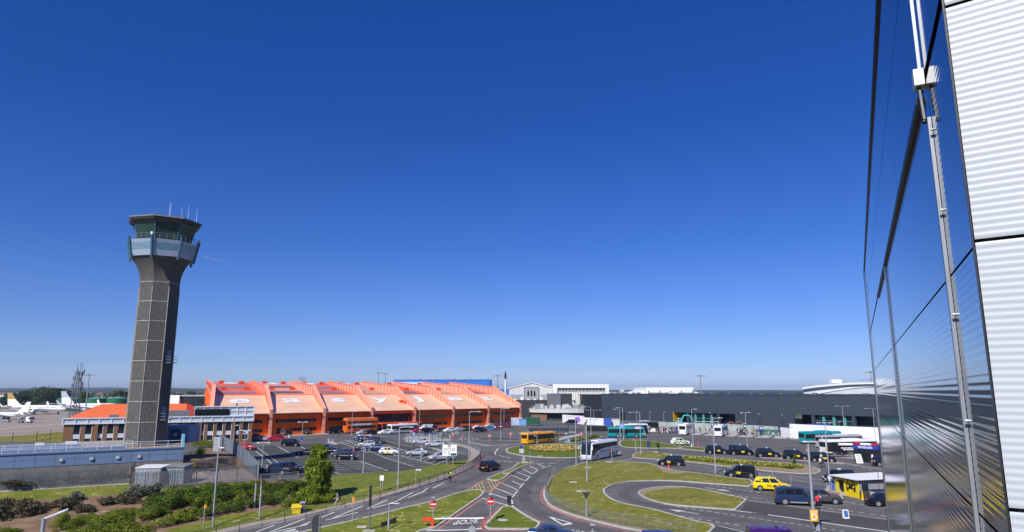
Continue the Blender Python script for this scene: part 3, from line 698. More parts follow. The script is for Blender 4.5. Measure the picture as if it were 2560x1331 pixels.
# brick office with white coffered parapet
def brick_office():
 A=at(160,1062,163);B=at(632,1053,182);W=Wall(A,B)
 root=thing('brick_office','two storey brown brick office with white panelled parapet and black screen','office building',(A.x,A.y,0))
 inv=-Vector((A.x,A.y,0));rz=math.atan2(W.d.y,W.d.x)
 root.rotation_euler=(0,0,rz);L=W.L
 W2=Wall((0,0),(1,0));W2.L=L;W2.n=Vector((0,1,0))
 BR=bricks('brown brick',(0.17,0.075,0.028),(0.26,0.12,0.05),(0.2,0.13,0.08))
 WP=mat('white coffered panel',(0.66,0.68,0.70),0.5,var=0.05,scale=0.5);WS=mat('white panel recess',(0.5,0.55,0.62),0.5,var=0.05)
 xs=[192,221,249,276,303,352,400,448,480,503,526,549,571,592,614]
 cs=[W.px(x,1075)[0]for x in xs];hs=[(c-0.72,c+0.72,0.7,5.35)for c in cs]
 b=MB();W2.holes(b,-0.2,5.4,0.5,hs);b.box(0,0.5,-0.2,0.4,14,5.4);b.box(L-0.4,0.5,-0.2,L,14,5.4);b.box(0,13.6,-0.2,L,14,5.4);b.build('brick_wall',BR,root)
 for c in(W.px(240,1080)[0],W.px(497,1080)[0]+0.2,W.px(583,1080)[0]):b=MB();W2.box(b,c-0.35,c+0.35,-0.2,5.4,-0.3,0.0);b.build('brick_pier',BR,root)
 for c in cs:
  f=MB()
  for s0,s1,z0,z1 in((c-0.72,c-0.62,0.7,5.35),(c+0.62,c+0.72,0.7,5.35),(c-0.62,c+0.62,0.7,0.8),(c-0.62,c+0.62,2.05,3.05)):W2.box(f,s0,s1,z0,z1,0.08,0.3)
  fr=f.build('window',mat('white window frame',(0.62,0.64,0.66),0.5),root)
  f=MB();W2.box(f,c-0.62,c+0.62,3.05,5.35,0.2,0.26);W2.box(f,c-0.62,c+0.62,0.8,2.05,0.2,0.26);f.build('pane',DGLASS,fr)
 def coffers(z0,z1,n,s0,s1,rows=1,dep=(-0.35,0.3)):
  b=MB();r=MB();w=(s1-s0)/n;hz=(z1-z0)/rows
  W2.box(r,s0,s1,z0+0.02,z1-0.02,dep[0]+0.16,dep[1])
  for j in range(rows+1):W2.box(b,s0-0.1,s1+0.1,z0+j*hz-0.12,z0+j*hz+0.12,dep[0]-(0.1 if j==rows else 0),dep[1])
  for j in range(rows):
   for i in range(n+1):W2.box(b,s0+i*w-0.13,s0+i*w+0.13,z0+j*hz+0.12,z0+(j+1)*hz-0.12,dep[0],dep[1])
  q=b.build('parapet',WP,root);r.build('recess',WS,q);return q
 coffers(5.5,6.75,17,-0.3,L+0.1)
 b=MB();b.box(0,0.3,6.0,L,14,6.3);b.build('roof',ROOFGREY,root)
 s0=W.px(488,1030)[0];coffers(6.95,9.2,7,s0,L+0.05,2,(-0.3,0.3));b=MB();b.box(s0,0.3,6.3,L,10,9.1);b.build('penthouse',ROOFGREY,root)
 s1=W.px(573,1030)[0];b=MB();W2.box(b,s0-0.1,s1,7.0,8.6,-0.46,-0.31);b.build('screen',mat('black display screen',(0.004,0.004,0.005),0.35),root)
 b=MB();PC=mat('grey plant casing',(0.18,0.18,0.19),0.6)
 for q in((s0-14,4,6.3,s0-9,7,7.6),(s0-8,5,6.3,s0-1,8,8.2),(s0-19,3,6.3,s0-17,5,7.4)):MB().box(*q).build('roof_plant',PC,root)
 for c in(W.px(505,1010)[0],W.px(586,1010)[0]):MB().cyl((c+1,4,9.1),0.18,0.9,8).build('roof_vent',BLACKP,root)
brick_office()
def orange_roofed():
 root=thing('orange_roofed_building','building with a bright orange ribbed metal hipped roof behind the brick office','building',(-120,205,0))
 o=Vector((120,-205,0))
 e0=at(166,1044,196)+o;e1=at(467,1037,203)+o;r0=at(253,1010,212)+o;r1=at(467,1009,219)+o
 ze=5.5;e0.z=e1.z=ze;r0.z=r1.z=9.2
 k0=Vector((e0.x-6,e0.y+34,ze));k1=Vector((e1.x-6,e1.y+34,ze))
 OR=ribmat('orange standing seam roof',(0.84,0.17,0.03),(0.94,0.3,0),0.75,0.45,0,0.06)
 b=MB();b.slab([e0,e1,r1,r0],(0,0,-0.15));b.slab([k0,e0,r0],(0,0,-0.15));b.slab([k1,k0,r0,r1],(0,0,-0.15));b.build('roof',OR,root)
 b=MB();b.slab([e1,k1,r1],(-0.3,0,0));P=[e0,e1,k1,k0];P=[Vector((p.x,p.y,0))for p in P];b.prism(offset(P if area(P)>0 else P[::-1],0.5),0,ze-0.2);b.build('wall',mat('deep orange wall',(0.55,0.06,0.015),0.6),root)
 b=MB();b.bar(e0-Vector((0,0.1,0.3)),e1-Vector((0,0.1,0.3)),0.3,0.5);b.bar(e0-Vector((0,0,0.3)),k0-Vector((0,0,0.3)),0.3,0.5);b.build('fascia',mat('red orange fascia',(0.62,0.07,0.02),0.6),root)
orange_roofed()
# orange hangar of seven bays
FD=Vector((12.6,12.4,0));C0=Vector((-72.4,207.7,0));WK=Vector((-11.6,27.3,0));WT=Vector((-36,77,0))
def hangar():
 root=thing('orange_hangar','long orange hangar of seven bays with sawtooth fins and big white roof letters','hangar',C0)
 def C(k):return FD*k
 SAL=mat('faded salmon roof sheet',(0.90,0.53,0.33),0.42,var=0.1,scale=0.12,spec=0.6);UP1=mat('orange red roof sheet',(0.82,0.14,0.05),0.5,var=0.08,scale=0.2);UP2=mat('faded pink roof sheet',(0.85,0.33,0.22),0.45,var=0.08,scale=0.2)
 FIN=mat('salmon pink fin steel',(0.90,0.39,0.26),0.5,var=0.06,scale=0.3,spec=0.25);DRK=mat('deep orange cladding',(0.85,0.135,0.006),0.6,var=0.12,scale=0.3,spec=0.15);EDG=mat('orange red steel',(0.75,0.10,0.03),0.5)
 GUT=mat('dark gutter',(0.06,0.025,0.015),0.7)
 ZE,ZK,ZT=6.7,11.8,16.5
 U=WK.normalized()
 def low(k,t):return C(k)+WK*t+Vector((0,0,ZE+(ZK-ZE)*t))
 def upp(k,t):return C(k)+WK+(WT-WK)*t+Vector((0,0,ZK+(ZT-ZK)*t))
 for k in range(-1,6):
  b=MB();b.slab([low(k,-0.02),low(k+1,-0.02),low(k+1,1),low(k,1)],(0,0,-0.3));b.build('lower_roof',SAL,root)
  b=MB();b.slab([upp(k,0),upp(k+1,0),upp(k+1,1),upp(k,1)],(0,0,-0.3));u=b.build('upper_roof',(UP1,UP2)[(k+1)%2],root)
  b=MB();b.slab([upp(k,1),upp(k+1,1),upp(k+1,1)+WT*0.9+Vector((0,0,-9)),upp(k,1)+WT*0.9+Vector((0,0,-9))],(0,0,-0.3));b.build('rear_roof',UP2,root)
  b=MB();b.bar(low(k,1)+Vector((0,0,0.03)),low(k+1,1)+Vector((0,0,0.03)),0.3,0.3);b.build('roof_break',EDG,root)
  b=MB();b.bar(low(k+0.03,-0.03)-Vector((0,0,0.25)),low(k+0.93,-0.03)-Vector((0,0,0.25)),0.5,0.35);b.build('gutter',GUT,root)
  strips={-1:(0.10,0.24,0.5,0.66),0:(0.1,0.24,0.55,0.68),1:(0.1,0.26,0.5,0.65),2:(0.06,0.2,0.62,0.7),3:(0.06,0.24,0.7,0.76),4:(0.08,0.22,0.7,0.74),5:(0.1,0.28,0.72,0.76)}[k]
  sm={-1:'b',1:'b',3:'g',5:'g',0:'g2',2:'y',4:'y'}[k]
  ms={'b':mat('blue grey solar panel',(0.24,0.2,0.25),0.6,var=0.15,scale=0.8),'g':mat('grey solar panel',(0.2,0.17,0.17),0.3,var=0.15,scale=0.8),'g2':mat('brown grey rooflight',(0.14,0.10,0.08),0.4,var=0.2,scale=0.8),'y':mat('sallow rooflight',(0.62,0.40,0.2),0.5,var=0.1)}[sm]
  for t0,t1 in((strips[0],strips[1]),(strips[2],strips[3])):
   b=MB();z=Vector((0,0,0.12));b.slab([upp(k+0.08,t0)+z,upp(k+0.86,t0)+z,upp(k+0.86,t1)+z,upp(k+0.08,t1)+z],(0,0,-0.1));b.build('roof_strip',ms,root)
  for f_,t in((0.25,0.36),(0.72,0.36),(0.3,0.9),(0.75,0.88)):
   if k>=3 and f_<0.5:continue
   p=upp(k+f_,t);b=MB();w=FD*0.06
   b.slab([p-w-U*0.8,p+w-U*0.8,p+w+U*0.8,p-w+U*0.8],(0,0,1.1));b.build('roof_vent',EDG,root)
  P0,P1=C(k)+U*0.8,C(k+1)+U*0.8;W=Wall(P0+C0,P1+C0);W.A=P0
  hs=[(1.6,W.L-2.4,3.75,4.75),(2.6 if k!=0 else 6.5,W.L-2.4,1.1,1.95)]if k!=2 else[(1.0,W.L-1.0,2.7,5.5),(1.0,W.L-1.0,0.1,2.5)]
  if k==0:hs.append((2.2,3.5,0.0,2.2))
  b=MB();W.holes(b,-0.1,ZE-0.15,0.4,hs);b.build('front_wall',DRK,root)
  for h in hs:
   b=MB();W.box(b,h[0],h[1],h[2],h[3],0.2,0.28);win=b.build('window',DGLASS,root)
   b=MB();n=int((h[1]-h[0])/1.15);st=(h[1]-h[0])/max(1,n)
   for i in range(n+1):W.box(b,h[0]+i*st-0.05,h[0]+i*st+0.05,h[2],h[3],0.1,0.22)
   W.box(b,h[0],h[1],h[2]-0.12,h[2],-0.06,0.2);b.build('window_bars',mat('salmon window bar',(0.5,0.14,0.08),0.5)if k!=2 else GUT,win)
  b=MB();W.box(b,-0.2,W.L+0.2,ZE-0.9,ZE-0.72,-0.75,0.1);W.box(b,0.3,W.L-0.8,ZE-0.72,ZE-0.1,-0.7,-0.55);b.build('soffit',DRK,root)
  if k==2:
   b=MB();W.box(b,0.6,W.L-0.6,2.35,2.6,-6.0,-0.1)
   for s_ in(0.8,W.L/2,W.L-0.8):W.box(b,s_-0.12,s_+0.12,0,2.35,-5.8,-5.55)
   b.build('entrance_canopy',EDG,root)
 for k in range(-1,7):
  c=C(k);q=FD.normalized()*0.34;pr=[c-U*0.4,c+WK,c+WT]
  pts=[c-U*0.5+Vector((0,0,6.2)),c-U*0.5+Vector((0,0,7.7)),c+WK+Vector((0,0,15.1)),c+WT+Vector((0,0,17.6)),c+WT+Vector((0,0,15.6)),c+WK+Vector((0,0,10.9))]
  pts=[p-q for p in pts]
  b=MB();b.slab(pts,q*2)
  b.bar(pts[1]+q,pts[2]+q,1.15,0.14);b.bar(pts[2]+q,pts[3]+q,1.15,0.14)
  fin=b.build('roof_fin',FIN,root)
  b=MB()
  for i in range(1,8):
   p=pts[1].lerp(pts[2],i/8);h=0.9+2.4*i/8
   for sgn in(0,1):b.bar(p+q*2*sgn-Vector((0,0,h)),p+q*2*sgn+Vector((0,0,0.1)),0.24,0.34)
  for i in range(0,11):
   p=pts[2].lerp(pts[3],i/11);h=3.3-2.1*i/11
   for sgn in(0,1):b.bar(p+q*2*sgn-Vector((0,0,h)),p+q*2*sgn+Vector((0,0,0.1)),0.24,0.34)
  b.build('stiffener',mat('dark red stiffener',(0.42,0.055,0.02),0.5),fin)
  w=FD.normalized()*0.5
  b=MB();b.slab([c-w-U*0.6-Vector((0,0,0.2)),c+w-U*0.6-Vector((0,0,0.2)),c+w-U*0.6+Vector((0,0,7.5)),c-w-U*0.6+Vector((0,0,7.5))],U*1.1)
  b.bar(c+U*0.4+Vector((0,0,6.0)),c+U*2+Vector((0,0,6.9)),0.5,0.8)
  for z in(2.6,5.2):b.slab([c-w*1.15-U*0.7+Vector((0,0,z)),c+w*1.15-U*0.7+Vector((0,0,z)),c+w*1.15-U*0.7+Vector((0,0,z+0.25)),c-w*1.15-U*0.7+Vector((0,0,z+0.25))],U*1.3)
  b.build('column',FIN,root)
 for k,nm in((-1,0),(6,1)):
  c=C(k);b=MB();b.slab([c,c+Vector((0,0,ZE)),c+WK+Vector((0,0,ZK)),c+WT+Vector((0,0,ZT)),c+WT*1.9+Vector((0,0,7)),c+WT*1.9],FD.normalized()*(0.3 if k<0 else-0.3));b.build('end_wall',DRK,root)
 LW=mat('white roof letter',(0.85,0.84,0.82),0.5,var=0.03)
 ex=FD.normalized();
 for i,ch in enumerate('easyJet'):
  k=i-1
  for fn,t,sz in((low,0.67,14.0),(upp,0.94,14.0)):
   if fn is upp and k>2:continue
   p=fn(k+0.47,t);ey=(fn(k,0.6)-fn(k,0.5)).normalized();nn=ex.cross(ey).normalized()
   M=Matrix(((ex.x,ey.x,nn.x,p.x),(ex.y,ey.y,nn.y,p.y),(ex.z,ey.z,nn.z,p.z),(0,0,0,1)))@Matrix.Translation((0,0,0.1))
   text('roof_letter',ch,sz,LW,root,M,0.45,0.02)
  if k>=0:
   b=MB();z=Vector((0,0,0.03));b.quad(low(k+0.25,0.27)+z,low(k+0.75,0.27)+z,low(k+0.75,0.40)+z,low(k+0.25,0.40)+z);b.build('faded_lettering',mat('sallow faded paint',(0.72,0.52,0.32),0.6,var=0.14,scale=0.9),root)
 for k,f_,t in((1,0.04,1.02),(2,0.12,0.83)):
  p=low(k+f_,min(t,0.95));MB().cyl(p,0.3,2.2,8).build('flue',DGALV,root)
 for k,f_,t in((2,0.85,0.42),(2,0.93,0.34)):
  p=low(k+f_,t);MB().slab([p,p+FD*0.1,p+FD*0.1+U*2,p+U*2],(0,0,1.0)).build('roof_vent',EDG,root)
hangar()
# buildings beyond
def simple_block(name,label,cat,px,Y,zb,mats,depth=40,flat=True):
 """Upright frontal block: px = (x0, x1, ytop) at distance Y."""
 a,c=at(px[0],px[2],Y),at(px[1],px[2],Y)
 root=thing(name,label,cat,(a.x,Y,zb));MB().box(0,0,0,c.x-a.x,depth,a.z-zb).build('wall',mats[0],root)
 MB().box(-0.2,-0.2,a.z-zb+0.004,c.x-a.x+0.2,depth+0.2,a.z-zb+0.4).build('roof',mats[1],root)
 return root,c.x-a.x,a.z-zb
BLUEC=mat('strong blue cladding',(0.035,0.17,0.55),0.5,var=0.08,scale=0.1,mapz=(1,1,6));CYAN=mat('pale cyan cladding',(0.36,0.66,0.85),0.5)
r_,w_,h_=simple_block('blue_hangar','very long bright blue clad hangar rising behind the orange hangar','hangar',(984,1225,951),420,0,(BLUEC,BLUEC))
MB().box(3,-0.3,h_-6,w_*0.31,-0.05,h_-1.2).build('cyan_panel',CYAN,r_)
b=MB()
for i in range(16):b.box(8+i*w_/17,4,h_+0.4,9.5+i*w_/17,5.5,h_+0.55+(i%3)*0.15)
b.build('roof_vents',mat('blue grey vent',(0.1,0.2,0.4),0.6),r_)
simple_block('blue_annex','small blue clad block between the chimney and the gabled hangar','building',(1235,1274,975),380,0,(BLUEC,BLUEC))
def gable_hangar():
 Y=350;a,c=at(1273,980,Y),at(1386,980,Y);pk=zat(958.5,Y);ev=zat(972.5,Y);w=c.x-a.x
 GW=ribmat('light grey hangar sheet',(0.60,0.60,0.58),(1,0,0),1.2,0.5,0,0.05);GD=mat('mid grey hangar door',(0.33,0.34,0.35),0.5,var=0.06,mapz=(2,1,1))
 root=thing('gabled_hangar','light grey gabled hangar with a tall middle door bearing a black emblem','hangar',(a.x,Y,0))
 poly=[(0,0,0),(w,0,0),(w,0,ev),(w/2,0,pk),(0,0,ev)]
 MB().slab(poly,(0,60,0)).build('wall',GW,root)
 b=MB();b.slab([(-0.5,-0.4,ev+0.1),(w/2,-0.4,pk+0.15),(w/2,-0.4,pk+0.5),(-0.5,-0.4,ev+0.5)],(0,60.6,0));b.slab([(w+0.5,-0.4,ev+0.1),(w/2,-0.4,pk+0.15),(w/2,-0.4,pk+0.5),(w+0.5,-0.4,ev+0.5)],(0,60.6,0));b.build('roof',WHITE,root)
 x0,x1=at(1311,980,Y).x-a.x,at(1346,980,Y).x-a.x;zt=zat(970,Y);zs=zat(986.5,Y)
 b=MB();b.box(x0,-0.35,0.1,x1,-0.05,zt);dr=b.build('door',GD,root)
 b=MB();b.box(x0-0.3,-0.5,0,x0,-0.02,zt+0.3);b.box(x1,-0.5,0,x1+0.3,-0.02,zt+0.3);b.box(x0,-0.5,zt,x1,-0.02,zt+0.3);b.build('door_frame',DGALV,dr)
 b=MB();b.box(0.6,-0.3,0.1,x0-1,-0.05,zs);b.build('side_door',GD,root);b=MB();b.box(x1+1,-0.3,0.1,w-0.6,-0.05,zs);b.build('side_door',GD,root)
 cx=(x0+x1)/2;zc=zat(984.5,Y);b=MB()
 for sx in(-1.6,0,1.6):
  b.box(cx+sx-0.45,-0.42,zc-1.3,cx+sx+0.45,-0.36,zc+0.9-(0.0 if sx else-0.4));b.slab([(cx+sx-0.3,-0.42,zc+0.9),(cx+sx+0.3,-0.42,zc+0.9),(cx+sx,-0.42,zc+2.0)],(0,0.05,0))
 b.build('emblem',BLACKP,dr)
gable_hangar()
def white_hangar():
 Y=340;a,c=at(1382,961,Y),at(1522,961,Y);w=c.x-a.x;h=a.z
 root=thing('white_hangar','white square fronted hangar with a pleated zigzag door','hangar',(a.x,Y,0))
 x0,x1=at(1393,970,Y).x-a.x,at(1513,970,Y).x-a.x;zt=zat(970.5,Y);WM=mat('bright white sheet',(0.80,0.80,0.78),0.5,var=0.03)
 Wf=Wall((0,0),(w,0));Wf.n=Vector((0,1,0));b=MB();Wf.holes(b,0,h,3,[(x0,x1,0,zt)]);b.box(0,3,0,0.5,50,h-0.3);b.box(w-0.5,3,0,w,50,h-0.3);b.box(0,3,h-0.8,w,50,h-0.2);b.build('wall',WM,root)
 n=28;b=MB();zz=zat(976,Y)
 for i in range(n):
  s0,s1=x0+(x1-x0)*i/n,x0+(x1-x0)*(i+1)/n;sm=(s0+s1)/2
  b.quad((s0,2.0,0),(sm,1.0,0),(sm,1.0,zz),(s0,2.0,zz));b.quad((sm,1.0,0),(s1,2.0,0),(s1,2.0,zz),(sm,1.0,zz))
  if i%2==0:b.slab([(s0,0.9,zz-0.1),(s1,0.9,zz-0.1),(sm,0.9,zz+0.7)],(0,1,0))
 dr=b.build('pleated_door',WM,root);b=MB();b.box(x0,2.2,zz-0.2,x1,2.5,zt);b.build('door_header',mat('grey header',(0.40,0.39,0.36),0.6,mapz=(3,1,0.2)),dr)
white_hangar()
def far_hangar():
 Y=480;a,c=at(1614,969,Y),at(1733,969,Y);w=c.x-a.x;h=a.z
 root=thing('far_white_hangar','distant white box hangar showing above the dark terminal roof','hangar',(a.x,Y,0));WM=mat('bright white sheet',(0.80,0.80,0.78),0.5)
 MB().box(0,0,0,w,50,h).build('wall',WM,root)
 MB().slab([(-18,4,0),(-18,4,h-6),(-0.01,4,h-2),(-0.01,4,0)],(0,40,0)).build('lean_to',WM,root);MB().slab([(w+0.01,4,0),(w+0.01,4,h-2.5),(w+18,4,h-6),(w+18,4,0)],(0,40,0)).build('lean_to',WM,root)
 z=zat(983,Y);b=MB();b.box(w*0.05,-0.3,z-0.5,w*0.36,-0.05,z+0.3);b.box(w*0.68,-0.3,z-0.5,w*0.99,-0.05,z+0.3);b.build('dark_opening',DGALV,root)
 b=MB();b.box(w*0.45,-0.2,z+0.6,w*0.59,-0.04,h-2.4);b.build('pale_panel',WHITE,root)
 for i in range(5):MB().box(w*(0.06+0.23*i)-0.3,-0.5,h-3.1,w*(0.06+0.23*i)+0.3,-0.04,h-2.3).build('floodlight',DGALV,root)
far_hangar()
def curved_hangar():
 Y=330;root=thing('curved_roof_hangar','white hangar with a long shallow curved roof beyond the terminal','hangar',(at(2003,980,Y).x,Y,0));ox=root.location.x
 xs=[2003,2040,2080,2120,2160,2200,2260,2330];ys=[971,966,962.5,959.5,958.3,958,959,962]
 top=[Vector((at(x,y,Y).x-ox,0,at(x,y,Y).z))for x,y in zip(xs,ys)]
 WM=mat('white grey sheet',(0.62,0.63,0.65),0.45,var=0.1,scale=0.15);b=MB();b.slab([(top[0].x+1,0,0)]+[(p.x+(1 if i==0 else 0),0,p.z-0.6)for i,p in enumerate(top)]+[(top[-1].x,0,0)],(34,60,0));b.build('wall',WM,root)
 b=MB();b.slab([p+Vector((0,-1.5,-0.5))for p in top]+[p+Vector((0,-1.5,0.4))for p in reversed(top)],(36,62,0));b.build('roof',WHITE,root)
 lo=[Vector((at(x,y,Y).x-ox,-0.35,at(x,y,Y).z))for x,y in((2040,986),(2085,978),(2130,971.5),(2170,968),(2230,966))]
 b=MB();b.slab(lo+[p+Vector((0,0,0.9))for p in reversed(lo)],(0,0.3,0));b.build('curved_band',WHITE,root)
 p=top[3];MB().box(p.x-6,3,p.z+0.3,p.x-1.5,6,p.z+2).build('roof_cabin',WHITE,root)
 b=MB()
 for i in range(9):b.tube([(p.x+6+i*2.2,2,p.z+0.2),(p.x+6+i*2.2,2,p.z+1.9)],0.06,4)
 b.tube([(p.x+6,2,p.z+1.9),(p.x+24,2,p.z+1.9)],0.06,4);b.build('roof_rail',DGALV,root)
curved_hangar()
TA,TB=Vector((42.5,327,0)),Vector((143,193.2,0))
TW=Wall(TA,TB)
def terminal():
 root=thing('dark_terminal','very long dark blue grey clad terminal building with two glazed openings','terminal building',TA)
 W=Wall(TA,TB);W.A=Vector((0,0,0));H=11.6
 CL=ribmat('slate blue cladding',(0.042,0.056,0.074),(0,0,1),0.45,0.5,0.0,0.02,var=0.06)
 def sp(x):return TW.px(x,1045)[0]
 hs=[(sp(1683),sp(1838),0.4,4.3),(sp(1986),sp(2187),1.4,4.9)]
 b=MB();W.holes(b,0,H,0.5,hs);W.box(b,0,0.5,0,H,0.5,70);W.box(b,W.L-0.5,W.L,0,H,0.5,70);b.build('front_wall',CL,root)
 b=MB();W.box(b,-0.1,W.L+0.1,H+0.004,H+0.25,-0.1,70);b.build('roof',mat('dark roof edge',(0.03,0.045,0.055),0.5),root)
 for i,(s0,s1,z0,z1)in enumerate(hs):
  b=MB();W.box(b,s0-1,s1+1,z0-0.4,z0,0.5,7);W.box(b,s0-1,s1+1,z1,z1+0.3,0.5,7);W.box(b,s0-1,s1+1,z0,z1,6.8,7);bay=b.build('glazed_bay',mat('bay interior',(0.02,0.025,0.028),0.8),root)
  L=s1-s0;cuts=(0.245,0.36,0.49,0.62,0.74)if i==0 else(0.245,0.37,0.5,0.63,0.75)
  for j,c in enumerate(cuts):
   b=MB();W.box(b,s0+L*c-(0.45 if j%4 else 0.55),s0+L*c+(0.45 if j%4 else 0.55),z0,z1,0.7 if j%4 else 0.1,1.3);b.build('bay_column',TEAL if j%4 else CL,bay)
  b=MB();W.box(b,s0+L*0.25,s0+L*0.75,z0,z1,1.6,1.7);W.box(b,s0+L*0.76,s1,z0,z1,3,3.1);b.build('glass',mat('dark teal glass',(0.012,0.035,0.04),0.1,var=0.4,scale=0.3),bay)
  for zz in(0.45,0.72):
   b=MB();W.box(b,s0+L*0.25,s0+L*0.75,z0+(z1-z0)*zz,z0+(z1-z0)*zz+0.12,1.4,1.58);b.build('transom',TEAL,bay)
  if i==0:b=MB();W.box(b,s0,s0+0.4,z0,z1,0.01,5);b.build('yellow_reveal',mat('mustard yellow panel',(0.5,0.3,0.01),0.5),bay)
  for q in range(5):
   b=MB();s_=s0+L*(0.3+0.1*q);W.box(b,s_,s_+0.5,z1-0.5,z1-0.35,1.35,1.5);b.build('lamp',LAMPG,bay)
 s=sp(1557);b=MB();W.box(b,s-1.4,s+1.4,0.2,3.6,-0.06,-0.01);b.build('dark_doorway',BLACKP,root)
 b=MB();random.seed(5)
 for i in range(40):
  s=random.uniform(2,W.L-2);W.box(b,s,s+random.uniform(.5,2),H+0.25,H+0.4+random.random()*0.6,3,4)
 b.build('roof_vents',DGALV,root)
terminal()
r_,w_,h_=simple_block('black_block','plain black clad block adjoining the left end of the dark terminal','building',(1455,1507,988.5),331,0,(mat('black cladding',(0.012,0.016,0.022),0.5,var=0.1),BLACKP),30)
def concourse():
 Y=312;root=thing('concourse','low grey terminal wing with a curved white deck and rooftop plant','terminal building',(at(1325,1020,Y).x,Y,0));ox=root.location.x
 def X(x,yy=Y):return at(x,1010,yy).x-ox
 DK=mat('charcoal cladding',(0.03,0.032,0.036),0.6,var=0.15);z1,z2=zat(1024,Y),zat(1031,Y)
 xs=[1325,1345,1370,1395,1420,1445,1458];dy=[4,1,-1.5,-3,-3.5,-3,-2]
 fr=[Vector((X(x),d,0))for x,d in zip(xs,dy)];back=[Vector((X(1458),22,0)),Vector((X(1325),22,0))]
 MB().prism(fr+back,z2-0.2,z1+0.0).build('deck',mat('deck white edge',(0.55,0.55,0.53),0.6,var=0.12),root)
 P=[p+Vector((0,3,0))for p in fr]+back;MB().prism(P,0,z2-0.21).build('wall',DK,root)
 b=MB();b.box(X(1240),24,0,X(1440),40,zat(1000.5,Y+24));b.build('rear_wall',DK,root)
 b=MB();b.box(X(1374),20,z1,X(1410),23.9,zat(984,Y+20));b.build('plant_tower',mat('mid grey louvre',(0.13,0.13,0.145),0.6),root)
 b=MB();b.box(X(1411),20.5,z1,X(1440),23.8,zat(984.5,Y+20));b.build('plant_tower',DK,root)
 b=MB();b.box(X(1292),22,0,X(1325),23.9,zat(1014,Y+22));b.build('dark_annex',DK,root)
 random.seed(3)
 for i in range(26):
  x=X(1330)+(X(1455)-X(1330))*random.random();w=random.uniform(0.8,3);h=random.uniform(0.7,2.4)
  b=MB();y=random.uniform(3,17);b.box(x,y,z1,x+w,y+random.uniform(1,2),z1+h);b.build('roof_plant_unit',mat(('light casing','grey casing','dark casing')[i%3],((0.5,0.5,0.49),(0.24,0.25,0.26),(0.1,0.1,0.1))[i%3],0.6),root)
 b=MB()
 for i in range(len(fr)-1):
  for zz in(0.6,1.15):b.tube([fr[i]+Vector((0,0.3,z1+zz)),fr[i+1]+Vector((0,0.3,z1+zz))],0.05,4)
  for t in(0,0.33,0.66):q=fr[i].lerp(fr[i+1],t)+Vector((0,0.3,z1));b.tube([q,q+Vector((0,0,1.15))],0.05,4)
 b.build('deck_railing',GALV,root)
 b=MB()
 for i in range(12):
  x=X(1250)+i*3.2;b.box(x,28,zat(1000.5,Y+24),x+1.3,29,zat(1000.5,Y+24)+0.5+0.9*(i%3==0))
 b.build('roof_vents',WHITE,root)
concourse()
def skyline_tower():
 Y=600;p=at(1556,975,Y);root=thing('distant_rooftop','small grey rooftop with a square turret far beyond the terminal','building',(p.x,Y,0));z=zat(983,Y)
 MB().box(-12,0,0,10,14,z+1).build('wall',mat('hazy grey wall',(0.3,0.3,0.31),0.8),root);MB().box(-2,0,z+1,1.5,4,zat(973.5,Y)).build('turret',mat('light casing',(0.5,0.5,0.49),0.6),root)
 b=MB();b.box(-22,2,0,-12.02,12,z+0.6);b.build('annexe',mat('hazy grey wall',(0.3,0.3,0.31),0.8),root)
 for dx in(14,19,24):MB().tube([(dx,0,0),(dx,0,z+9-(dx-14)*.4)],0.15,5).build('aerial',DGALV,root)
skyline_tower()
def left_terminal():
 Y=300;a,c=at(413,990,Y),at(506,990,Y);root=thing('glazed_pier','white and dark glazed terminal pier seen to the right of the tower','terminal building',(a.x,Y,0));w=c.x-a.x
 z=zat(989,Y);MB().box(0,2,0,w+20,25,z-0.4).build('wall',DGLASS,root);MB().box(-0.3,1.5,z-0.39,w+20,26,z+0.1).build('roof',GALV,root)
 b=MB();x=at(448,990,Y).x-a.x;b.box(0,0.5,zat(997,Y),x,1.98,z);b.box(x-6.5,0.3,0,x,1.98,z-0.5);b.build('white_wall',WHITE,root)
left_terminal()
def hoarding(name,label,pts,z1,m,th=0.15,zb=-0.1):
 o=G(*pts[0]);root=thing(name,label,'hoarding',o);W=[G(*p)-o for p in pts]
 for i in range(len(W)-1):
  b=MB();a,c=W[i],W[i+1]
  b.wall(a,c,zb,z1 if not isinstance(z1,(list,tuple))else z1[i],th);b.build('panel_run',m,root)
 return root,W
WH=mat('white hoarding board',(0.82,0.82,0.82),0.5,var=0.02)
r_,w_=hoarding('white_hoarding','long white hoarding with a purple hexagon in front of the curved terminal wing',[(1406,1057),(1460,1061.5),(1512,1064.5)],(3.3,2.7),WH)
q=(w_[1]-w_[0]).normalized();nrm=Vector((q.y,-q.x,0));cpt=w_[0].lerp(w_[1],0.72)+nrm*0.06-Vector((0,0,0.25))
b=MB();hx=[cpt+q*(2.2*math.cos(R(60*i)))+Vector((0,0,2.0+1.3*math.sin(R(60*i))))for i in range(6)];b.slab(hx,nrm*0.04);b.build('purple_hexagon',mat('soft violet paint',(0.36,0.2,0.75),0.5),r_)
b=MB();cpt=w_[1].lerp(w_[2],0.1)+nrm*0.06;b.slab([cpt+Vector((0,0,0.5)),cpt+q*0.7+Vector((0,0,0.5)),cpt+q*0.7+Vector((0,0,2.1)),cpt+Vector((0,0,2.1))],nrm*0.04);b.build('dark_figure_print',BLACKP,r_)
r_,w_=hoarding('blue_hoarding','short blue hoarding panel at the right end of the purple hexagon hoarding',[(1509,1065.5),(1529,1066.5)],2.9,mat('royal blue board',(0.04,0.10,0.42),0.5,var=0.1))
d_=(w_[1]-w_[0]).normalized();text('lettering','Welcome',0.8,WHITE,r_,Matrix.Translation(w_[0].lerp(w_[1],0.5)+Vector((d_.y,-d_.x,0))*0.05+Vector((0,0,2.1)))@Matrix.Rotation(math.atan2(d_.y,d_.x),4,'Z')@Matrix.Rotation(R(90),4,'X'))if False else None
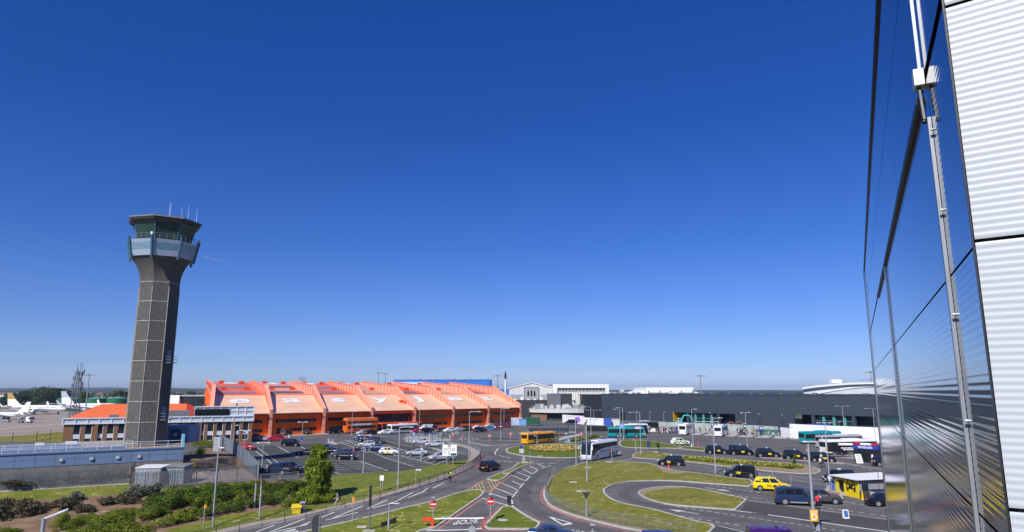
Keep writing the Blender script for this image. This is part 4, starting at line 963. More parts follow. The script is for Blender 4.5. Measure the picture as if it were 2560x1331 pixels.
r_,w_=hoarding('white_hoarding','long white hoarding below the second glazed opening behind the teal bus',[(1953,1092),(1976,1095),(2080,1102),(2215,1109)],(2.7,3.9,3.9),WH)
b=MB()
d_=(w_[3]-w_[1]).normalized();nn_=Vector((d_.y,-d_.x,0));L_=(w_[3]-w_[1]).length
for i in range(10):p=w_[1]+d_*(L_*i/9)+nn_*0.1;b.tube([p+Vector((0,0,2.2)),p+Vector((0,0,3.7))],0.04,4)
for zz in(2.9,3.6):b.tube([w_[1]+nn_*0.1+Vector((0,0,zz)),w_[3]+nn_*0.1+Vector((0,0,zz))],0.04,4)
b.build('rail',GALV,r_)
def departures():
 A=G(2021,1096);root=thing('departures_sign','blue direction board reading Departures in front of the white hoarding','sign',A);rz=R(-12)
 root.rotation_euler.z=rz;w=6.0
 MB().box(0,-0.05,1.0,w,0.05,4.0).build('board',mat('royal blue sign',(0.02,0.05,0.32),0.5),root)
 b=MB();b.box(0.3,0.05,0,0.45,0.15,3);b.box(w-0.45,0.05,0,w-0.3,0.15,3);b.build('leg',GALV,root)
 M=Matrix.Translation((1.7,-0.08,2.9))@Matrix.Rotation(R(90),4,'X');text('lettering','Departures',0.62,WHITE,root,M,0.015)
 b=MB();b.slab([(5.0,-0.07,2.5),(5.8,-0.07,3.0),(5.0,-0.07,3.5)],(0,0.02,0));b.build('arrow',YPLATE,root)
 b=MB();b.box(3.6,-0.08,2.6,4.7,-0.055,3.4);b.box(3.6,-0.08,1.5,4.5,-0.055,2.2);b.build('pictogram',WHITE,root)
 b=MB();b.slab([(0.2,-0.07,1.5),(1.0,-0.07,1.2),(1.0,-0.07,2.0)],(0,0.02,0));b.build('arrow',WHITE,root)
departures()
for x,y,ya,rr,lb in((171,1014,993,25,'green cylindrical fuel tank beside the lattice mast'),(240,1013,993,23,'green cylindrical fuel tank right of the floodlight mast'),(292,1012.5,992.5,22,'green cylindrical fuel tank nearest the control tower')):
 Y=455;p=at(x,y,Y);rad=rr*Y/F*1.02;root=thing('fuel_tank',lb,'tank',(p.x,Y,0),group='green tanks by the airfield trees')
 GT=mat('green tank paint',(0.01,0.13,0.05),0.6,var=0.1);GR=mat('dull green tank roof',(0.10,0.26,0.20),0.6)
 zt=zat(ya+4,Y);MB().cyl((0,0,0),rad,zt,28).build('shell',GT,root,True);MB().cyl((0,0,zt+0.01),rad*1.03,1.3,28,0.3).build('roof',GR,root,True)
def lattice():
 Y=330;p=at(188,1012,Y);root=thing('lattice_mast','dark steel lattice communications mast hung with aerials','mast',(p.x,Y,0));h=zat(930,Y);b=MB();s0,s1=1.5,0.9
 def c(t,k):s=s0+(s1-s0)*t;return Vector(((-1,1,1,-1)[k]*s,(-1,-1,1,1)[k]*s,h*t))
 n=12
 for k in range(4):b.bar(c(0,k),c(1,k),0.28)
 for i in range(n):
  for k in range(4):b.bar(c(i/n,k),c((i+1)/n,(k+1)%4),0.13);b.bar(c((i+1)/n,k),c((i+1)/n,(k+1)%4),0.13)
 DM=mat('dark mast steel',(0.10,0.11,0.125),0.6);b.build('frame',DM,root)
 random.seed(4)
 for i in range(14):
  z=h*random.uniform(0.5,1.02);a=random.uniform(0,6.28);q=Vector((math.cos(a)*2.2,math.sin(a)*2.2,z));b=MB();b.bar(q,q+Vector((0,0,2)),0.35);b.bar((0,0,z+1),q+Vector((0,0,1)),0.12);b.build('aerial',DM,root)
 for dx in(-1,0.6,1.4):MB().tube([(dx,0,h),(dx,0,h+4.5)],0.1,5).build('whip_antenna',DM,root)
 MB().cyl((2.6,0,h*0.75),0.3,0.1,12,0.9).build('dish',GALV,root)
lattice()
def flood_mast(x,yt,yb,Y,label,n=6):
 p=at(x,yb,Y);root=thing('floodlight_mast',label,'floodlight mast',(p.x,Y,0),group='tall floodlight masts on the skyline');h=zat(yt,Y)
 MB().tube([(0,0,0),(0,0,h)],[0.42,0.2],8).build('pole',mat('mast grey',(0.22,0.23,0.25),0.5),root,True)
 b=MB();b.tube([(-3.2,0,h),(3.2,0,h)],0.14,5);b.tube([(0,-2,h),(0,2,h)],0.14,5);b.cyl((0,0,h-.2),0.5,0.8,8);b.build('crossarm',DGALV,root)
 for i in range(n):t=-3.2+6.4*i/(n-1);MB().box(t-0.35,-0.6,h-0.35,t+0.35,0.3,h-0.05).build('lamp_head',mat('mast lamp casing',(0.3,0.31,0.33),0.4),root)
flood_mast(216,938,1008,400,'pale floodlight mast standing among the green tanks')
flood_mast(946,932,958,520,'left one of the pair of masts above the orange roof');flood_mast(963,935,958,560,'right one of the pair of masts above the orange roof')
flood_mast(1244,940,970,430,'floodlight mast just left of the chimney');flood_mast(1753,940,985,420,'lone floodlight mast rising above the dark terminal');flood_mast(2179,931,960,420,'thin mast above the curved roof by the metal wall')
p=at(1263.5,1000,300);root=thing('chimney','slim grey chimney with a black top right of the orange hangar','chimney',(p.x,300,0));zt,zb_=zat(935,300),zat(947.5,300)
MB().tube([(0,0,0),(0,0,zb_)],0.42,12).build('stack',mat('pale chimney steel',(0.62,0.62,0.62),0.6),root,True);MB().tube([(0,0,zb_+.01),(0,0,zt)],[0.5,0.42],12).build('flue_tip',BLACKP,root,True);MB().tube([(0,0,zt),(0,0,zt+1)],0.25,8).build('flue_cap',BLACKP,root)
p=at(756,950,330);root=thing('roof_radar','small dark aerial frame on the crest of the orange hangar','aerial',(p.x,330,0));z=zat(944.5,330)
b=MB();b.bar((-1.6,0,z),(1.6,0,z),.2);b.bar((-1.4,0,z-1.1),(1.4,0,z-1.1),.2);b.bar((0,0,0),(0,0,z),.3)
for i in range(5):b.bar((-1.5+i*.75,0,z-1.6),(-1.5+i*.75,0,z+.4),.14)
b.build('frame',DGALV,root)
# metal-clad building close by
def clad_building():
 WD=Vector((math.sin(R(26.7)),math.cos(R(26.7)),0));NL=Vector((-WD.y,WD.x,0))
 off=0.8;O=-NL*off
 O.z=0
 def hit(x,y):
  d=ray(x,y);t=O.dot(NL)/d.dot(NL);p=Vector((d.x*t,d.y*t,EYE+d.z*t));return(p-O).dot(WD),p.z
 root=thing('metal_clad_building','tall building clad in shiny ribbed metal panels with one bright white face','building',O)
 rz=math.atan2(WD.y,WD.x);root.rotation_euler=(0,0,rz)
 s_far=hit(2189,977)[0];s_near=hit(2479.5,977)[0];z_top=hit(2160,676)[1]
 MET=D.materials.new('mirror finish ribbed metal');n,l=nt(MET);b=n['Principled BSDF']
 b.inputs['Metallic'].default_value=1.0;b.inputs['Roughness'].default_value=0.07
 tc=n.new('ShaderNodeTexCoord');no=n.new('ShaderNodeTexNoise');no.inputs['Scale'].default_value=0.5;l.new(tc.outputs['Object'],no.inputs['Vector'])
 ra=n.new('ShaderNodeValToRGB');ra.color_ramp.elements[0].color=(0.26,0.28,0.305,1);ra.color_ramp.elements[1].color=(0.33,0.35,0.375,1);l.new(no.outputs['Fac'],ra.inputs['Fac']);l.new(ra.outputs['Color'],b.inputs['Base Color'])
 mp=n.new('ShaderNodeMapping');mp.inputs['Scale'].default_value=(0.12,1,0.7);l.new(tc.outputs['Object'],mp.inputs['Vector'])
 n2=n.new('ShaderNodeTexNoise');n2.inputs['Scale'].default_value=1.3;n2.inputs['Detail'].default_value=1;l.new(mp.outputs['Vector'],n2.inputs['Vector'])
 bu=n.new('ShaderNodeBump');bu.inputs['Strength'].default_value=0.25;bu.inputs['Distance'].default_value=0.02;l.new(n2.outputs['Fac'],bu.inputs['Height']);l.new(bu.outputs['Normal'],b.inputs['Normal'])
 DKM=mat('dark anodised trim',(0.05,0.052,0.058),0.4,0.6);TRIM=mat('silver trim',(0.50,0.52,0.55),0.22,0.9,var=0.05);SEAM=mat('black seam',(0.01,0.01,0.012),0.6);WRB=mat('white ribbed sheet',(0.50,0.525,0.555),0.4,0.0,var=0.02,scale=0.4)
 PIPE=mat('pale conductor strip',(0.34,0.36,0.39),0.4,0.4)
 zj=[hit(2349,62)[1],hit(2432,622)[1],hit(2510,1268)[1]];ph=(zj[0]-zj[2])/2
 rows=[zj[0]-ph*i for i in range(-3,10)]
 s_v=hit(2246,977)[0];s_b=hit(2219,977)[0]
 zb=hit(2212,664)[1]
 zbar=[hit(2310,228)[1],hit(2215,660)[1],hit(2187,778)[1]];zbar=sum(zbar)/3
 zs2=hit(2234.6,866)[1];zs3=hit(2212,1046)[1];zs3b=hit(2412,1193)[1]
 def ribbed(x0,x1,z0,z1,amp=0.004,pitch=0.046,y=0.0):
  b=MB();nz=max(2,int((z1-z0)/pitch*4));V=[]
  for i in range(nz+1):
   z=z0+(z1-z0)*i/nz;yy=y+amp*math.sin(2*math.pi*(z-z0)/pitch)
   V+=[(x0,yy,z),(x1,yy,z)]
  b.add(V,[(2*i,2*i+1,2*i+3,2*i+2)for i in range(nz)])
  return b
 bot=-0.2;BODY=-0.06
 b=MB();b.box(s_near,-14,bot,s_far,BODY,z_top-0.05);b.build('core',SEAM,root)
 zlev=sorted({bot,zj[2]-ph,zj[2]-2*ph,zj[2],zs3,zs2,zj[1],zbar})
 zlev=[bot,2.2,4.3,6.4,8.5,zj[2]-2*ph if zj[2]-2*ph>8.8 else 9.4,zs3b,zs3+0.0,zs2,zbar]
 zlev=sorted(set(round(z,3)for z in zlev))
 zl=[zlev[0]]
 for z in zlev[1:]:
  if z-zl[-1]>0.5:zl.append(z)
 xs=[s_near,hit(2408,977)[0],s_v,s_far-0.6]
 for i in range(len(zl)-1):
  for j in range(3):
   x0,x1=sorted((xs[j],xs[j+1]))
   amp=0.0011 if i<len(zl)-2 else 0.0005
   q=ribbed(x0+0.012,x1-0.012,zl[i]+0.012,zl[i+1]-0.012,amp,0.06 if j<2 else 0.09).build('metal_panel',MET,root,False,False)
   q.data.shade_smooth()
 up=[zbar+0.1,zbar+(z_top-zbar)*0.5,z_top-0.12]
 for i in range(2):
  for x0,x1 in((s_near+0.01,s_b*0.5),(s_b*0.5+0.02,s_b),(s_b+0.02,s_far-0.6)):
   if x1>x0:MB().box(x0,-0.05,up[i]+0.01,x1,0.0,up[i+1]-0.01).build('upper_panel',MET,root)
 b=MB();b.box(s_near*1.35,0.004,zbar-0.035,s_b,0.042,zbar+0.035);b.build('ledge',DKM,root)
 b=MB();b.box(s_near-3,-14,z_top-0.12,s_far+0.1,0.035,z_top);b.build('roof',DKM,root)
 b=MB();b.box(s_far-0.6,-0.05,bot,s_far,0.03,z_top-0.13);b.build('end_trim',TRIM,root)
 b=MB();b.box(s_far-0.02,-0.08,bot,s_far+0.05,0.05,z_top-0.13);b.build('end_trim',DKM,root)
 b=MB();b.box(s_v-0.05,0.004,bot,s_v+0.05,0.03,zbar-0.06);b.build('vertical_joint',DKM,root)
 b=MB();b.box(s_v-0.07,0.006,bot,s_v-0.05,0.045,zbar-0.06);b.build('vertical_joint',TRIM,root)
 sp=hit(2408,977)[0];zp=hit(2322,315)[1]
 b=MB();b.box(sp-0.05,0.003,bot,sp+0.03,0.032,zp);pipe=b.build('conductor_strip',PIPE,root)
 for yy in(338,545,800,1045,1290):
  z=hit(2330+(yy-338)*0.09,yy)[1]
  for dx in(-0.1,0.055):MB().tube([(sp+dx,0.0,z),(sp+dx,0.024,z)],0.011,8).build('bolt',GALV,pipe)
  MB().tube([(sp-0.01,0.03,z-0.12),(sp-0.01,0.038,z-0.12)],0.02,6).build('hex_bolt',mat('blue grey bolt',(0.1,0.13,0.18),0.4),pipe)
 zbx=hit(2308,200)[1];sbx=hit(2310,200)[0]
 b=MB();b.box(sbx-0.09,0.004,zbx-0.1,sbx+0.07,0.09,zbx+0.06);b.build('junction_box',WHITE,root)
 b=MB();b.box(sbx+0.0,0.012,zbx+0.08,sbx+0.03,0.04,z_top-0.13);b.build('conductor_strip',PIPE,root)
 b=MB();b.tube([(sbx-.02,0.05,zbx-0.1),(sp,0.05,zbx-0.5),(sp,0.05,zp)],0.02,6);b.build('cable',DKM,root)
 a=R(-101.5);d2=Vector((math.cos(a+math.pi*0),math.sin(a),0))
 d2=Vector((math.cos(R(101.5)),-math.sin(R(101.5)),0));n2=Vector((-d2.y*-1,0,0))
 n2=Vector((-math.sin(R(101.5)),-math.cos(R(101.5)),0))
 c0=Vector((s_near-0.005,0.0,0));Lw=9.0;pitch=ph/37
 b=MB();q0=c0-n2*0.05;b.slab([q0+Vector((0,0,bot)),q0+d2*Lw+Vector((0,0,bot)),q0+d2*Lw+Vector((0,0,z_top-0.13)),q0+Vector((0,0,z_top-0.13))],-n2*1.0);b.build('white_face_core',SEAM,root)
 for r in range(len(rows)-1):
  z1,z0=rows[r]-0.012,rows[r+1]+0.012
  z1=min(z1,z_top-0.14);z0=max(z0,bot)
  if z1-z0<0.2:continue
  nz=int(round((z1-z0)/pitch))*4;V=[]
  prof=(0.0,0.0037,0.0048,0.0037)
  for i in range(nz+1):
   z=z0+(z1-z0)*i/nz;p=c0+n2*prof[i%4]+Vector((0,0,z));V+=[p+d2*0.012,p+d2*Lw]
  bb=MB();bb.add(V,[(2*i,2*i+1,2*i+3,2*i+2)for i in range(nz)])
  w=bb.build('white_panel',WRB,root,False,False);w.data.shade_smooth()
 b=MB();e=c0+n2*0.004;b.bar(e+Vector((0,0,bot)),e+Vector((0,0,z_top-0.13)),0.012,0.012);b.build('corner_bead',DKM,root)
clad_building()
# road vehicles (local +x is forward, origin on the road under the middle)
def lerp(a,b,t):return a+(b-a)*t
SPECS={'hatch':dict(L=4.1,W=1.75,H=1.48,belt=0.95,hood=0.98,nose=0.72,sf=0.95,rf=0.30,rr=-1.45,rb=-1.92,tail=0.95,wr=0.31,fa=1.28,ra=-1.28),'saloon':dict(L=4.6,W=1.80,H=1.44,belt=0.95,hood=0.95,nose=0.70,sf=0.95,rf=0.20,rr=-0.95,rb=-1.60,tail=0.98,wr=0.32,fa=1.42,ra=-1.32),'coupe':dict(L=4.4,W=1.78,H=1.33,belt=0.90,hood=0.88,nose=0.66,sf=0.72,rf=0.02,rr=-0.80,rb=-1.62,tail=0.93,wr=0.32,fa=1.35,ra=-1.27),'estate':dict(L=4.7,W=1.81,H=1.48,belt=0.95,hood=0.95,nose=0.70,sf=1.00,rf=0.30,rr=-1.80,rb=-2.25,tail=0.96,wr=0.32,fa=1.42,ra=-1.35),'mpv':dict(L=4.75,W=1.86,H=1.74,belt=1.03,hood=1.02,nose=0.74,sf=1.30,rf=0.55,rr=-1.90,rb=-2.25,tail=1.0,wr=0.33,fa=1.45,ra=-1.42),'suv':dict(L=4.6,W=1.88,H=1.72,belt=1.08,hood=1.10,nose=0.85,sf=0.98,rf=0.40,rr=-1.75,rb=-2.15,tail=1.05,wr=0.36,fa=1.38,ra=-1.35),'offroader':dict(L=4.85,W=1.92,H=1.88,belt=1.12,hood=1.14,nose=0.98,sf=1.02,rf=0.62,rr=-2.18,rb=-2.36,tail=1.1,wr=0.38,fa=1.45,ra=-1.44),'van':dict(L=4.9,W=1.90,H=1.95,belt=1.10,hood=1.12,nose=0.85,sf=1.65,rf=0.95,rr=-2.25,rb=-2.40,tail=1.1,wr=0.33,fa=1.55,ra=-1.45),'pickup':dict(L=5.2,W=1.85,H=1.78,belt=1.10,hood=1.12,nose=0.92,sf=1.05,rf=0.55,rr=-0.72,rb=-0.95,tail=1.08,wr=0.37,fa=1.60,ra=-1.50),}
CARS={}
def bil(q,s,t):return q[0].lerp(q[1],s).lerp(q[3].lerp(q[2],s),t)
def pane(q,s0,s1,t0,t1,e=0.008):
 n=(q[1]-q[0]).cross(q[3]-q[0]).normalized()
 p=[bil(q,s0,t0),bil(q,s1,t0),bil(q,s1,t1),bil(q,s0,t1)]
 return MB().slab([v+n*e for v in p],-n*0.02)
def wheel(root,x,y,r,w,side,rim=RIM):
 wt=MB();wt.tube([(x,y,r),(x,y+side*w,r)],r,20);o=wt.build('wheel',TYRE,root,True)
 rb=MB();rb.tube([(x,y+side*(w-0.01),r),(x,y+side*(w+0.012),r)],r*0.66,14);rb.build('rim',rim,o,True)
 hb=MB()
 for k in range(5):
  a=2*math.pi*k/5;hb.bar((x,y+side*(w+0.014),r),(x+math.cos(a)*r*0.6,y+side*(w+0.014),r+math.sin(a)*r*0.6),0.02,0.09,up=(0,1,0))
 return o
def make_car(kind,taxi=False,rails=False):
 s=SPECS[kind];L,W,H=s['L'],s['W'],s['H'];h=L/2;hw=W/2
 root=thing(kind+'_car' if kind not in('van','pickup','offroader')else{'van':'van','pickup':'pickup_truck','offroader':'off_road_car'}[kind],'x','car')
 BODY=paint('body',(0.3,0.3,0.3))
 st=[(-h,s['tail']-0.16,0.90,0.42),(-h+0.06,s['tail'],0.95,0.30),(s['rb'],s['tail']+0.01,0.985,0.24),(s['ra'],s['belt'],1.0,0.22),(0,s['belt'],1.0,0.2),(s['sf']-0.1,s['belt']+0.005,1.0,0.2),(s['sf']+0.1,s['hood'],0.995,0.2),(lerp(s['sf'],h,0.62),lerp(s['hood'],s['nose'],0.35),0.97,0.22),(h-0.16,s['nose']+0.04,0.90,0.24),(h-0.02,s['nose']-0.12,0.80,0.28),(h,s['nose']-0.2,0.74,0.36)]
 rings=[]
 for x,zt,wf,zl in st:
  w=hw*wf;zm=lerp(zl,zt,0.55)
  half=[(0.80*w,zl),(0.965*w,zl+0.10),(w,zm),(0.985*w,zt-0.10),(0.90*w,zt-0.012),(0.5*w,zt+0.02)]
  rings.append([Vector((x,y,z))for y,z in half]+[Vector((x,-y,z))for y,z in reversed(half)])
 bed=kind=='pickup'
 b=MB();b.loft(rings);b.build('body',BODY,root,True)
 wb,wr=hw*0.90,hw*0.74 if kind not in('van','offroader','mpv')else hw*0.80
 zb,zr=s['belt']-0.015,H-0.045
 if kind=='offroader':wr=hw*0.84
 def P(x,y,z):return Vector((x,y,z))
 RF,RRr,SF,RB=s['rf'],s['rr'],s['sf'],s['rb']
 prof=[(RB,zb,wb),(lerp(RB,RRr,0.55),lerp(zb,zr,0.6),lerp(wb,wr,0.55)),(RRr,zr,wr*0.985),(lerp(RRr,RF,0.3),zr+0.02,wr),(lerp(RRr,RF,0.7),zr+0.02,wr),(RF,zr-0.01,wr*0.975),(lerp(SF,RF,0.5),lerp(zb,zr,0.52),lerp(wb,wr,0.5)),(SF,zb,wb)]
 g=MB();rr_=[[P(x,-w,zb-0.03),P(x,-(wb if True else w),zb-0.02),P(x,-w,z),P(x,-w*0.6,z+0.03*(1 if z>zb+.2 else 0)),P(x,w*0.6,z+0.03*(1 if z>zb+.2 else 0)),P(x,w,z),P(x,wb,zb-0.02),P(x,w,zb-0.03)]for x,z,w in prof]
 vs=[];
 for x,z,w in prof:vs.append([P(x,-w,z),P(x,-w*0.55,z+0.028),P(x,w*0.55,z+0.028),P(x,w,z)])
 for i in range(len(vs)-1):
  for k in range(3):g.quad(vs[i][k],vs[i+1][k],vs[i+1][k+1],vs[i][k+1])
 lo={sd:[P(RB,sd*wb,zb),P(SF,sd*wb,zb),P(RF,sd*wr*0.98,zr),P(RRr,sd*wr*0.985,zr)]for sd in(-1,1)}
 for sd in(-1,1):
  pts=[P(x,sd*w,z)for x,z,w in prof]
  g.add(pts,[tuple(range(len(pts)))]if sd<0 else[tuple(reversed(range(len(pts))))])
 c=g.build('cabin',BODY,root,True)
 for sd in(-1,1):
  q=lo[sd]if sd<0 else[lo[sd][1],lo[sd][0],lo[sd][3],lo[sd][2]]
  segs={'van':((0.72,0.97),),'pickup':((0.06,0.47),(0.53,0.95)),'coupe':((0.12,0.36),(0.41,0.93))}.get(kind,((0.05,0.27),(0.31,0.60),(0.64,0.95))if kind in('mpv','estate','suv','offroader','hatch')else((0.10,0.48),(0.53,0.94)))
  if kind=='van' and taxi:segs=((0.08,0.34),(0.38,0.66),(0.70,0.96))
  for s0,s1 in segs:
   if sd>0:s0,s1=1-s1,1-s0
   pane(q,s0,s1,0.10,0.90).build('side_window',GLASS,root)
 q=[P(SF,-wb,zb),P(SF,wb,zb),P(RF,wr*0.975,zr),P(RF,-wr*0.975,zr)];pane(q,0.05,0.95,0.06,0.92,0.022).build('windscreen',GLASS,root)
 q=[P(RB,wb,zb),P(RB,-wb,zb),P(RRr,-wr*0.98,zr),P(RRr,wr*0.98,zr)];pane(q,0.07,0.93,0.18,0.90,0.03).build('rear_window',GLASS,root)
 if bed:
  b=MB();b.box(-h+0.12,-hw*0.82,s['belt']-0.02,s['rb']-0.1,hw*0.82,s['belt']+0.035);b.build('load_bed_cover',BLACKP,root)
 for x in(s['fa'],s['ra']):
  for sd in(-1,1):
   a=MB();a.tube([(x,sd*(hw-0.12),s['wr']+0.02),(x,sd*(hw+0.006),s['wr']+0.02)],s['wr']+0.065,18);a.build('wheel_arch',BLACKP,root)
   wheel(root,x,sd*(hw-0.16),s['wr'],0.18,sd)
 for sd in(-1,1):
  MB().box(h-0.32,sd*hw*0.55-0.17,s['nose']-0.12,h-0.02,sd*hw*0.55+0.17,s['nose']+0.045).build('headlight',LAMPG,root)
  MB().box(-h-0.015,sd*hw*0.74-0.11,s['tail']-0.34,-h+0.14,sd*hw*0.74+0.11,s['tail']-0.04).build('tail_light',REDL,root)
  MB().box(s['sf']-0.35,sd*(hw+0.02)-(0.0 if sd>0 else 0.14),s['belt']+0.0,s['sf']-0.18,sd*(hw+0.02)+(0.14 if sd>0 else 0.0),s['belt']+0.14).build('door_mirror',BODY if kind!='offroader' else BLACKP,root)
 MB().box(h-0.06,-0.42,0.34,h+0.012,0.42,0.56).build('grille',BLACKP,root)
 MB().box(-h-0.02,-0.26,0.62,-h+0.03,0.26,0.73).build('number_plate',YPLATE,root);MB().box(h-0.02,-0.26,0.42,h+0.02,0.26,0.53).build('number_plate',WHITE,root)
 MB().box(-h+0.02,-hw*0.86,0.2,h-0.1,hw*0.86,0.32).build('underside',BLACKP,root)
 if kind=='offroader':
  for sd in(-1,1):
   MB().box(s['ra']+0.5,sd*hw-0.06,0.3,s['fa']-0.5,sd*hw+0.06,0.4).build('sill_step',GALV,root)
 if rails or kind in('offroader',):
  for sd in(-1,1):MB().tube([(s['rr']+0.1,sd*wr*0.9,H+0.0),(s['rr']+0.25,sd*wr*0.9,H+0.06),(s['rf']-0.25,sd*wr*0.9,H+0.06),(s['rf']-0.1,sd*wr*0.9,H+0.0)],0.022,6).build('roof_rail',BLACKP,root)
 if taxi:
  for sd in(-1,1):MB().box(0.05,sd*(hw+0.004)-0.012,0.55,0.65,sd*(hw+0.004)+0.012,0.85).build('door_panel',YPLATE,root)
  MB().box(-0.25,-0.28,H+0.01,-0.05,0.28,H+0.15).build('roof_sign',WHITE,root)
 return root
def proto(kind,taxi=False,rails=False):
 k=(kind,taxi,rails)
 if k not in CARS:CARS[k]=[make_car(kind,taxi,rails),False]
 return CARS[k]
def car(kind,col,px,head,label,group=None,taxi=False,rails=False,scale=1.0,dz=0.0,z=None,name=None):
 """Place a car: px is where its middle meets the ground, head the compass angle of its nose (0 = right, 90 = away)."""
 e=proto(kind,taxi,rails);p=G(*px);p.z+=0.02+dz
 m=paint('%s %.3f %.3f %.3f'%((kind,)+tuple(col)),col,0.25,0.35 if 0.05<col[0]<0.6 and abs(col[0]-col[2])<0.05 else 0.0)
 root=copy_tree(e[0])if e[1]else e[0];e[1]=True
 root.location=p;root.rotation_euler=(0,0,R(head));root.scale=(scale,)*3;root['label']=label
 if group:root['group']=group
 elif 'group' in root:del root['group']
 for c in root.children:
  if c.name.split('.')[0]in('body','cabin','door_mirror')and c.material_slots[0].material.name.startswith('paint'):setmat(c,m)
 if name:root.name=name
 return root
NAVY=(0.006,0.007,0.010);BLK=(0.006,0.006,0.008);SIL=(0.40,0.43,0.48);REDC=(0.42,0.010,0.018);WHT=(0.74,0.74,0.74);BLU=(0.012,0.028,0.11);GRY=(0.06,0.065,0.075)
GP_='cars parked in the dark car park'
CL=[('saloon',REDC,(615,1125),-6,'red saloon parked against the blue grey mesh fence'),('mpv',(0.40,0.012,0.03),(687,1104),202,'red people carrier parked on the roadway in front of the hangar'),('mpv',BLK,(729,1116),-8,'black hatchback parked just past the red people carrier'),('saloon',(0.015,0.02,0.04),(768,1139),172,'dark navy saloon on the shadow edge left of the leafy tree top'),('suv',WHT,(817,1131),5,'white crossover behind the tip of the leafy tree'),('estate',BLK,(826,1136),-8,'black estate right of the tree tip and in front of the white crossover'),('mpv',(0.10,0.11,0.13),(857,1143),185,'grey people carrier right of the leafy tree with a black hatchback against it'),('hatch',BLK,(868,1150),-8,'black hatchback nearest the leafy tree on its right'),('hatch',(0.012,0.03,0.16),(902,1101),184,'bright blue hatchback in the middle row of the car park'),('hatch',BLK,(914,1105),178,'small black hatchback between the bright blue car and the grey estate'),('suv',GRY,(941,1109),-10,'dark grey crossover at the end of the middle row'),('hatch',SIL,(917,1118),184,'silver blue hatchback beside the dark blue saloon'),('saloon',BLU,(941,1127),178,'dark blue saloon in front of the silver blue hatchback'),('hatch',WHT,(973,1137),-4,'white hatchback with yellow side patch and yellow roof'),('coupe',SIL,(1042,1139),186,'silver coupe alone in the nearest row'),('saloon',SIL,(1054,1111),190,'silver saloon beside the arched cycle shelter'),('estate',SIL,(1087,1117),187,'silver estate just right of the silver saloon'),('mpv',(0.36,0.38,0.42),(1101,1151),206,'silver people carrier beneath the white map sign'),]
for k,c,p,hd,lb in CL:car(k,c,p,hd,lb,GP_)
w=[o for o in SC.objects if o.get('label','').startswith('white hatchback with yellow')][0]
YEL=mat('taxi yellow paint',(0.78,0.55,0.01),0.3,coat=0.5)
for sd in(-1,1):MB().slab([(-0.5,sd*0.885,0.4),(0.35,sd*0.885,0.4),(0.1,sd*0.885,0.9),(-0.5,sd*0.885,0.9)],(0,sd*0.012,0)).build('yellow_patch',YEL,w)
MB().box(-1.2,-0.6,1.485,0.1,0.6,1.50).build('yellow_roof_patch',YEL,w)
car('pickup',(0.02,0.03,0.06),(690,1186),172,'dark blue pickup truck parked by the grass behind the low rail',None)
car('suv',BLK,(722,1182),-8,'black estate car parked next to the pickup truck and the leafy tree',None)
GH='cars standing along the front of the orange hangar'
HL=[('suv',GRY,(716,1089),80,'grey crossover with its back to us below the hangar wall'),('suv',BLK,(769,1086),95,'dark car with an open tailgate under the hangar windows'),('van',BLK,(839,1085),42,'black van in front of the second hangar column'),('hatch',SIL,(907,1087),222,'silver blue hatchback in front of the orange double decker bus'),('saloon',BLK,(931,1087),44,'black saloon right of the silver blue hatchback by the orange bus'),('hatch',WHT,(960,1087),225,'white hatchback left of the long white bus'),('saloon',SIL,(984,1086),226,'silver saloon beside the rear of the white bus'),('hatch',(0.38,0.03,0.08),(1040,1084),226,'crimson hatchback at the front of the white bus'),('suv',BLK,(1062,1083),228,'black crossover next to the crimson hatchback'),('van',WHT,(1066,1076),226,'white van parked behind the black crossover'),('suv',BLK,(1086,1077),100,'black car end on in the middle of the hangar row'),('estate',(0.02,0.02,0.025),(1104,1081),228,'black estate beside the lamp post in the hangar row'),('hatch',WHT,(1122,1081),225,'white hatchback in the hangar row beside the black estate'),('saloon',SIL,(1145,1079),226,'silver saloon in the hangar row right of the white hatchback'),('suv',BLK,(1162,1077),100,'black crossover end on beside the silver saloon in the hangar row'),('estate',BLK,(1174,1076),90,'dark estate car end on right of the black crossover'),('saloon',WHT,(1192,1074),226,'white saloon near the right end of the hangar row'),('suv',(0.012,0.016,0.03),(1201,1081),40,'dark blue crossover at the right end of the hangar row'),('hatch',SIL,(1224,1069),224,'small silver hatchback by the last hangar bay'),('hatch',BLK,(640,1098),100,'black car beside the corner of the brick office'),('saloon',(0.3,0.33,0.37),(655,1103),5,'grey saloon behind the red people carrier')]
for k,c,p,hd,lb in HL:car(k,c,p,hd,lb,GH)
car('van',(0.35,0.01,0.03),(915,1079.5),226,'dark red van parked beside the orange double decker bus',GH)
car('suv',BLK,(1225,1177),62,'black hackney taxi driving up to the roundabout with its tail lights showing',None,name='taxi')
TX='black taxis waiting in the rank'
for i,(k,p,lb)in enumerate([('mpv',(1793,1135),'black taxi at the tail of the rank nearest the police car'),('van',(1853,1138),'black van style taxi standing second in the rank'),('mpv',(1920,1143.5),'black taxi in the middle of the rank with clear road before it'),('mpv',(1990,1149),'black taxi in the rank with silver roof behind the small tree'),('mpv',(2056,1155),'black taxi at the head of the rank with two people beside it')]):
 car(k,NAVY,p,-17,lb,TX,taxi=True,rails=(i==3),scale=1.03,name='taxi')
car('mpv',BLK,(1678,1164),163,'black taxi passing the red and white cone',None,taxi=True,scale=1.0,name='taxi')
car('mpv',BLK,(1852,1193),166,'black taxi driving left past the flower strip',None,taxi=True,scale=1.03,name='taxi')
car('mpv',BLK,(2098,1205),196,'black taxi half hidden behind the taxi office',None,taxi=True,name='taxi')
car('mpv',BLK,(2218,1166),-14,'dark taxi with yellow roof sign almost hidden by the metal wall',None,taxi=True,name='taxi')
yt=car('mpv',(0.82,0.58,0.0),(1930,1227),-22,'bright yellow taxi van with black chevrons along its side',None,scale=1.0,name='taxi')
b=MB()
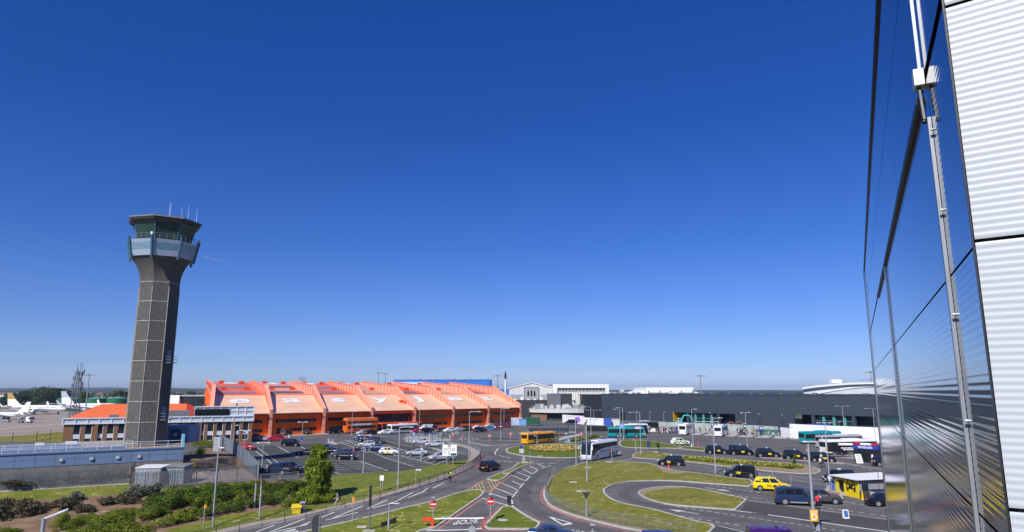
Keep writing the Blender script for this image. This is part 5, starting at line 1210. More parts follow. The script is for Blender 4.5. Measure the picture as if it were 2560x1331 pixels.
for i in range(3):
 x=-0.55+i*0.2;y=-0.945
 b.slab([(x,y,0.55),(x+0.09,y,0.55),(x+0.19,y,0.72),(x+0.09,y,0.89),(x,y,0.89),(x+0.1,y,0.72)],(0,-0.008,0))
b.build('chevrons',BLACKP,yt)
b=MB();y=-0.946;b.slab([(0.15,y,0.55),(0.75,y,0.55),(0.75,y,0.68),(0.62,y,0.70),(0.55,y,0.86),(0.33,y,0.86),(0.26,y,0.70),(0.15,y,0.68)],(0,-0.008,0));b.slab([(0.85,y,0.58),(1.35,y,0.6),(1.9,y,0.62),(1.85,y,0.8),(1.5,y,0.86),(1.1,y,0.74),(0.9,y,0.8)],(0,-0.008,0));b.build('taxi_emblem',BLACKP,yt)
MB().box(-0.3,-0.3,1.76,-0.12,0.3,1.88).build('roof_sign',YEL,yt)
car('offroader',(0.016,0.032,0.085),(1994,1262),-13,'dark blue boxy off road car stopped beside a woman in red',None,scale=1.04)
car('hatch',(0.09,0.085,0.085),(2053,1258),-15,'grey brown hatchback just beyond the blue off road car',None,scale=1.12)
car('saloon',BLK,(2222,1266),-10,'black car half hidden by the metal wall beside the taxi office',None,scale=1.05)
car('saloon',(0.010,0.022,0.075),(1381,1353),-9,'dark blue saloon entering at the bottom edge of the picture',None,scale=1.0)
car('mpv',(0.010,0.03,0.12),(1668,1386),-6,'blue car showing only its roof below the railing',None)
car('mpv',(0.012,0.045,0.16),(2168,1393),-12,'blue car roof just entering at the bottom right',None)
pc=car('suv',(0.74,0.76,0.72),(1700,1113),-5,'police estate in yellow and blue checks at the bus station edge',None,scale=1.0,name='police_car')
bY,bB=MB(),MB()
for sd in(-1,1):
 for i in range(7):
  for j in range(2):
   x=-1.7+i*0.5;z=0.5+j*0.27;b=bY if(i+j)%2 else bB
   b.box(x,sd*0.945-0.008,z,x+0.5,sd*0.945+0.008,z+0.27)
bY.box(-1.6,-0.6,1.735,0.2,0.6,1.75);bY.build('yellow_checks',mat('fluorescent yellow',(0.70,0.85,0.05),0.4),pc);bB.build('blue_checks',mat('police blue',(0.02,0.06,0.35),0.4),pc)
MB().box(-0.5,-0.55,1.76,-0.2,0.55,1.86).build('light_bar',mat('blue lamp',(0.02,0.08,0.6),0.2),pc)
car('van',BLK,(1427,1061.5),180,'black people mover beside the purple hexagon hoarding',None,taxi=False)
pm=car('van',(0.055,0.012,0.13),(1945,1382),-6,'purple van with chrome roof bars at the bottom of the picture',None,scale=1.0)
for x in(-1.5,1.0):
 for sd in(-1,1):MB().tube([(x-0.5,sd*0.66,1.93),(x-0.4,sd*0.66,2.04),(x+0.4,sd*0.66,2.04),(x+0.5,sd*0.66,1.93)],0.03,6).build('roof_bar',mat('purple chrome',(0.3,0.15,0.42),0.2,0.7),pm)
MB().cyl((0.0,0,1.97),0.12,0.06,10).build('roof_aerial',BLACKP,pm)
# buses
def make_bus(name,label,px,head,L,H,mats,win=(0.45,0.86),style='bus',scale=1.0,group=None,axles=None,W=2.5,low=None):
 """mats: body, window; win: band of glass as fractions of the height."""
 p=G(*px);root=thing(name,label,'coach' if style=='coach' else 'bus',(p.x,p.y,p.z+0.02),R(head),group,scale)
 body,glass=mats[0],mats[1];h=L/2;hw=W/2;zb=0.32
 def ring(x,wf,zt,rake=0.0):
  w=hw*wf
  half=[(w*0.94,zb),(w,zb+0.15),(w,zt-0.42),(w*0.965,zt-0.16),(w*0.85,zt-0.02),(w*0.4,zt+0.03)]
  return[Vector((x+rake*(z-zb)/(zt-zb),y,z))for y,z in half]+[Vector((x+rake*(z-zb)/(zt-zb),-y,z))for y,z in reversed(half)]
 rk=-0.55 if style=='coach' else-0.12
 b=MB();b.loft([ring(-h,0.93,H-0.12,0.1),ring(-h+0.12,1.0,H,0.02),ring(0,1.0,H),ring(h-0.7,1.0,H,rk*0.6),ring(h-0.12,0.97,H-0.06,rk),ring(h,0.88,H-0.25,rk)]);b.build('body',body,root,True)
 z0,z1=H*win[0],H*win[1];ax=axles or(-h+L*0.27,h-L*0.23)
 for sd in(-1,1):
  b=MB();x1=h-0.5+rk*0.75
  if style=='coach':
   pts=[(-h+0.15,z0+0.35),(-h+L*0.5,z0+0.2),(h-L*0.28,z0-0.1),(h-L*0.17,z0-0.45),(h-L*0.13,z0-0.95),(h-0.35,z0-1.05),(h-0.45+rk*0.9,z1),(-h+0.2,z1)]
   b.slab([(x,sd*(hw+0.006),z)for x,z in pts],(0,-sd*0.03,0));b.build('window_band',glass,root)
  else:
   b.box(-h+0.25,sd*(hw+0.006)-0.02,z0,x1,sd*(hw+0.006)+0.001,z1);wb=b.build('window_band',glass,root)
   pb=MB();n=int(L/1.7)
   for i in range(1,n):x=-h+0.25+(x1+h-0.25)*i/n;pb.box(x-0.035,sd*(hw+0.011)-0.006,z0,x+0.035,sd*(hw+0.011)+0.006,z1)
   pb.build('window_pillars',BLACKP,wb)
   if low:lb=MB();lb.box(-h+0.1,sd*(hw+0.005)-0.02,0.4,h-0.4,sd*(hw+0.005),z0-0.25);lb.build('lower_panel',low,root)
  for a in ax:
   q=MB();q.tube([(a,sd*(hw-0.3),0.52),(a,sd*(hw+0.012),0.52)],0.62,20);q.build('wheel_arch',BLACKP,root)
   wheel(root,a,sd*(hw-0.3),0.49,0.33,sd,mat('bus wheel hub',(0.3,0.3,0.31),0.5,0.3))
 def nose(z):return h+rk*(z-zb)/(H-zb)
 fz0,fz1=(1.15,H-0.45)if style=='coach' else(1.15,H-0.35)
 b=MB();b.slab([(nose(fz0)+0.012,-hw*0.84,fz0),(nose(fz0)+0.012,hw*0.84,fz0),(nose(fz1)-0.02,hw*0.84,fz1),(nose(fz1)-0.02,-hw*0.84,fz1)],(-0.04,0,0));b.build('windscreen',glass,root)
 b=MB();b.box(-h-0.012,-hw*0.78,H*0.52,-h+0.05,hw*0.78,H*0.84);b.build('rear_window',glass,root)
 for sd in(-1,1):
  MB().box(h-0.1,sd*hw*0.62-0.2,0.62,h+0.012,sd*hw*0.62+0.2,0.82).build('headlight',LAMPG,root)
  MB().box(-h-0.02,sd*hw*0.78-0.1,0.8,-h+0.05,sd*hw*0.78+0.1,1.2).build('tail_light',REDL,root)
  b=MB();b.bar((h-0.2+rk*0.9,sd*hw*0.97,H-0.7),(h+0.12+rk*0.5,sd*(hw+0.22),H-0.85),0.06);b.box(h-0.02+rk*0.5,sd*(hw+0.22)-0.1,H-1.35,h+0.16+rk*0.5,sd*(hw+0.22)+0.1,H-0.8);b.build('mirror',body if style=='coach' else BLACKP,root)
 b=MB();b.box(-h*0.2,-0.75,H+0.02,h*0.35,0.75,H+0.16);b.build('roof_pod',mats[2]if len(mats)>2 else body,root)
 MB().box(-h+0.1,-hw*0.85,0.18,h-0.3,hw*0.85,0.4).build('underside',BLACKP,root)
 MB().box(-h-0.025,-0.26,0.55,-h+0.03,0.26,0.67).build('number_plate',YPLATE,root)
 return root
BG=mat('bus tinted glass',(0.014,0.016,0.018),0.08,var=0.5,scale=0.5,spec=0.7)
BW=mat('coach white paint',(0.72,0.74,0.78),0.3,var=0.03,scale=0.5,coat=0.5);BT=mat('teal bus paint',(0.0,0.27,0.31),0.3,var=0.05,coat=0.4);BY_=mat('amber bus paint',(0.80,0.34,0.0),0.3,var=0.05,coat=0.4);BO=mat('orange bus paint',(0.74,0.13,0.008),0.4,coat=0.2);BGR=mat('silver grey coach paint',(0.16,0.165,0.17),0.3,0.2,coat=0.4)
CREAM=mat('cream panel',(0.70,0.68,0.6),0.4)
nx=make_bus('coach','white long distance coach rounding the roundabout',(1499,1147),237,12.6,3.55,(BW,BG,mat('white roof pod',(0.8,0.8,0.8),0.4)),(0.56,0.88),'coach',0.98,axles=(-2.6,-3.95,3.4))
NB=mat('navy lettering',(0.03,0.07,0.26),0.4);NR=mat('red lettering',(0.5,0.05,0.04),0.4)
for sd,rz in((1,math.pi),):
 M=lambda x:Matrix.Translation((x,sd*1.262,1.66))@Matrix.Rotation(rz,4,'Z')@Matrix.Rotation(R(90),4,'X')
 text('lettering','national',0.78,NB,nx,M(0.95),0.01,0.004);text('lettering','express',0.78,NR,nx,M(-2.0),0.01,0.004)
 b2=MB();b2.box(-5.6,1.25,1.75,-4.3,1.262,1.95);b2.build('blue_flash',mat('faded blue print',(0.25,0.32,0.48),0.4),nx)
 b2=MB();b2.box(-5.9,1.25,0.6,-5.3,1.262,1.35);b2.build('blue_flash',mat('dark blue print',(0.10,0.15,0.38),0.4),nx)
b=MB();b.box(4.45,1.255,0.4,4.5,1.262,1.7);b.box(3.9,1.252,1.85,4.35,1.262,1.95);b.build('door_seam',BLACKP,nx)
b=MB();b.box(6.1,-0.9,0.55,6.305,0.9,0.6);b.build('grille_line',GALV,nx)
b=MB();b.slab([(5.95,-1.1,3.2),(5.95,1.1,3.2),(5.5,1.1,3.6),(3.9,1.0,3.62),(3.9,-1.0,3.62),(5.5,-1.1,3.6)],(0,0,0.03));b.build('dark_roof_front',mat('dark roof front',(0.04,0.045,0.055),0.2,coat=0.5),nx)
make_bus('single_decker_bus','amber yellow single decker bus leaving the roundabout',(1346,1109),48,11.8,3.0,(BY_,BG,mat('orange roof pod',(0.75,0.35,0.1),0.5)),(0.42,0.84),scale=0.94)
tb=make_bus('single_decker_bus','teal single decker bus with white roof patch driving right past the bus bays',(1565,1094),-3,10.8,3.0,(BT,BG),(0.44,0.82),scale=0.98)
b=MB();b.box(2.6,-1.262,2.52,4.4,1.262,2.9);b.box(2.6,-0.9,3.0,4.4,0.9,3.045);b.build('white_band',CREAM,tb);b=MB();b.slab([(4.3,-1.262,1.25),(5.6,-1.262,0.85),(5.6,-1.262,1.1)],(0,0.01,0));b.build('white_swoosh',CREAM,tb)
tb2=make_bus('single_decker_bus','teal bus parked along the white hoarding below the departures board',(2052,1109),18,12.0,3.1,(BT,BG),(0.44,0.8),scale=0.98)
b=MB();b.box(3.0,-0.9,3.1,4.4,0.9,3.145);b.build('white_band',CREAM,tb2);b=MB();b.slab([(-5.1,-1.268,1.55),(-4.1,-1.268,1.5),(-4.3,-1.268,2.1),(-4.8,-1.268,2.2)],(0,0.01,0));b.build('white_graphic',CREAM,tb2)
make_bus('single_decker_bus','silver and black bus standing beside the teal bus at the right',(2100,1120),16,12.0,3.05,(mat('bus silver paint',(0.42,0.43,0.45),0.35,0.2),BG,mat('white roof pod',(0.8,0.8,0.8),0.4)),(0.40,0.86),scale=0.98)
make_bus('single_decker_bus','white roofed bus with black sides nearest the black kiosk',(2124,1135),13,13.0,3.05,(mat('bus white paint',(0.72,0.72,0.7),0.35),BG,mat('white roof pod',(0.8,0.8,0.8),0.4)),(0.20,0.84),scale=1.0)
GC='white coaches reversed into the bus bays'
make_bus('coach','white coach parked in the left bay with a black rear window',(1718,1086),62,12.2,3.4,(BW,BG),(0.5,0.85),'coach',0.95,GC);make_bus('coach','white coach parked in the right bay with a small rear window',(1804,1090),63,12.2,3.3,(BW,BG),(0.5,0.85),'coach',0.95,GC)
make_bus('coach','dark silver coach standing behind the teal bus nearest the terminal',(1608,1079),22,12.2,3.5,(BGR,BG,mat('white roof pod',(0.8,0.8,0.8),0.4)),(0.45,0.88),'coach',0.95)
make_bus('coach','white and black coach partly hidden behind the teal bus',(1582,1085),22,12.0,3.4,(BW,BG),(0.4,0.86),'coach',0.9)
make_bus('single_decker_bus','white single decker bus in front of the hangar entrance',(1007,1083),48,12.0,3.1,(mat('bus white paint',(0.72,0.72,0.7),0.35),BG),(0.36,0.82),scale=0.92,low=mat('pale grey skirt',(0.5,0.5,0.48),0.5))
db=make_bus('double_decker_bus','orange double decker bus parked against the orange hangar',(901,1082.5),44,11.0,4.4,(BO,BG,BO),(0.66,0.80),scale=1.05)
for sd in(-1,1):MB().box(-5.2,sd*1.256-0.02,1.45,4.6,sd*1.256+0.001,2.15).build('lower_window_band',BG,db);MB().box(-3.8,sd*1.257-0.02,2.3,3.0,sd*1.257+0.004,2.8).build('advert_strip',mat('pale advert strip',(0.5,0.55,0.65),0.5,var=0.5,scale=3),db)
b=MB();b.box(-5.3,-1.1,4.44,5.0,1.1,4.5);b.build('pale_roof',mat('pale peach roof',(0.75,0.42,0.28),0.5),db)
# aircraft
def aircraft(label,pos,head,L,rad,tail_col,T_tail=False,eng_wing=True,scale=1.0,group='parked airliners and jets'):
 root=thing('parked_jet',label,'aircraft',pos,R(head),group,scale);zc=rad*2.0
 AW=mat('aircraft white paint',(0.80,0.81,0.82),0.25,var=0.02,coat=0.5)
 xs=[(-0.5,0.06,0.55),(-0.46,0.25,0.42),(-0.38,0.6,0.2),(-0.25,0.95,0.03),(-0.1,1,0),(0.3,1,0),(0.4,0.93,-0.04),(0.455,0.7,-0.12),(0.485,0.4,-0.2),(0.5,0.08,-0.25)]
 rings=[[Vector((x*L,math.cos(2*math.pi*k/20)*rad*r,zc+dz*rad+math.sin(2*math.pi*k/20)*rad*r))for k in range(20)]for x,r,dz in xs]
 b=MB();b.loft(rings);b.build('fuselage',AW,root,True)
 fh=L*0.2;fx=-0.47*L
 b=MB();b.slab([(fx+0.13*L,-0.15,zc+rad*0.9),(fx+0.27*L,-0.15,zc+rad*0.95),(fx+0.14*L,-0.15,zc+rad+fh*0.45),(fx-0.0*L,-0.15,zc+rad+fh*0.45)][::1]if False else[(fx+0.02*L,-0.15,zc+rad*0.7),(fx+0.24*L,-0.15,zc+rad*0.9),(fx+0.145*L,-0.15,zc+rad+fh*0.35),(fx+0.06*L,-0.15,zc+rad+fh*0.9),(fx-0.01*L,-0.15,zc+rad+fh*0.9)],(0,0.3,0));b.build('fin',AW,root)
 b=MB();b.slab([(fx+0.005*L,-0.17,zc+rad+fh*0.42),(fx+0.135*L,-0.17,zc+rad+fh*0.42),(fx+0.06*L,-0.17,zc+rad+fh*0.905),(fx-0.012*L,-0.17,zc+rad+fh*0.905)],(0,0.34,0));b.build('fin_paint',tail_col,root)
 zt=zc+rad+fh*0.88 if T_tail else zc+rad*0.6
 for sd in(-1,1):
  b=MB();b.slab([(fx+0.13*L,0,zt),(fx+0.02*L,0,zt),(fx-0.05*L,sd*L*0.16,zt+0.6),(fx+0.0*L,sd*L*0.16,zt+0.6)],(0,0,0.2));b.build('tailplane',AW,root)
  b=MB();b.slab([(0.08*L,sd*rad*0.6,zc-rad*0.6),(-0.10*L,sd*rad*0.6,zc-rad*0.6),(-0.17*L,sd*L*0.42,zc+rad*0.5),(-0.12*L,sd*L*0.42,zc+rad*0.5)],(0,0,0.35));w=b.build('wing',AW,root)
  b=MB();b.slab([(-0.17*L,sd*L*0.42,zc+rad*0.5),(-0.12*L,sd*L*0.42,zc+rad*0.5),(-0.185*L,sd*L*0.45,zc+rad*2.0),(-0.205*L,sd*L*0.45,zc+rad*2.0)],(0,0.2*sd,0));b.build('winglet',AW,w)
  y=sd*L*0.15 if eng_wing else sd*rad*1.6;x0=0.03*L if eng_wing else-0.3*L;z=zc-rad*0.95 if eng_wing else zc+rad*0.5
  b=MB();b.tube([(x0-0.05*L,y,z),(x0,y,z),(x0+0.055*L,y,z)],[rad*0.35,rad*0.52,rad*0.47],14);e=b.build('engine',tail_col if eng_wing else AW,root,True)
  MB().tube([(x0+0.056*L,y,z),(x0+0.057*L,y,z)],rad*0.4,12).build('intake',BLACKP,e)
  b=MB();n=int(L/1.2)
  for i in range(n):x=-0.25*L+0.62*L*i/n;b.box(x,sd*rad*0.985-0.02,zc+rad*0.18,x+0.4,sd*rad*0.985+0.02,zc+rad*0.36)
  b.build('cabin_windows',BLACKP,root)
 MB().box(0.435*L,-rad*0.62,zc+rad*0.12,0.462*L,rad*0.62,zc+rad*0.42).build('cockpit_window',BLACKP,root)
 for x,y in((0.38*L,0),(-0.05*L,rad*1.2),(-0.05*L,-rad*1.2)):
  b=MB();b.bar((x,y,0.5),(x,y,zc-rad*0.5),0.25);b.tube([(x,y-0.3,0.6),(x,y+0.3,0.6)],0.6,12);b.build('undercarriage',BLACKP,root)
 return root
GOLD=mat('gold tail paint',(0.42,0.27,0.08),0.35);STR=D.materials.new('striped tail');n_,l_=nt(STR);tc_=n_.new('ShaderNodeTexCoord');wv=n_.new('ShaderNodeTexWave');wv.inputs['Scale'].default_value=0.32;mp_=n_.new('ShaderNodeMapping');mp_.inputs['Rotation'].default_value=(0,R(-40),0);l_.new(tc_.outputs['Object'],mp_.inputs['Vector']);l_.new(mp_.outputs['Vector'],wv.inputs['Vector']);ra_=n_.new('ShaderNodeValToRGB');ra_.color_ramp.interpolation='CONSTANT';ra_.color_ramp.elements[1].position=0.5;ra_.color_ramp.elements[0].color=(0.8,0.8,0.82,1);ra_.color_ramp.elements[1].color=(0.03,0.07,0.25,1);l_.new(wv.outputs['Fac'],ra_.inputs['Fac']);l_.new(ra_.outputs['Color'],n_['Principled BSDF'].inputs['Base Color'])
j1=aircraft('large white jet with a gold tail parked nose right on the apron',G(86,1036.5),-6,38,1.75,GOLD)
MB().slab([(-8,-1.76,2.2),(4,-1.78,3.2),(17,-1.5,2.6),(4,-1.78,2.9)],(0,0.02,0)).build('cheat_line',mat('dark stripe',(0.06,0.05,0.05),0.4),j1)
aircraft('white airliner with blue striped tail behind the orange roof',at(222,1031,425)*1-Vector((0,0,at(222,1031,425).z)),-4,40,1.9,STR)
aircraft('white jet whose high tailplane shows above the orange roof',Vector((at(232,1030,470).x,470,0)),184,26,1.2,mat('aircraft white paint',(0.8,0.81,0.82),0.25),True,False)
aircraft('small white business jet at the left edge behind a service truck',G(8,1050),176,26,1.15,mat('aircraft white paint',(0.8,0.81,0.82),0.25),False,False)
aircraft('jet with a red orange tail beyond the brick office',Vector((at(478,1012,285).x,285,0)),8,24,1.4,mat('red orange tail',(0.60,0.05,0.02),0.4))
p=G(62,1058);root=thing('service_truck','white airport service truck with raised steps beside the small jet','truck',p,R(-8));
MB().box(-3,-1.1,0.8,1.2,1.1,1.5).build('chassis',DGALV,root);MB().box(1.3,-1.1,0.6,3.2,1.1,2.6).build('cab',WHITE,root);MB().box(2.4,-1.12,1.6,3.22,1.12,2.3).build('cab_window',GLASS,root)
b=MB();b.slab([(-3,-0.8,1.5),(-2.4,-0.8,1.5),(3.4,-0.8,4.2),(2.8,-0.8,4.2)],(0,1.6,0));b.build('steps',GALV,root)
for x in(-2,2.2):
 for sd in(-1,1):wheel(root,x,sd*0.8,0.5,0.3,sd)
p=G(14,1056);root=thing('baggage_tug','low grey baggage tug under the small business jet','tug',p,R(0));MB().box(-1.6,-0.8,0.4,1.6,0.8,1.1).build('body',GALV,root);MB().box(-0.6,-0.7,1.1,0.5,0.7,1.8).build('cab',BLACKP,root)
for x in(-1,1):
 for sd in(-1,1):wheel(root,x,sd*0.55,0.35,0.25,sd)
def clear_mat(name,col,clear):
 m=mat(name,(0.3,0.33,0.36),0.1);n,l=nt(m);b=n['Principled BSDF'];t=n.new('ShaderNodeBsdfTransparent');t.inputs[0].default_value=(*col,1);x=n.new('ShaderNodeMixShader');x.inputs[0].default_value=clear
 l.new(b.outputs[0],x.inputs[1]);l.new(t.outputs[0],x.inputs[2]);l.new(x.outputs[0],n['Material Output'].inputs['Surface']);return m
 # lamp posts, signs, fences
def lamp(px,top,arm,label,kind='single',h2=None,group='street lamps',r=0.085,m=None,rzoff=None):
 """px foot, top (x, y) of the column; arm in metres, + to the right in the picture."""
 p=G(*px);h=zat(top[1],p.y)-p.z;h=max(2.5,h);rz=0.0
 root=thing('street_lamp',label,'street lamp',p,rz,group);M_=m or GALV
 MB().tube([(0,0,0),(0,0,1.1),(0,0,1.12),(0,0,h)],[r*1.45,r*1.45,r,r*0.7],8).build('column',M_,root,True)
 HD=mat('lamp head casing',(0.42,0.44,0.46),0.35,0.2)
 def head(x,y=0.0):
  s=1 if x>=0 else-1
  b=MB();b.loft([[Vector((x+s*a,w,h+z))for w,z in((-ww,0.0),(ww,0.0),(ww*0.8,0.1),(-ww*0.8,0.1))]for a,ww in((0,0.08),(0.2,0.16),(0.6,0.15),(0.75,0.06))]);hd=b.build('lamp_head',HD,root)
  MB().box(min(x+s*0.2,x+s*0.6),-0.1,h-0.03,max(x+s*0.2,x+s*0.6),0.1,h-0.005).build('lens',LAMPG,hd)
 if kind=='none':return root
 for a in([arm,-arm]if kind=='double' else[arm]):
  s=1 if a>0 else-1
  if abs(a)>0.3:MB().tube([(0,0,h-0.05),(a*0.3,0,h+0.03),(a,0,h+0.05)],0.045,6).build('arm',M_,root)
  head(a if abs(a)>0.3 else s*0.05)
 return root
DL=mat('black lamp column',(0.03,0.032,0.035),0.5)
LAMPS=[((1468,1206),(1467,1050),1.0,'tall lamp column on the lawn in front of the white coach','single'),((1440.5,1168),(1440,1043),-0.9,'lamp column at the lawn corner left of the white coach','double'),((1478,1093),(1475.5,1018),-1.3,'lamp column in the planted island before the black block','single'),((1485,1072),(1480,1026),2.2,'twin armed lamp with long arms before the black block','double'),((1558.7,1102),(1556.5,1020),-1.2,'taller of two lamps behind the teal bus front','single'),((1551.6,1114),(1549,1024),-0.9,'lamp on the grass island end behind the coach rear','single'),((1602.7,1138),(1598,1032),-1.6,'lamp at the left tip of the flower strip','single'),((1733,1117),(1728,1024),0.7,'lamp beside the police car and the white cone','single'),((1789,1184),(1782,1046),0.9,'tall lamp on the road edge between the two black taxis','single'),((1868.8,1124),(1863.5,1032),-0.5,'lamp behind the second taxi of the rank','double'),((2111.6,1087),(2107,1016),1.5,'left twin armed lamp in front of the white hoarding','double'),((2190,1109),(2182.5,1022),1.5,'right twin armed lamp beside the metal wall','double'),((2099,1088),(2097,1055),0.1,'short thin lamp against the white hoarding','single'),((994.7,1221),(1000.5,1069),1.3,'tall lamp on the grass bank near the map sign','single'),((1048,1086),(1050,1019),0.8,'lamp in front of the hangar column by the white bus','single'),((1172.6,1146),(1175.7,1030),1.6,'lamp on the bend of the railed footway','single'),((1252,1104),(1252.6,1022),1.5,'left of two lamps by the last hangar bay','single'),((1260,1070),(1261.6,1021),1.3,'lamp behind the last hangar bay with a shorter visible column','single'),((907.8,1183),(911.5,1089),-0.5,'lamp at the grass edge of the car park','double'),((655,1168),(658,1108),-0.5,'lamp in the left rows of the car park','double'),((754,1116),(756.7,1056),0.5,'twin headed lamp carrying a blue parking sign','double'),((879,1090),(880.5,1029),0.7,'lamp in front of the orange double decker bus','single'),((1053,1153),(1055,1079),0.1,'thin lamp in the nearest car park row','none'),((513,1104),(515.5,1067),0.7,'lamp before the middle of the brick office','single'),((583,1108),(588,1064),0.4,'lamp before the right end of the brick office','single'),((610,1133),(613,1077),0.5,'lamp beside the red saloon and mesh fence','double'),((531,1318),(546.7,1120.5),0.15,'very tall lamp rising from the shrub bank with a small plate','single'),((971,1326),(972.5,1260),0.5,'short lamp on the near lawn with its head to the right','single'),((1467,1295),(1466,1229),-0.35,'short lamp on the lawn above a dark triangular sign back','single'),((1343,1117),(1341,1092),-0.3,'short lamp beside the amber bus','single'),((1590,1130),(1587,1112),-0.3,'short lamp by the tip of the grass island','single'),((2074.7,1211),(2063,1058),0.5,'lamp column with black top between the rank and the taxi office','double'),]
for px,top,arm,lb,kd in LAMPS:lamp(px,top,arm,lb,kd,r=0.1 if 'tall' in lb else 0.085)
for(x,yb,yt),lb in zip(((1592,1056,1029),(1625,1058,1030),(1660,1060,1031),(1853,1068,1035),(1897,1068,1036),(1955,1071,1038),(1774,1064,1033)),('black topped lamp on the terminal wall behind the grey coach','second black topped lamp from the left along the terminal','black topped lamp left of the mustard yellow opening','black topped lamp right of the glazed opening','black topped lamp among the queue by the blue pillars','black topped lamp at the left end of the white hoarding','black topped lamp before the glazed opening')):
 lamp((x,yb),(x,yt),0.25,lb,'single',group='lamps along the terminal wall',m=DL if x>1700 else None)
p=G(2038,1345);h=zat(1106,p.y)-p.z
big=thing('street_lamp','nearest lamp column on the right with flat head carrying a yellow zone sign','street lamp',p);MB().tube([(0,0,0),(0,0,h)],[0.15,0.095],10).build('column',GALV,big,True)
b=MB();b.loft([[Vector((a,w,h+z))for w,z in((-ww,0.0),(ww,0.0),(ww*0.7,0.12),(-ww*0.7,0.12))]for a,ww in((-0.5,0.1),(-0.2,0.2),(0.7,0.2),(0.95,0.08))]);b.build('lamp_head',mat('lamp head casing',(0.42,0.44,0.46),0.35),big)
def zone_sign():
 zt,zb_=zat(1275,p.y-0.2),zat(1304,p.y-0.2);w=18*p.y*1.04/F;root=thing('zone_sign','orange yellow sign reading Zone D on the near lamp column','sign',(p.x-0.05,p.y-0.2,zb_));H=zt-zb_
 MB().box(-w/2,-0.04,0,w/2,0,H).build('board',mat('amber sign board',(0.85,0.42,0.0),0.45,var=0.03),root)
 text('lettering','D',H*0.78,WHITE,root,Matrix.Translation((0,-0.05,H*0.36))@Matrix.Rotation(R(90),4,'X'),0.018);text('lettering','Zone',H*0.31,mat('pale yellow letter',(0.92,0.82,0.5),0.5),root,Matrix.Translation((0,-0.05,H*0.83))@Matrix.Rotation(R(90),4,'X'),0.004)
 b=MB();b.box(-0.1,0.0,H*0.3,0.1,0.1,H*0.4);b.build('bracket',DGALV,root)
 r2=thing('rear_facing_sign','small dark bracket and grey plate under the orange zone sign','sign',(p.x,p.y-0.2,zb_-0.75));MB().box(-0.3,-0.03,0,0.02,0.0,0.7).build('plate',DGALV,r2);MB().box(0.05,-0.03,-0.1,0.4,0,0.5).build('plate',GALV,r2);MB().slab([(-0.25,-0.05,0.75),(0.4,-0.05,0.75),(0.0,-0.05,0.2)],(0,0.03,0)).build('dark_plate',BLACKP,r2)
zone_sign()
def near_lamp():
 Y=34;q=at(104,1340,Y);top=at(110,1296,Y);root=thing('street_lamp','close grey lamp with long flat head rising at the lower left corner','street lamp',(top.x,Y,-3.1));h=top.z+3.1
 MB().tube([(0,0,0),(0,0,h-0.05),(0,0,h)],[0.13,0.085,0.08],12).build('column',mat('grey lamp column',(0.30,0.34,0.38),0.4,0.2),root,True)
 b=MB();b.loft([[Vector((x,w,h+dz+z))for w,z in((-ww,-0.02),(ww,-0.02),(ww*0.75,0.07),(-ww*0.75,0.07))]for x,ww,dz in((0.0,0.04,-0.03),(0.2,0.05,0.03),(0.24,0.11,0.05),(0.55,0.15,0.16),(0.95,0.12,0.33),(1.12,0.03,0.40))]);hd=b.build('lamp_head',mat('pale lamp head',(0.5,0.53,0.57),0.3,0.2),root,True)
near_lamp()
for x,yt,xb,yb,lb in((640,1193,636,1272,'plain grey post with rusty top, further left of two'),(654,1196,648,1299,'plain grey post with rusty top, nearer of two')):
 q=G(xb,yb);h=zat(yt,q.y)-q.z;root=thing('post',lb,'post',q,group='rusty topped posts by the bank');MB().tube([(0,0,0),(0,0,h-0.8)],0.11,8).build('shaft',GALV,root,True);MB().tube([(0,0,h-0.8),(0,0,h)],0.115,8).build('rusty_top',RUST,root,True)
q=G(923,1328);h=zat(1205,q.y)-q.z;root=thing('signal_pole','tall dark slim signal pole on the near lawn','pole',q);MB().tube([(0,0,0),(0,0,h)],0.09,8).build('shaft',DGALV,root);MB().box(-0.12,-0.16,h-2.6,0.12,0.1,h-0.4).build('dark_casing',BLACKP,root);MB().box(-0.7,-0.5,-0.02,0.7,0.5,0.12).build('footing',LCONC,root)
def disc(root,z,r,y=-0.05):
 b=MB();b.tube([(0,y+0.03,z),(0,y,z)],r,24);d=b.build('sign_disc',mat('signal red',(0.55,0.015,0.02),0.4),root);b=MB();b.box(-r*0.72,y-0.015,z-r*0.17,r*0.72,y-0.003,z+r*0.17);b.build('white_bar',WHITE,d)
 b=MB();b.tube([(0,y+0.035,z),(0,y+0.005,z)],r*1.12,24);b.build('sign_rim',GALV,d)
def noentry(px,dy,r,label,lit=True,ytop=None):
 q=G(*px);z=zat(dy,q.y)-q.z;root=thing('no_entry_sign',label,'road sign',q,group='no entry signs');h=z+r+(0.35 if lit else 0.05)
 MB().tube([(0,0,0),(0,0,h)],0.055,8).build('post',GALV,root,True);disc(root,z,r)
 if lit:b=MB();b.bar((0,0,h),(0,-0.4,h+0.05),0.05);b.box(-0.22,-0.55,h,0.22,-0.15,h+0.1);b.build('sign_lamp',mat('lamp head casing',(0.42,0.44,0.46),0.35),root)
 return root
noentry((1082,1316),1261,0.40,'no entry sign above the red barrier post');noentry((1226,1309),1254,0.43,'no entry sign on the triangular lawn right of the barrier')
noentry((1223.6,1112),1090,0.40,'no entry sign at the left of the far splitter island',False);noentry((1276.7,1106),1085,0.40,'no entry sign near the tail of the amber bus',False);noentry((1454,1112),1085,0.36,'no entry sign in the planted island above the coach',False)
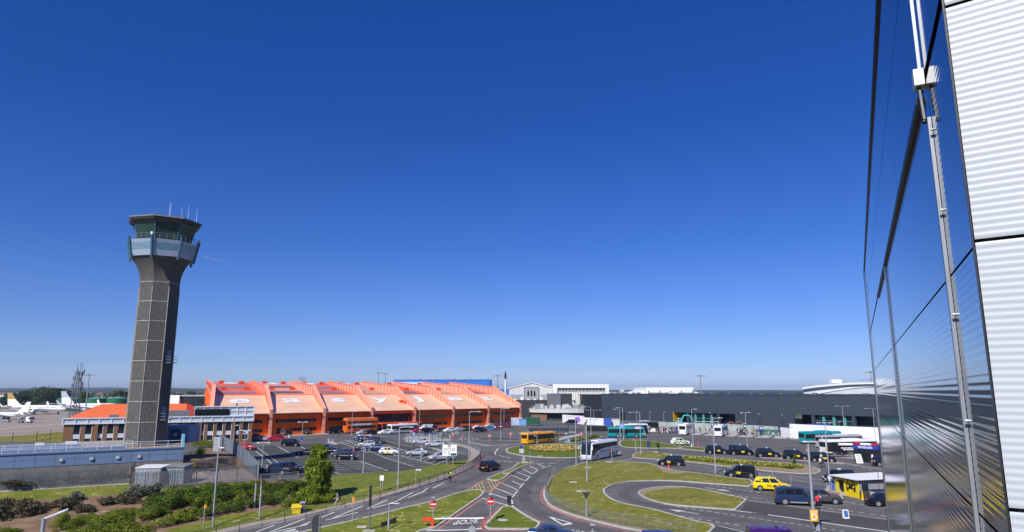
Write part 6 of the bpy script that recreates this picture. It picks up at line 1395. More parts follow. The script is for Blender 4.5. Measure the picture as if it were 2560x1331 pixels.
def barrier():
 A=G(1081,1319);B=G(1210,1319);root=thing('barrier','red lift barrier with white arm lowered across the exit lane','barrier',A);d=B-A;BR_=mat('barrier orange red',(0.75,0.06,0.015),0.45)
 MB().box(-0.16,-0.16,0,0.16,0.16,1.0).build('post',BR_,root);b=MB();b.box(-0.95,-0.22,0.72,-0.1,0.22,1.08);b.tube([(-0.95,-0.25,0.9),(-0.95,0.25,0.9)],0.2,12);b.build('counterweight',BR_,root)
 b=MB();b.bar((0.1,0,0.95),(d.x,d.y,0.95+d.z+.05),0.07,0.13);b.build('arm',WHITE,root);b=MB();b.box(d.x-0.06,d.y-0.06,d.z,d.x+0.06,d.y+0.06,d.z+1.05);b.build('rest_post',BR_,root)
barrier()
def bollard():
 q=G(1273,1267);root=thing('bollard_sign','small black backed sign at the tip of the triangular lawn','sign',q);MB().tube([(0,0,0),(0,0,0.45)],0.09,8).build('foot',BLACKP,root);b=MB();b.slab([(-0.25,0,1.25),(0.25,0,1.25),(0.25,0,0.55),(0.1,0,0.35),(-0.1,0,0.35),(-0.25,0,0.55)],(0,0.08,0));b.build('board',BLACKP,root)
bollard()
def map_sign():
 A,B=G(1117,1163),G(1129.5,1167);root=thing('direction_sign','large white roundabout map sign with green panel on two posts','road sign',A);root.rotation_euler.z=R(-4);z0,z1=zat(1140,A.y),zat(1112,A.y);w=34*A.y*1.03/F
 off=-11*A.y*1.03/F
 for x in(0.0,(B-A).x):MB().tube([(x,0.08,-0.1),(x,0.08,z1)],0.07,8).build('post',GALV,root)
 MB().box(off,-0.03,z0,off+w,0.03,z1).build('board',mat('white sign face',(0.80,0.81,0.80),0.5,var=0.02),root)
 cx,cz=off+w*0.47,z0+(z1-z0)*0.56;b=MB()
 for i in range(20):
  a0,a1=2*math.pi*i/24-1.2,2*math.pi*(i+1)/24-1.2
  b.bar((cx+0.27*math.cos(a0),-0.045,cz+0.27*math.sin(a0)),(cx+0.27*math.cos(a1),-0.045,cz+0.27*math.sin(a1)),0.02,0.13,up=(0,1,0))
 b.bar((cx,-0.045,cz+0.3),(cx,-0.045,cz+0.75),0.02,0.09,up=(1,0,0));b.bar((cx,-0.045,cz-0.3),(cx,-0.045,z0+0.15),0.02,0.1,up=(1,0,0));b.bar((cx-0.3,-0.045,cz),(cx-0.85,-0.045,cz),0.05,0.02);b.bar((cx+0.3,-0.045,cz),(cx+0.85,-0.045,cz),0.05,0.02);b.build('roundabout_diagram',BLACKP,root)
 MB().box(off+w*0.58,-0.045,z0+0.06,off+w*0.97,-0.031,z0+(z1-z0)*0.24).build('green_panel',mat('sign green',(0.0,0.13,0.06),0.4),root)
 MB().box(off+w*0.35,-0.045,z1-0.32,off+w*0.6,-0.031,z1-0.12).build('heading',DGALV,root)
 for z,x0,x1 in((0.62,0.05,0.3),(0.42,0.05,0.28),(0.24,0.05,0.3),(0.62,0.66,0.92),(0.45,0.66,0.9)):
  MB().box(off+w*x0,-0.042,z0+(z1-z0)*z,off+w*x1,-0.031,z0+(z1-z0)*z+0.09).build('text_line',DGALV,root)
map_sign()
def board(name,label,cat,posts,yt,yb,x0,x1,m,back=False,sub=None):
 A=G(*posts[0]);root=thing(name,label,cat,A);k=A.y*1.03/F
 for q in posts:
  x=(q[0]-posts[0][0])*k;MB().tube([(x,0.03,-0.1),(x,0.03,zat(yt,A.y)-A.z)],0.045,6).build('post',GALV,root)
 MB().box((x0-posts[0][0])*k,-0.03,zat(yb,A.y)-A.z,(x1-posts[0][0])*k,0.0,zat(yt,A.y)-A.z).build('board',m,root);return root,k,A
board('sign_board','small white notice on two posts on the grass bank','sign',[(951,1230),(955.5,1232)],1189,1202,948.5,958,mat('white sign face',(0.8,0.81,0.8),0.5))
board('street_name_sign','dark post with a small pale flag sign on the grass bank','sign',[(1039,1215)],1173,1177,1039,1051,mat('pale blue sign',(0.5,0.58,0.68),0.5))
AMB=mat('orange sign face',(0.75,0.26,0.02),0.5)
board('diversion_sign','small orange diversion sign on a post beside the road','sign',[(881,1308)],1244,1256,878.5,884,AMB);board('diversion_sign','small orange diversion sign on a thin post at the left of the bank','sign',[(507,1326)],1262,1271,506,511,AMB)
board('parking_sign','blue sign on a lamp column at the car park entrance','sign',[(753,1116.5)],1093,1101,751,757,mat('royal blue sign',(0.02,0.05,0.32),0.5))
board('car_park_sign','pale blue notice on a post in the nearest car park row','sign',[(1053.4,1155)],1120,1127,1051.5,1056.5,mat('pale blue sign',(0.5,0.58,0.68),0.5));board('car_park_sign','light blue notice below the cycle shelter lamp','sign',[(1034,1092)],1082,1088,1031,1037,mat('sky blue sign',(0.2,0.42,0.75),0.5))
board('bus_stop_sign','tall light blue stop sign panel behind the teal bus','sign',[(1550,1096),(1561,1096)],1060.5,1070,1548.5,1561,mat('sky blue sign',(0.2,0.42,0.75),0.5));board('bus_stop_sign','round blue stop sign on a lamp in front of the black people mover','sign',[(1432,1073)],1058,1064,1429.5,1434,mat('royal blue sign',(0.02,0.05,0.32),0.5))
board('keep_left_sign','small blue sign low on the planted island','sign',[(1421.5,1106)],1098,1105,1419,1424.5,mat('sky blue sign',(0.2,0.42,0.75),0.5));board('sign_board','small white sign on a post left of the planted island','sign',[(1415,1103)],1083,1086,1414,1417,mat('white sign face',(0.8,0.81,0.8),0.5))
def chevron_sign():
 q=G(1306,1156);root=thing('keep_left_sign','post with blue arrow disc and black and white chevron at the roundabout','road sign',q);h=zat(1112,q.y)-q.z
 MB().tube([(0,0,0),(0,0,h)],0.05,8).build('post',GALV,root);b=MB();b.tube([(-0.2,-0.05,h-0.4),(-0.2,-0.08,h-0.4)],0.3,18);b.build('blue_disc',mat('royal blue sign',(0.02,0.05,0.32),0.5),root)
 MB().box(-0.55,-0.07,h-1.5,0.25,-0.03,h-0.8).build('chevron_board',WHITE,root);b=MB()
 for x in(-0.5,-0.12):b.slab([(x,-0.075,h-1.15),(x+0.2,-0.075,h-0.85),(x+0.33,-0.075,h-0.85),(x+0.13,-0.075,h-1.15),(x+0.33,-0.075,h-1.45),(x+0.2,-0.075,h-1.45)],(0,0.01,0))
 b.build('black_chevrons',BLACKP,root);MB().box(0.1,0.1,0,0.5,0.3,1.1).build('grey_plate',GALV,root)
chevron_sign()
for x,yb,yt,lb in((1325,1158,1130,'bare grey pole on the small splitter lawn'),(1530,1157,1118,'thin grey pole in front of the coach rear'),(1626,1125,1101,'pole with a dark blue sign back on the grass island'),(1454,1159,1131,'thin grey pole in front of the coach windscreen')):
 q=G(x,yb);h=zat(yt,q.y)-q.z;root=thing('pole',lb,'pole',q);MB().tube([(0,0,0),(0,0,h)],0.05,8).build('shaft',GALV,root)
 if x==1626:MB().box(-0.75,-0.05,h-1.6,0.05,0.0,h-0.1).build('sign_back',mat('dark blue sign back',(0.03,0.05,0.10),0.5),root)
def giveway_back():
 q=G(1467,1296);z=zat(1240,q.y)-q.z;root=thing('give_way_sign','dark back of a triangular give way sign on the lawn lamp','road sign',(q.x,q.y+0.14,q.z));MB().slab([(-0.42,0,z+0.35),(0.42,0,z+0.35),(0,0,z-0.4)],(0,0.04,0)).build('plate',mat('dark grey sign back',(0.035,0.037,0.04),0.5),root);MB().tube([(0,0.06,0),(0,0.06,z+0.5)],0.04,6).build('post',GALV,root)
giveway_back()
def sign_backs():
 q=G(786,1372);root=thing('rear_facing_sign','two tall dark sign panels seen from behind at the bottom edge','sign',q);h=zat(1278,q.y)-q.z;k=q.y*1.03/F
 for x0,x1,zt in((-11*k,-3*k,h-0.45),(-2*k,7*k,h-0.2)):MB().slab([(x0,0.5 if x0<-0.3 else 0.1,h-3.0),(x1,0.3 if x0<-0.3 else-0.1,h-3.0),(x1,0.3 if x0<-0.3 else-0.1,zt),(x0,0.5 if x0<-0.3 else 0.1,zt-0.35)],(0,0.06,0)).build('panel',mat('dark grey sign back',(0.035,0.037,0.04),0.5),root)
 MB().tube([(9*k,0,0),(11*k,0,h)],0.085,8).build('post',DGALV,root)
sign_backs()
for x,yt,lb in((1180,1303,'grey round sign back on a pole below the barrier'),(1482,1313,'grey octagonal sign back with lamp at the bottom edge')):
 q=G(x,1362);h=zat(yt,q.y)-q.z;root=thing('rear_facing_sign',lb,'sign',q);MB().tube([(0,0,0),(0,0,h)],0.055,8).build('post',GALV,root)
 z=h-0.85;b=MB();b.tube([(0,-0.07,z),(0,-0.1,z)],0.38,8 if x>1300 else 20);b.build('plate',mat('pale grey sign back',(0.36,0.37,0.38),0.5,0.2),root);b=MB();b.box(-0.2,-0.3,h-0.02,0.2,0.2,h+0.1);b.build('sign_lamp',mat('lamp head casing',(0.42,0.44,0.46),0.35),root)
def signal():
 q=G(1463,1085);root=thing('traffic_light','black traffic light head behind the tall lawn lamp','traffic light',q);h=zat(1064,q.y);MB().tube([(0,0,0),(0,0,h)],0.06,8).build('post',GALV,root);hd=MB().box(-0.18,-0.15,h-0.1,0.18,0.15,h+1.0).build('head',BLACKP,root)
 for i,c in enumerate(((0.5,0.02,0.02),(0.5,0.3,0.02),(0.02,0.3,0.1))):MB().tube([(0,-0.16,h+0.12+0.3*(2-i)),(0,-0.18,h+0.12+0.3*(2-i))],0.1,10).build('lens',mat('signal lens %d'%i,c,0.3),hd)
signal()
A=G(952,1321);B_=G(990,1310);root=thing('low_panel','low black panel standing on the near lawn beside the short lamp','board',A);d_=B_-A  # dark shape on the lawn, built as an upright panel with legs
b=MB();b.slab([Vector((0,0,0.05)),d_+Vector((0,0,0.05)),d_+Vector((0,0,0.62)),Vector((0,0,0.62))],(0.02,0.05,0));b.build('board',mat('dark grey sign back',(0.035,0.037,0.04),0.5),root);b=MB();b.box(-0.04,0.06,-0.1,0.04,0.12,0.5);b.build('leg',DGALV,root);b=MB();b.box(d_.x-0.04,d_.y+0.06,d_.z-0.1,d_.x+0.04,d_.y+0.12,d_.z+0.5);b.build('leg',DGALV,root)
# railings: one thing each, every post a part
def railing(name,label,line,m,h=1.05,step=2.4,rails=(0.15,1.0),bars=0.14,infill=True,cat='railing',r=0.03,z_off=0.1,raw=None,post_r=None):
 pts=densify(raw or chaikin(GP(line),2,False),0.8,False);o=pts[0].copy();o.z=0;root=thing(name,label,cat,(pts[0].x,pts[0].y,T(pts[0].x,pts[0].y)))
 L=[0.0]
 for i in range(1,len(pts)):L.append(L[-1]+(pts[i]-pts[i-1]).length)
 z00=root.location.z
 def at_(s):
  s=max(0,min(L[-1],s));i=1
  while i<len(L)-1 and L[i]<s:i+=1
  q=pts[i-1].lerp(pts[i],(s-L[i-1])/max(1e-6,L[i]-L[i-1]));return Vector((q.x-o.x,q.y-o.y,T(q.x,q.y)-z00+z_off))
 n=max(1,int(L[-1]/step));post=None
 for i in range(n+1):
  q=at_(L[-1]*i/n)
  if post is None:post=MB().tube([(0,0,-0.15),(0,0,h)],post_r or r*1.4,6).build('post',m,root);post.location=q
  else:c=post.copy();COL.objects.link(c);c.location=q
 b=MB();k=max(2,int(L[-1]/1.2))
 for zz in rails:b.tube([at_(L[-1]*i/k)+Vector((0,0,zz))for i in range(k+1)],r,5)
 b.build('rails',m,root)
 if infill:
  b=MB();n2=int(L[-1]/bars);w=0.009
  for i in range(n2+1):
   q=at_(L[-1]*i/n2);b.add([q+Vector((-w,0,rails[0])),q+Vector((w,0,rails[0])),q+Vector((w,0,rails[-1])),q+Vector((-w,0,rails[-1])),q+Vector((0,-w,rails[0])),q+Vector((0,w,rails[0])),q+Vector((0,w,rails[-1])),q+Vector((0,-w,rails[-1]))],[(0,1,2,3),(4,5,6,7)])
  b.build('infill_bars',m,root,recalc=False)
 return root
RAILD=mat('dark railing paint',(0.07,0.075,0.075),0.5)
railing('guard_railing','long dark pedestrian guard railing along the kerb from the bank to the bend',OUT[1:14],RAILD,1.05,2.6)
railing('guard_railing','grey guard railing curving round the bend by the map sign',[(1196,1154),(1202,1143),(1198,1132),(1184,1121),(1162,1114),(1120,1106),(1075,1100)],mat('dull galvanised rail',(0.22,0.24,0.25),0.5,0.3),1.05,2.2,r=0.022)
railing('guard_railing','galvanised two rail fence round the bend of the big lawn',[(1500,1155),(1453,1159),(1424,1167),(1399,1177),(1384,1184),(1374,1197),(1366,1220),(1362,1236),(1366,1250),(1377,1264),(1400,1275),(1440,1289),(1490,1302),(1545,1314),(1600,1323),(1680,1335),(1740,1344)],mat('dull galvanised rail',(0.22,0.24,0.25),0.5,0.3),1.15,2.6,(0.12,0.6,1.1),r=0.022)
railing('low_rail','thin metal rail along the grass edge of the car park',[(842,1189),(1000,1179),(1045,1171),(1100,1161),(1150,1151),(1172,1144)],DGALV,1.0,3.2,(0.5,0.95),infill=False,z_off=0.0,r=0.022)
railing('low_rail','white tubular rail in front of the parked pickup truck',[(650,1203),(700,1200),(745,1196)],GALV,1.0,2.2,(0.1,0.95),z_off=0.0)
railing('guard_railing','grey railing on the far paved island before the amber bus',[(1190,1109),(1215,1113),(1250,1111),(1300,1108),(1322,1106)],DGALV,1.05,2.6)
railing('guard_railing','dark railing behind the bus shelter island',[(1390,1087),(1420,1084),(1450,1079),(1480,1077)],RAILD,1.05,2.6)
railing('guard_railing','thin railing along the taxi lane above the lawn arm',[(1578,1144),(1620,1147),(1660,1165),(1750,1182),(1850,1196),(1880,1201)],DGALV,1.0,3.4,(0.5,0.95),infill=False,r=0.02,z_off=0.0)
railing('guard_railing','long rail between the taxi office and the lanes',[(1890,1196),(1990,1213),(2080,1228)],GALV,1.3,3.0,(0.65,1.25),infill=False,r=0.025,z_off=0.0)
railing('guard_railing','white crowd barriers in front of the hangar walkway',[(1085,1092),(1110,1090),(1128,1088),(1145,1087)],WHITE,1.05,2.4)
railing('guard_railing','railing round the far side of the dark car park',[(745,1113),(800,1106),(850,1104),(880,1100),(925,1096),(975,1096),(1015,1104)],DGALV,1.0,3.0,(0.5,0.95),infill=False,r=0.022,z_off=0.0)
railing('guard_railing','crowd railing along the left bus bays',[(1570,1077),(1640,1079),(1720,1083)],GALV,1.05,2.4)
railing('guard_railing','crowd railing along the right bus bays',[(1740,1083),(1840,1087),(1940,1093),(1985,1097)],GALV,1.05,2.4)
railing('guard_railing','railing before the black kiosk at the head of the rank',[(2085,1140),(2120,1144),(2150,1148)],GALV,1.1,2.0,(0.15,0.6,1.05))
railing('mesh_fence','tall wire fence with cranked posts along the airfield grass',[(-40,1113),(16,1109),(80,1105),(110,1101),(135,1098),(160,1095)],mat('fence brown steel',(0.08,0.07,0.06),0.7),2.6,6.0,(0.1,1.3,2.4),infill=False,cat='fence',r=0.025,z_off=0.0,post_r=0.09)
def palisade(label,line,m,h=2.4,pitch=0.155,step=2.75):
 pts=densify([Vector((q[0],q[1],0))for q in line],1.0,False);root=thing('palisade_fence',label,'fence',(pts[0].x,pts[0].y,T(pts[0].x,pts[0].y)),group='palisade fences');o=Vector((pts[0].x,pts[0].y,root.location.z))
 L=[0.0]
 for i in range(1,len(pts)):L.append(L[-1]+(pts[i]-pts[i-1]).length)
 def at_(s):
  i=1
  while i<len(L)-1 and L[i]<s:i+=1
  q=pts[i-1].lerp(pts[i],(s-L[i-1])/(L[i]-L[i-1]));return Vector((q.x,q.y,T(q.x,q.y)))-o
 b=MB();n=int(L[-1]/pitch)
 for i in range(n):
  q=at_(i*pitch);d=(at_(min(L[-1],i*pitch+0.1))-at_(max(0,i*pitch-0.1))).normalized()*0.046;u=Vector((0,0,1));nn=Vector((-d.y,d.x,0)).normalized()*0.012
  for s_ in(1,):b.add([q-d+u*0.05,q+nn*1.2+u*0.05,q+d+u*0.05,q+d+u*(h-0.12),q+nn*1.2+u*h,q-d+u*(h-0.12)],[(0,1,4,5),(1,2,3,4)])
 b.build('pales',m,root,recalc=False);b=MB()
 for zz in(0.35,h-0.45):
  k=int(L[-1]/2)
  for i in range(k):b.bar(at_(L[-1]*i/k)+Vector((0,0.05,zz)),at_(L[-1]*(i+1)/k)+Vector((0,0.05,zz)),0.04,0.05)
 b.build('rails',m,root);post=None
 for i in range(int(L[-1]/step)+1):
  if post is None:post=MB().box(-0.05,0.04,-0.1,0.05,0.14,h-0.1).build('post',m,root);post.location=at_(0)
  else:c=post.copy();COL.objects.link(c);c.location=at_(i*step)
 return root
PAL=mat('galvanised palisade',(0.13,0.14,0.15),0.5,0.2,var=0.2,scale=1.5)
palisade('long grey palisade fence on the left below the blue wall',GP([(-70,1234),(0,1229),(160,1220),(323,1209)]),PAL)
palisade('grey palisade fence in front of the two metal containers',GP([(325,1226),(460,1218),(560,1210),(641,1203)]),PAL)
palisade('short return of palisade fence left of the white roofed container',GP([(324,1208),(330,1199),(338,1192)]),PAL)
palisade('far palisade run behind the block paving',GP([(462,1185),(520,1178),(575,1171),(592,1166)]),PAL,1.9)
def mesh_fence():
 P=GP([(553,1117),(590,1141),(612,1160),(628,1180),(645,1199)]);root=thing('sheet_fence','blue grey fine mesh fence stepping down beside the car park','fence',P[0]);o=P[0];MF=mat('blue grey mesh panel',(0.13,0.165,0.21),0.55,0.2,var=0.12,scale=1.5)
 for i in range(len(P)-1):
  a,c=P[i]-o,P[i+1]-o;n=max(1,int((c-a).length/2.6))
  for j in range(n):
   p,q=a.lerp(c,j/n),a.lerp(c,(j+0.97)/n);z=max(p.z,q.z)*0
   b=MB();b.slab([p+Vector((0,0,-0.1)),q+Vector((0,0,-0.1)),q+Vector((0,0,2.45)),p+Vector((0,0,2.45))],(0.03,0.03,0));b.build('mesh_panel',MF,root)
   b=MB();b.bar(p+Vector((0,-0.05,-0.2)),p+Vector((0,-0.05,2.6)),0.08);b.build('post',mat('fence steel',(0.27,0.31,0.35),0.5,0.3),root)
 b=MB();b.bar(P[-1]-o+Vector((0,-0.05,-0.2)),P[-1]-o+Vector((0,-0.05,2.7)),0.1);b.build('post',mat('fence steel',(0.27,0.31,0.35),0.5),root)
mesh_fence()
# containers, cabins, kiosk, bins, cones
def container(label,q,m,roofm,L,W_,H,rz,ribs=True,z=None):
 root=thing('metal_container',label,'container',q,rz);b=MB();b.box(-L/2,0,0,L/2,W_,H);b.build('wall',m,root)
 b=MB();n=int(L/0.35)
 for i in range(n):x=-L/2+L*(i+0.25)/n;b.box(x,-0.05,0.1,x+0.16,-0.003,H-0.1)
 k=int(W_/0.35)
 for i in range(k):y=W_*(i+0.25)/k;b.box(L/2+0.003,y,0.1,L/2+0.05,y+0.16,H-0.1)
 b.build('ribs',m,root);b=MB();b.slab([(-L/2-0.1,-0.15,H+0.01),(L/2+0.1,-0.15,H+0.01),(L/2+0.1,W_+0.1,H+0.14),(-L/2-0.1,W_+0.1,H+0.14)],(0,0,0.08));b.build('roof',roofm,root);return root
LG=mat('pale grey corrugated steel',(0.36,0.39,0.42),0.5,0.1);container('pale metal container with a plain white roof behind the palisade',G(367,1217),LG,mat('white roof sheet',(0.72,0.72,0.7),0.5),3.4,3.2,2.5,R(5))
cc=container('grey metal container with a slatted roof beside the white roofed one',G(428,1212),mat('blue grey steel',(0.24,0.29,0.34),0.5),mat('slatted grey roof',(0.22,0.21,0.2),0.7,var=0.5,scale=3,mapz=(0.2,3,1)),3.2,3.6,2.4,R(5))
container('dark green metal container beyond the end of the hangar',G(1332,1065),mat('bottle green steel',(0.012,0.08,0.045),0.6),mat('green roof',(0.03,0.14,0.09),0.6),5,3,2.9,R(-6));container('white and pale blue cabin beside the last hangar column',G(1292,1064),mat('pale blue cabin sheet',(0.42,0.52,0.64),0.6,var=0.3,scale=0.4),WHITE,4.2,3,2.6,R(4));container('blue steel cabin between the pale cabin and green container',G(1308,1064.5),mat('sky cabin sheet',(0.18,0.35,0.62),0.6),mat('blue roof',(0.1,0.2,0.4),0.6),3.0,2.6,2.4,R(4))
container('dark maroon steel bin store below the last hangar bay',G(1256,1071),mat('maroon steel',(0.09,0.012,0.03),0.6),mat('maroon lid',(0.12,0.02,0.04),0.6),6,2,2.0,R(0));container('rusty brown skip stack in front of the terminal wing',G(1348,1052),RUST,mat('rust lid',(0.15,0.07,0.04),0.8),7,2.5,2.6,R(0));container('white ticket cabin beside the blue hoarding end',G(1537,1066),mat('cream cabin',(0.6,0.58,0.52),0.6),GALV,3.6,2.6,2.6,R(-10));container('long low black hoarding box behind the teal bus',G(1497,1079),BLACKP,DGALV,8,0.6,1.7,R(-2))
b_=G(1507,1078);root=thing('notice_board','white poster on the low black hoarding behind the teal bus','sign',(b_.x,b_.y-0.75,0));MB().box(-0.9,-0.05,0.3,0.9,0,1.9).build('poster',WHITE,root)
def taxi_office():
 A,B=G(2090,1234),G(2148,1247);d=(B-A);rz=math.atan2(d.y,d.x);Wd=d.length;L=8.5;H=zat(1190,A.y)-0.05
 root=thing('taxi_office','small taxi office cabin with bright yellow front and white roof','cabin',A,rz);YW=mat('office yellow panel',(0.80,0.60,0.0),0.45,var=0.04);GW=mat('office grey wall',(0.27,0.28,0.29),0.55,var=0.06)
 Wf=Wall((0,0),(Wd,0));Wf.n=Vector((0,1,0));b=MB();Wf.holes(b,0,H,0.12,[(Wd*0.14,Wd*0.38,0.35,H-0.3)]);b.build('yellow_front',YW,root)
 b=MB();b.box(Wd-0.12,0.125,0,Wd,L,H);b.box(0,0.125,0,0.12,L,H);b.box(0.12,L-0.1,0,Wd-0.12,L,H);b.build('wall',GW,root);MB().box(Wd*0.14,1.2,0.3,Wd*0.38,1.3,H-0.3).build('door',mat('dark doorway',(0.03,0.03,0.03),0.6),root)
 b=MB();b.slab([(-0.35,-0.45,H+0.05),(Wd+0.35,-0.45,H+0.05),(Wd+0.35,L+0.3,H+0.2),(-0.35,L+0.3,H+0.2)],(0,0,0.14));b.build('roof',mat('white felt roof',(0.76,0.76,0.74),0.6),root)
 b=MB();b.box(-0.3,-0.4,H-0.1,Wd+0.3,L,H+0.045);b.build('eaves',BLACKP,root)
 cx,z=Wd*0.69,H*0.62;y=-0.02;b=MB();s=Wd*0.2
 b.slab([(cx-s,y,z-0.45*s),(cx+s,y,z-0.45*s),(cx+s,y,z+0.1*s),(cx+0.75*s,y,z+0.2*s),(cx-0.75*s,y,z+0.2*s),(cx-s,y,z+0.1*s)],(0,0.015,0))
 for a0,a1 in(((-0.78,0.2),(-0.55,0.75)),((0.78,0.2),(0.55,0.75)),((-0.55,0.75),(0.55,0.75))):b.bar((cx+a0[0]*s,y,z+a0[1]*s),(cx+a1[0]*s,y,z+a1[1]*s),0.02,0.13*s*1.4,up=(0,1,0))
 b.box(cx-0.25*s,y-0.01,z+0.75*s,cx+0.25*s,y+0.01,z+0.98*s);b.box(cx-0.9*s,y-0.01,z-0.75*s,cx-0.55*s,y+0.01,z-0.45*s);b.box(cx+0.55*s,y-0.01,z-0.75*s,cx+0.9*s,y+0.01,z-0.45*s);em=b.build('taxi_emblem',BLACKP,root)
 b=MB();b.tube([(cx-0.6*s,y-0.03,z-0.1*s),(cx-0.6*s,y,z-0.1*s)],0.17*s,10);b.tube([(cx+0.6*s,y-0.03,z-0.1*s),(cx+0.6*s,y,z-0.1*s)],0.17*s,10);b.build('emblem_headlights',YW,em)
 b=MB();random.seed(2)
 for i in range(9):x=Wd*0.45+i*Wd*0.058;b.box(x,-0.02,H*0.2,x+0.05,-0.003,H*(0.27+0.05*(i%4==1)))
 b.build('faded_lettering',mat('orange lettering',(0.55,0.36,0.02),0.5),root)
 for yy in(0.5,3.6,6.0):
  b=MB();b.box(Wd+0.002,yy,H*0.42,Wd+0.05,yy+0.9,H*0.8);b.build('window',DGLASS,root)
 b=MB();b.box(Wd+0.002,0.1,0.0,Wd+0.5,2.0,0.9);b.build('dark_plinth',mat('dark brown panel',(0.06,0.05,0.045),0.6),root);MB().tube([(Wd+0.1,2.9,0),(Wd+0.1,2.9,H+0.9)],0.05,6).build('flue',DGALV,root)
 b=MB();b.box(-0.6,-1.7,-0.1,Wd*0.45,-0.9,0.32);b.build('ramp_wall',bricks('red brick',(0.34,0.12,0.06),(0.42,0.17,0.09),(0.4,0.3,0.25)),root);MB().box(-0.6,-0.89,-0.1,Wd*0.45,-0.02,0.3).build('ramp',LCONC,root)
 b=MB()
 for x in(-0.5,Wd*0.1,Wd*0.25,Wd*0.42):b.tube([(x,-0.95,0.3),(x,-0.95,1.35)],0.03,5)
 for zz in(0.75,1.3):b.tube([(-0.5,-0.95,zz),(Wd*0.42,-0.95,zz)],0.03,5)
 b.build('ramp_rail',GALV,root)
 return root,A,rz,Wd
toff,tA,trz,tW=taxi_office()
def loc(r,x,y,z=0):return r.matrix_world@Vector((x,y,z))if False else Vector((r.location.x+x*math.cos(r.rotation_euler.z)-y*math.sin(r.rotation_euler.z),r.location.y+x*math.sin(r.rotation_euler.z)+y*math.cos(r.rotation_euler.z),r.location.z+z))
def cone(px,label,m,h=0.75,raw=None,group='traffic cones'):
 q=raw or G(*px);root=thing('traffic_cone',label,'traffic cone',q,0,group);MB().box(-0.22,-0.22,0,0.22,0.22,0.04).build('base',m,root);MB().cyl((0,0,0.04),0.16,h,12,0.03).build('cone_body',m,root,True);MB().cyl((0,0,0.04+h*0.45),0.098,h*0.2,12,0.07).build('white_sleeve',WHITE,root,True)
OC=mat('cone orange',(0.75,0.08,0.02),0.5)
cone((1672,1171),'red and white cone beside the passing black taxi',OC,0.95);cone((1746,1117.5),'red cone at the edge of the grass by the police car',OC,1.0);cone((1729,1117),'white cone at the foot of the lamp by the police car',WHITE,0.7);cone(None,'tall yellow cone at the corner of the taxi office',YEL,1.1,loc(toff,tW+0.9,-0.2));cone((722,1094),'pale cone in front of the orange hangar wall',WHITE,0.9)
for i,(x,y)in enumerate(((2165,1250),(2176,1253),(2188,1255))):
 q=loc(toff,tW+1.5,1.2+i*1.1);root=thing('wheeled_bin',('cream wheeled bin nearest the yellow cone','middle cream wheeled bin beside the taxi office','grey wheeled bin furthest along the taxi office')[i],'bin',q,trz,'bins beside the taxi office');b=MB();b.loft([[Vector((x_,y_,z_))for x_,y_ in((-s,-s),(s,-s),(s,s),(-s,s))]for s,z_ in((0.38,0.05),(0.48,1.1))]);b.build('body',mat('cream bin',(0.5,0.46,0.38),0.6),root);MB().box(-0.52,-0.52,1.1,0.52,0.52,1.2).build('lid',BLACKP,root)
q=loc(toff,-1.0,0.6);root=thing('wheeled_bin','blue wheeled bin left of the taxi office ramp','bin',q,trz);b=MB();b.loft([[Vector((x_,y_,z_))for x_,y_ in((-s,-s),(s,-s),(s,s),(-s,s))]for s,z_ in((0.36,0.05),(0.45,1.1))]);BB=mat('bin blue',(0.03,0.17,0.55),0.5);b.build('body',BB,root);MB().box(-0.48,-0.48,1.1,0.48,0.48,1.22).build('lid',BB,root)
root=thing('notice_board','white notice fixed above the blue wheeled bin','sign',loc(toff,-1.0,0.1),trz);MB().box(-0.5,-0.03,1.5,0.5,0.02,2.1).build('board',WHITE,root);MB().tube([(0,0.05,0),(0,0.05,2.1)],0.04,6).build('post',GALV,root)
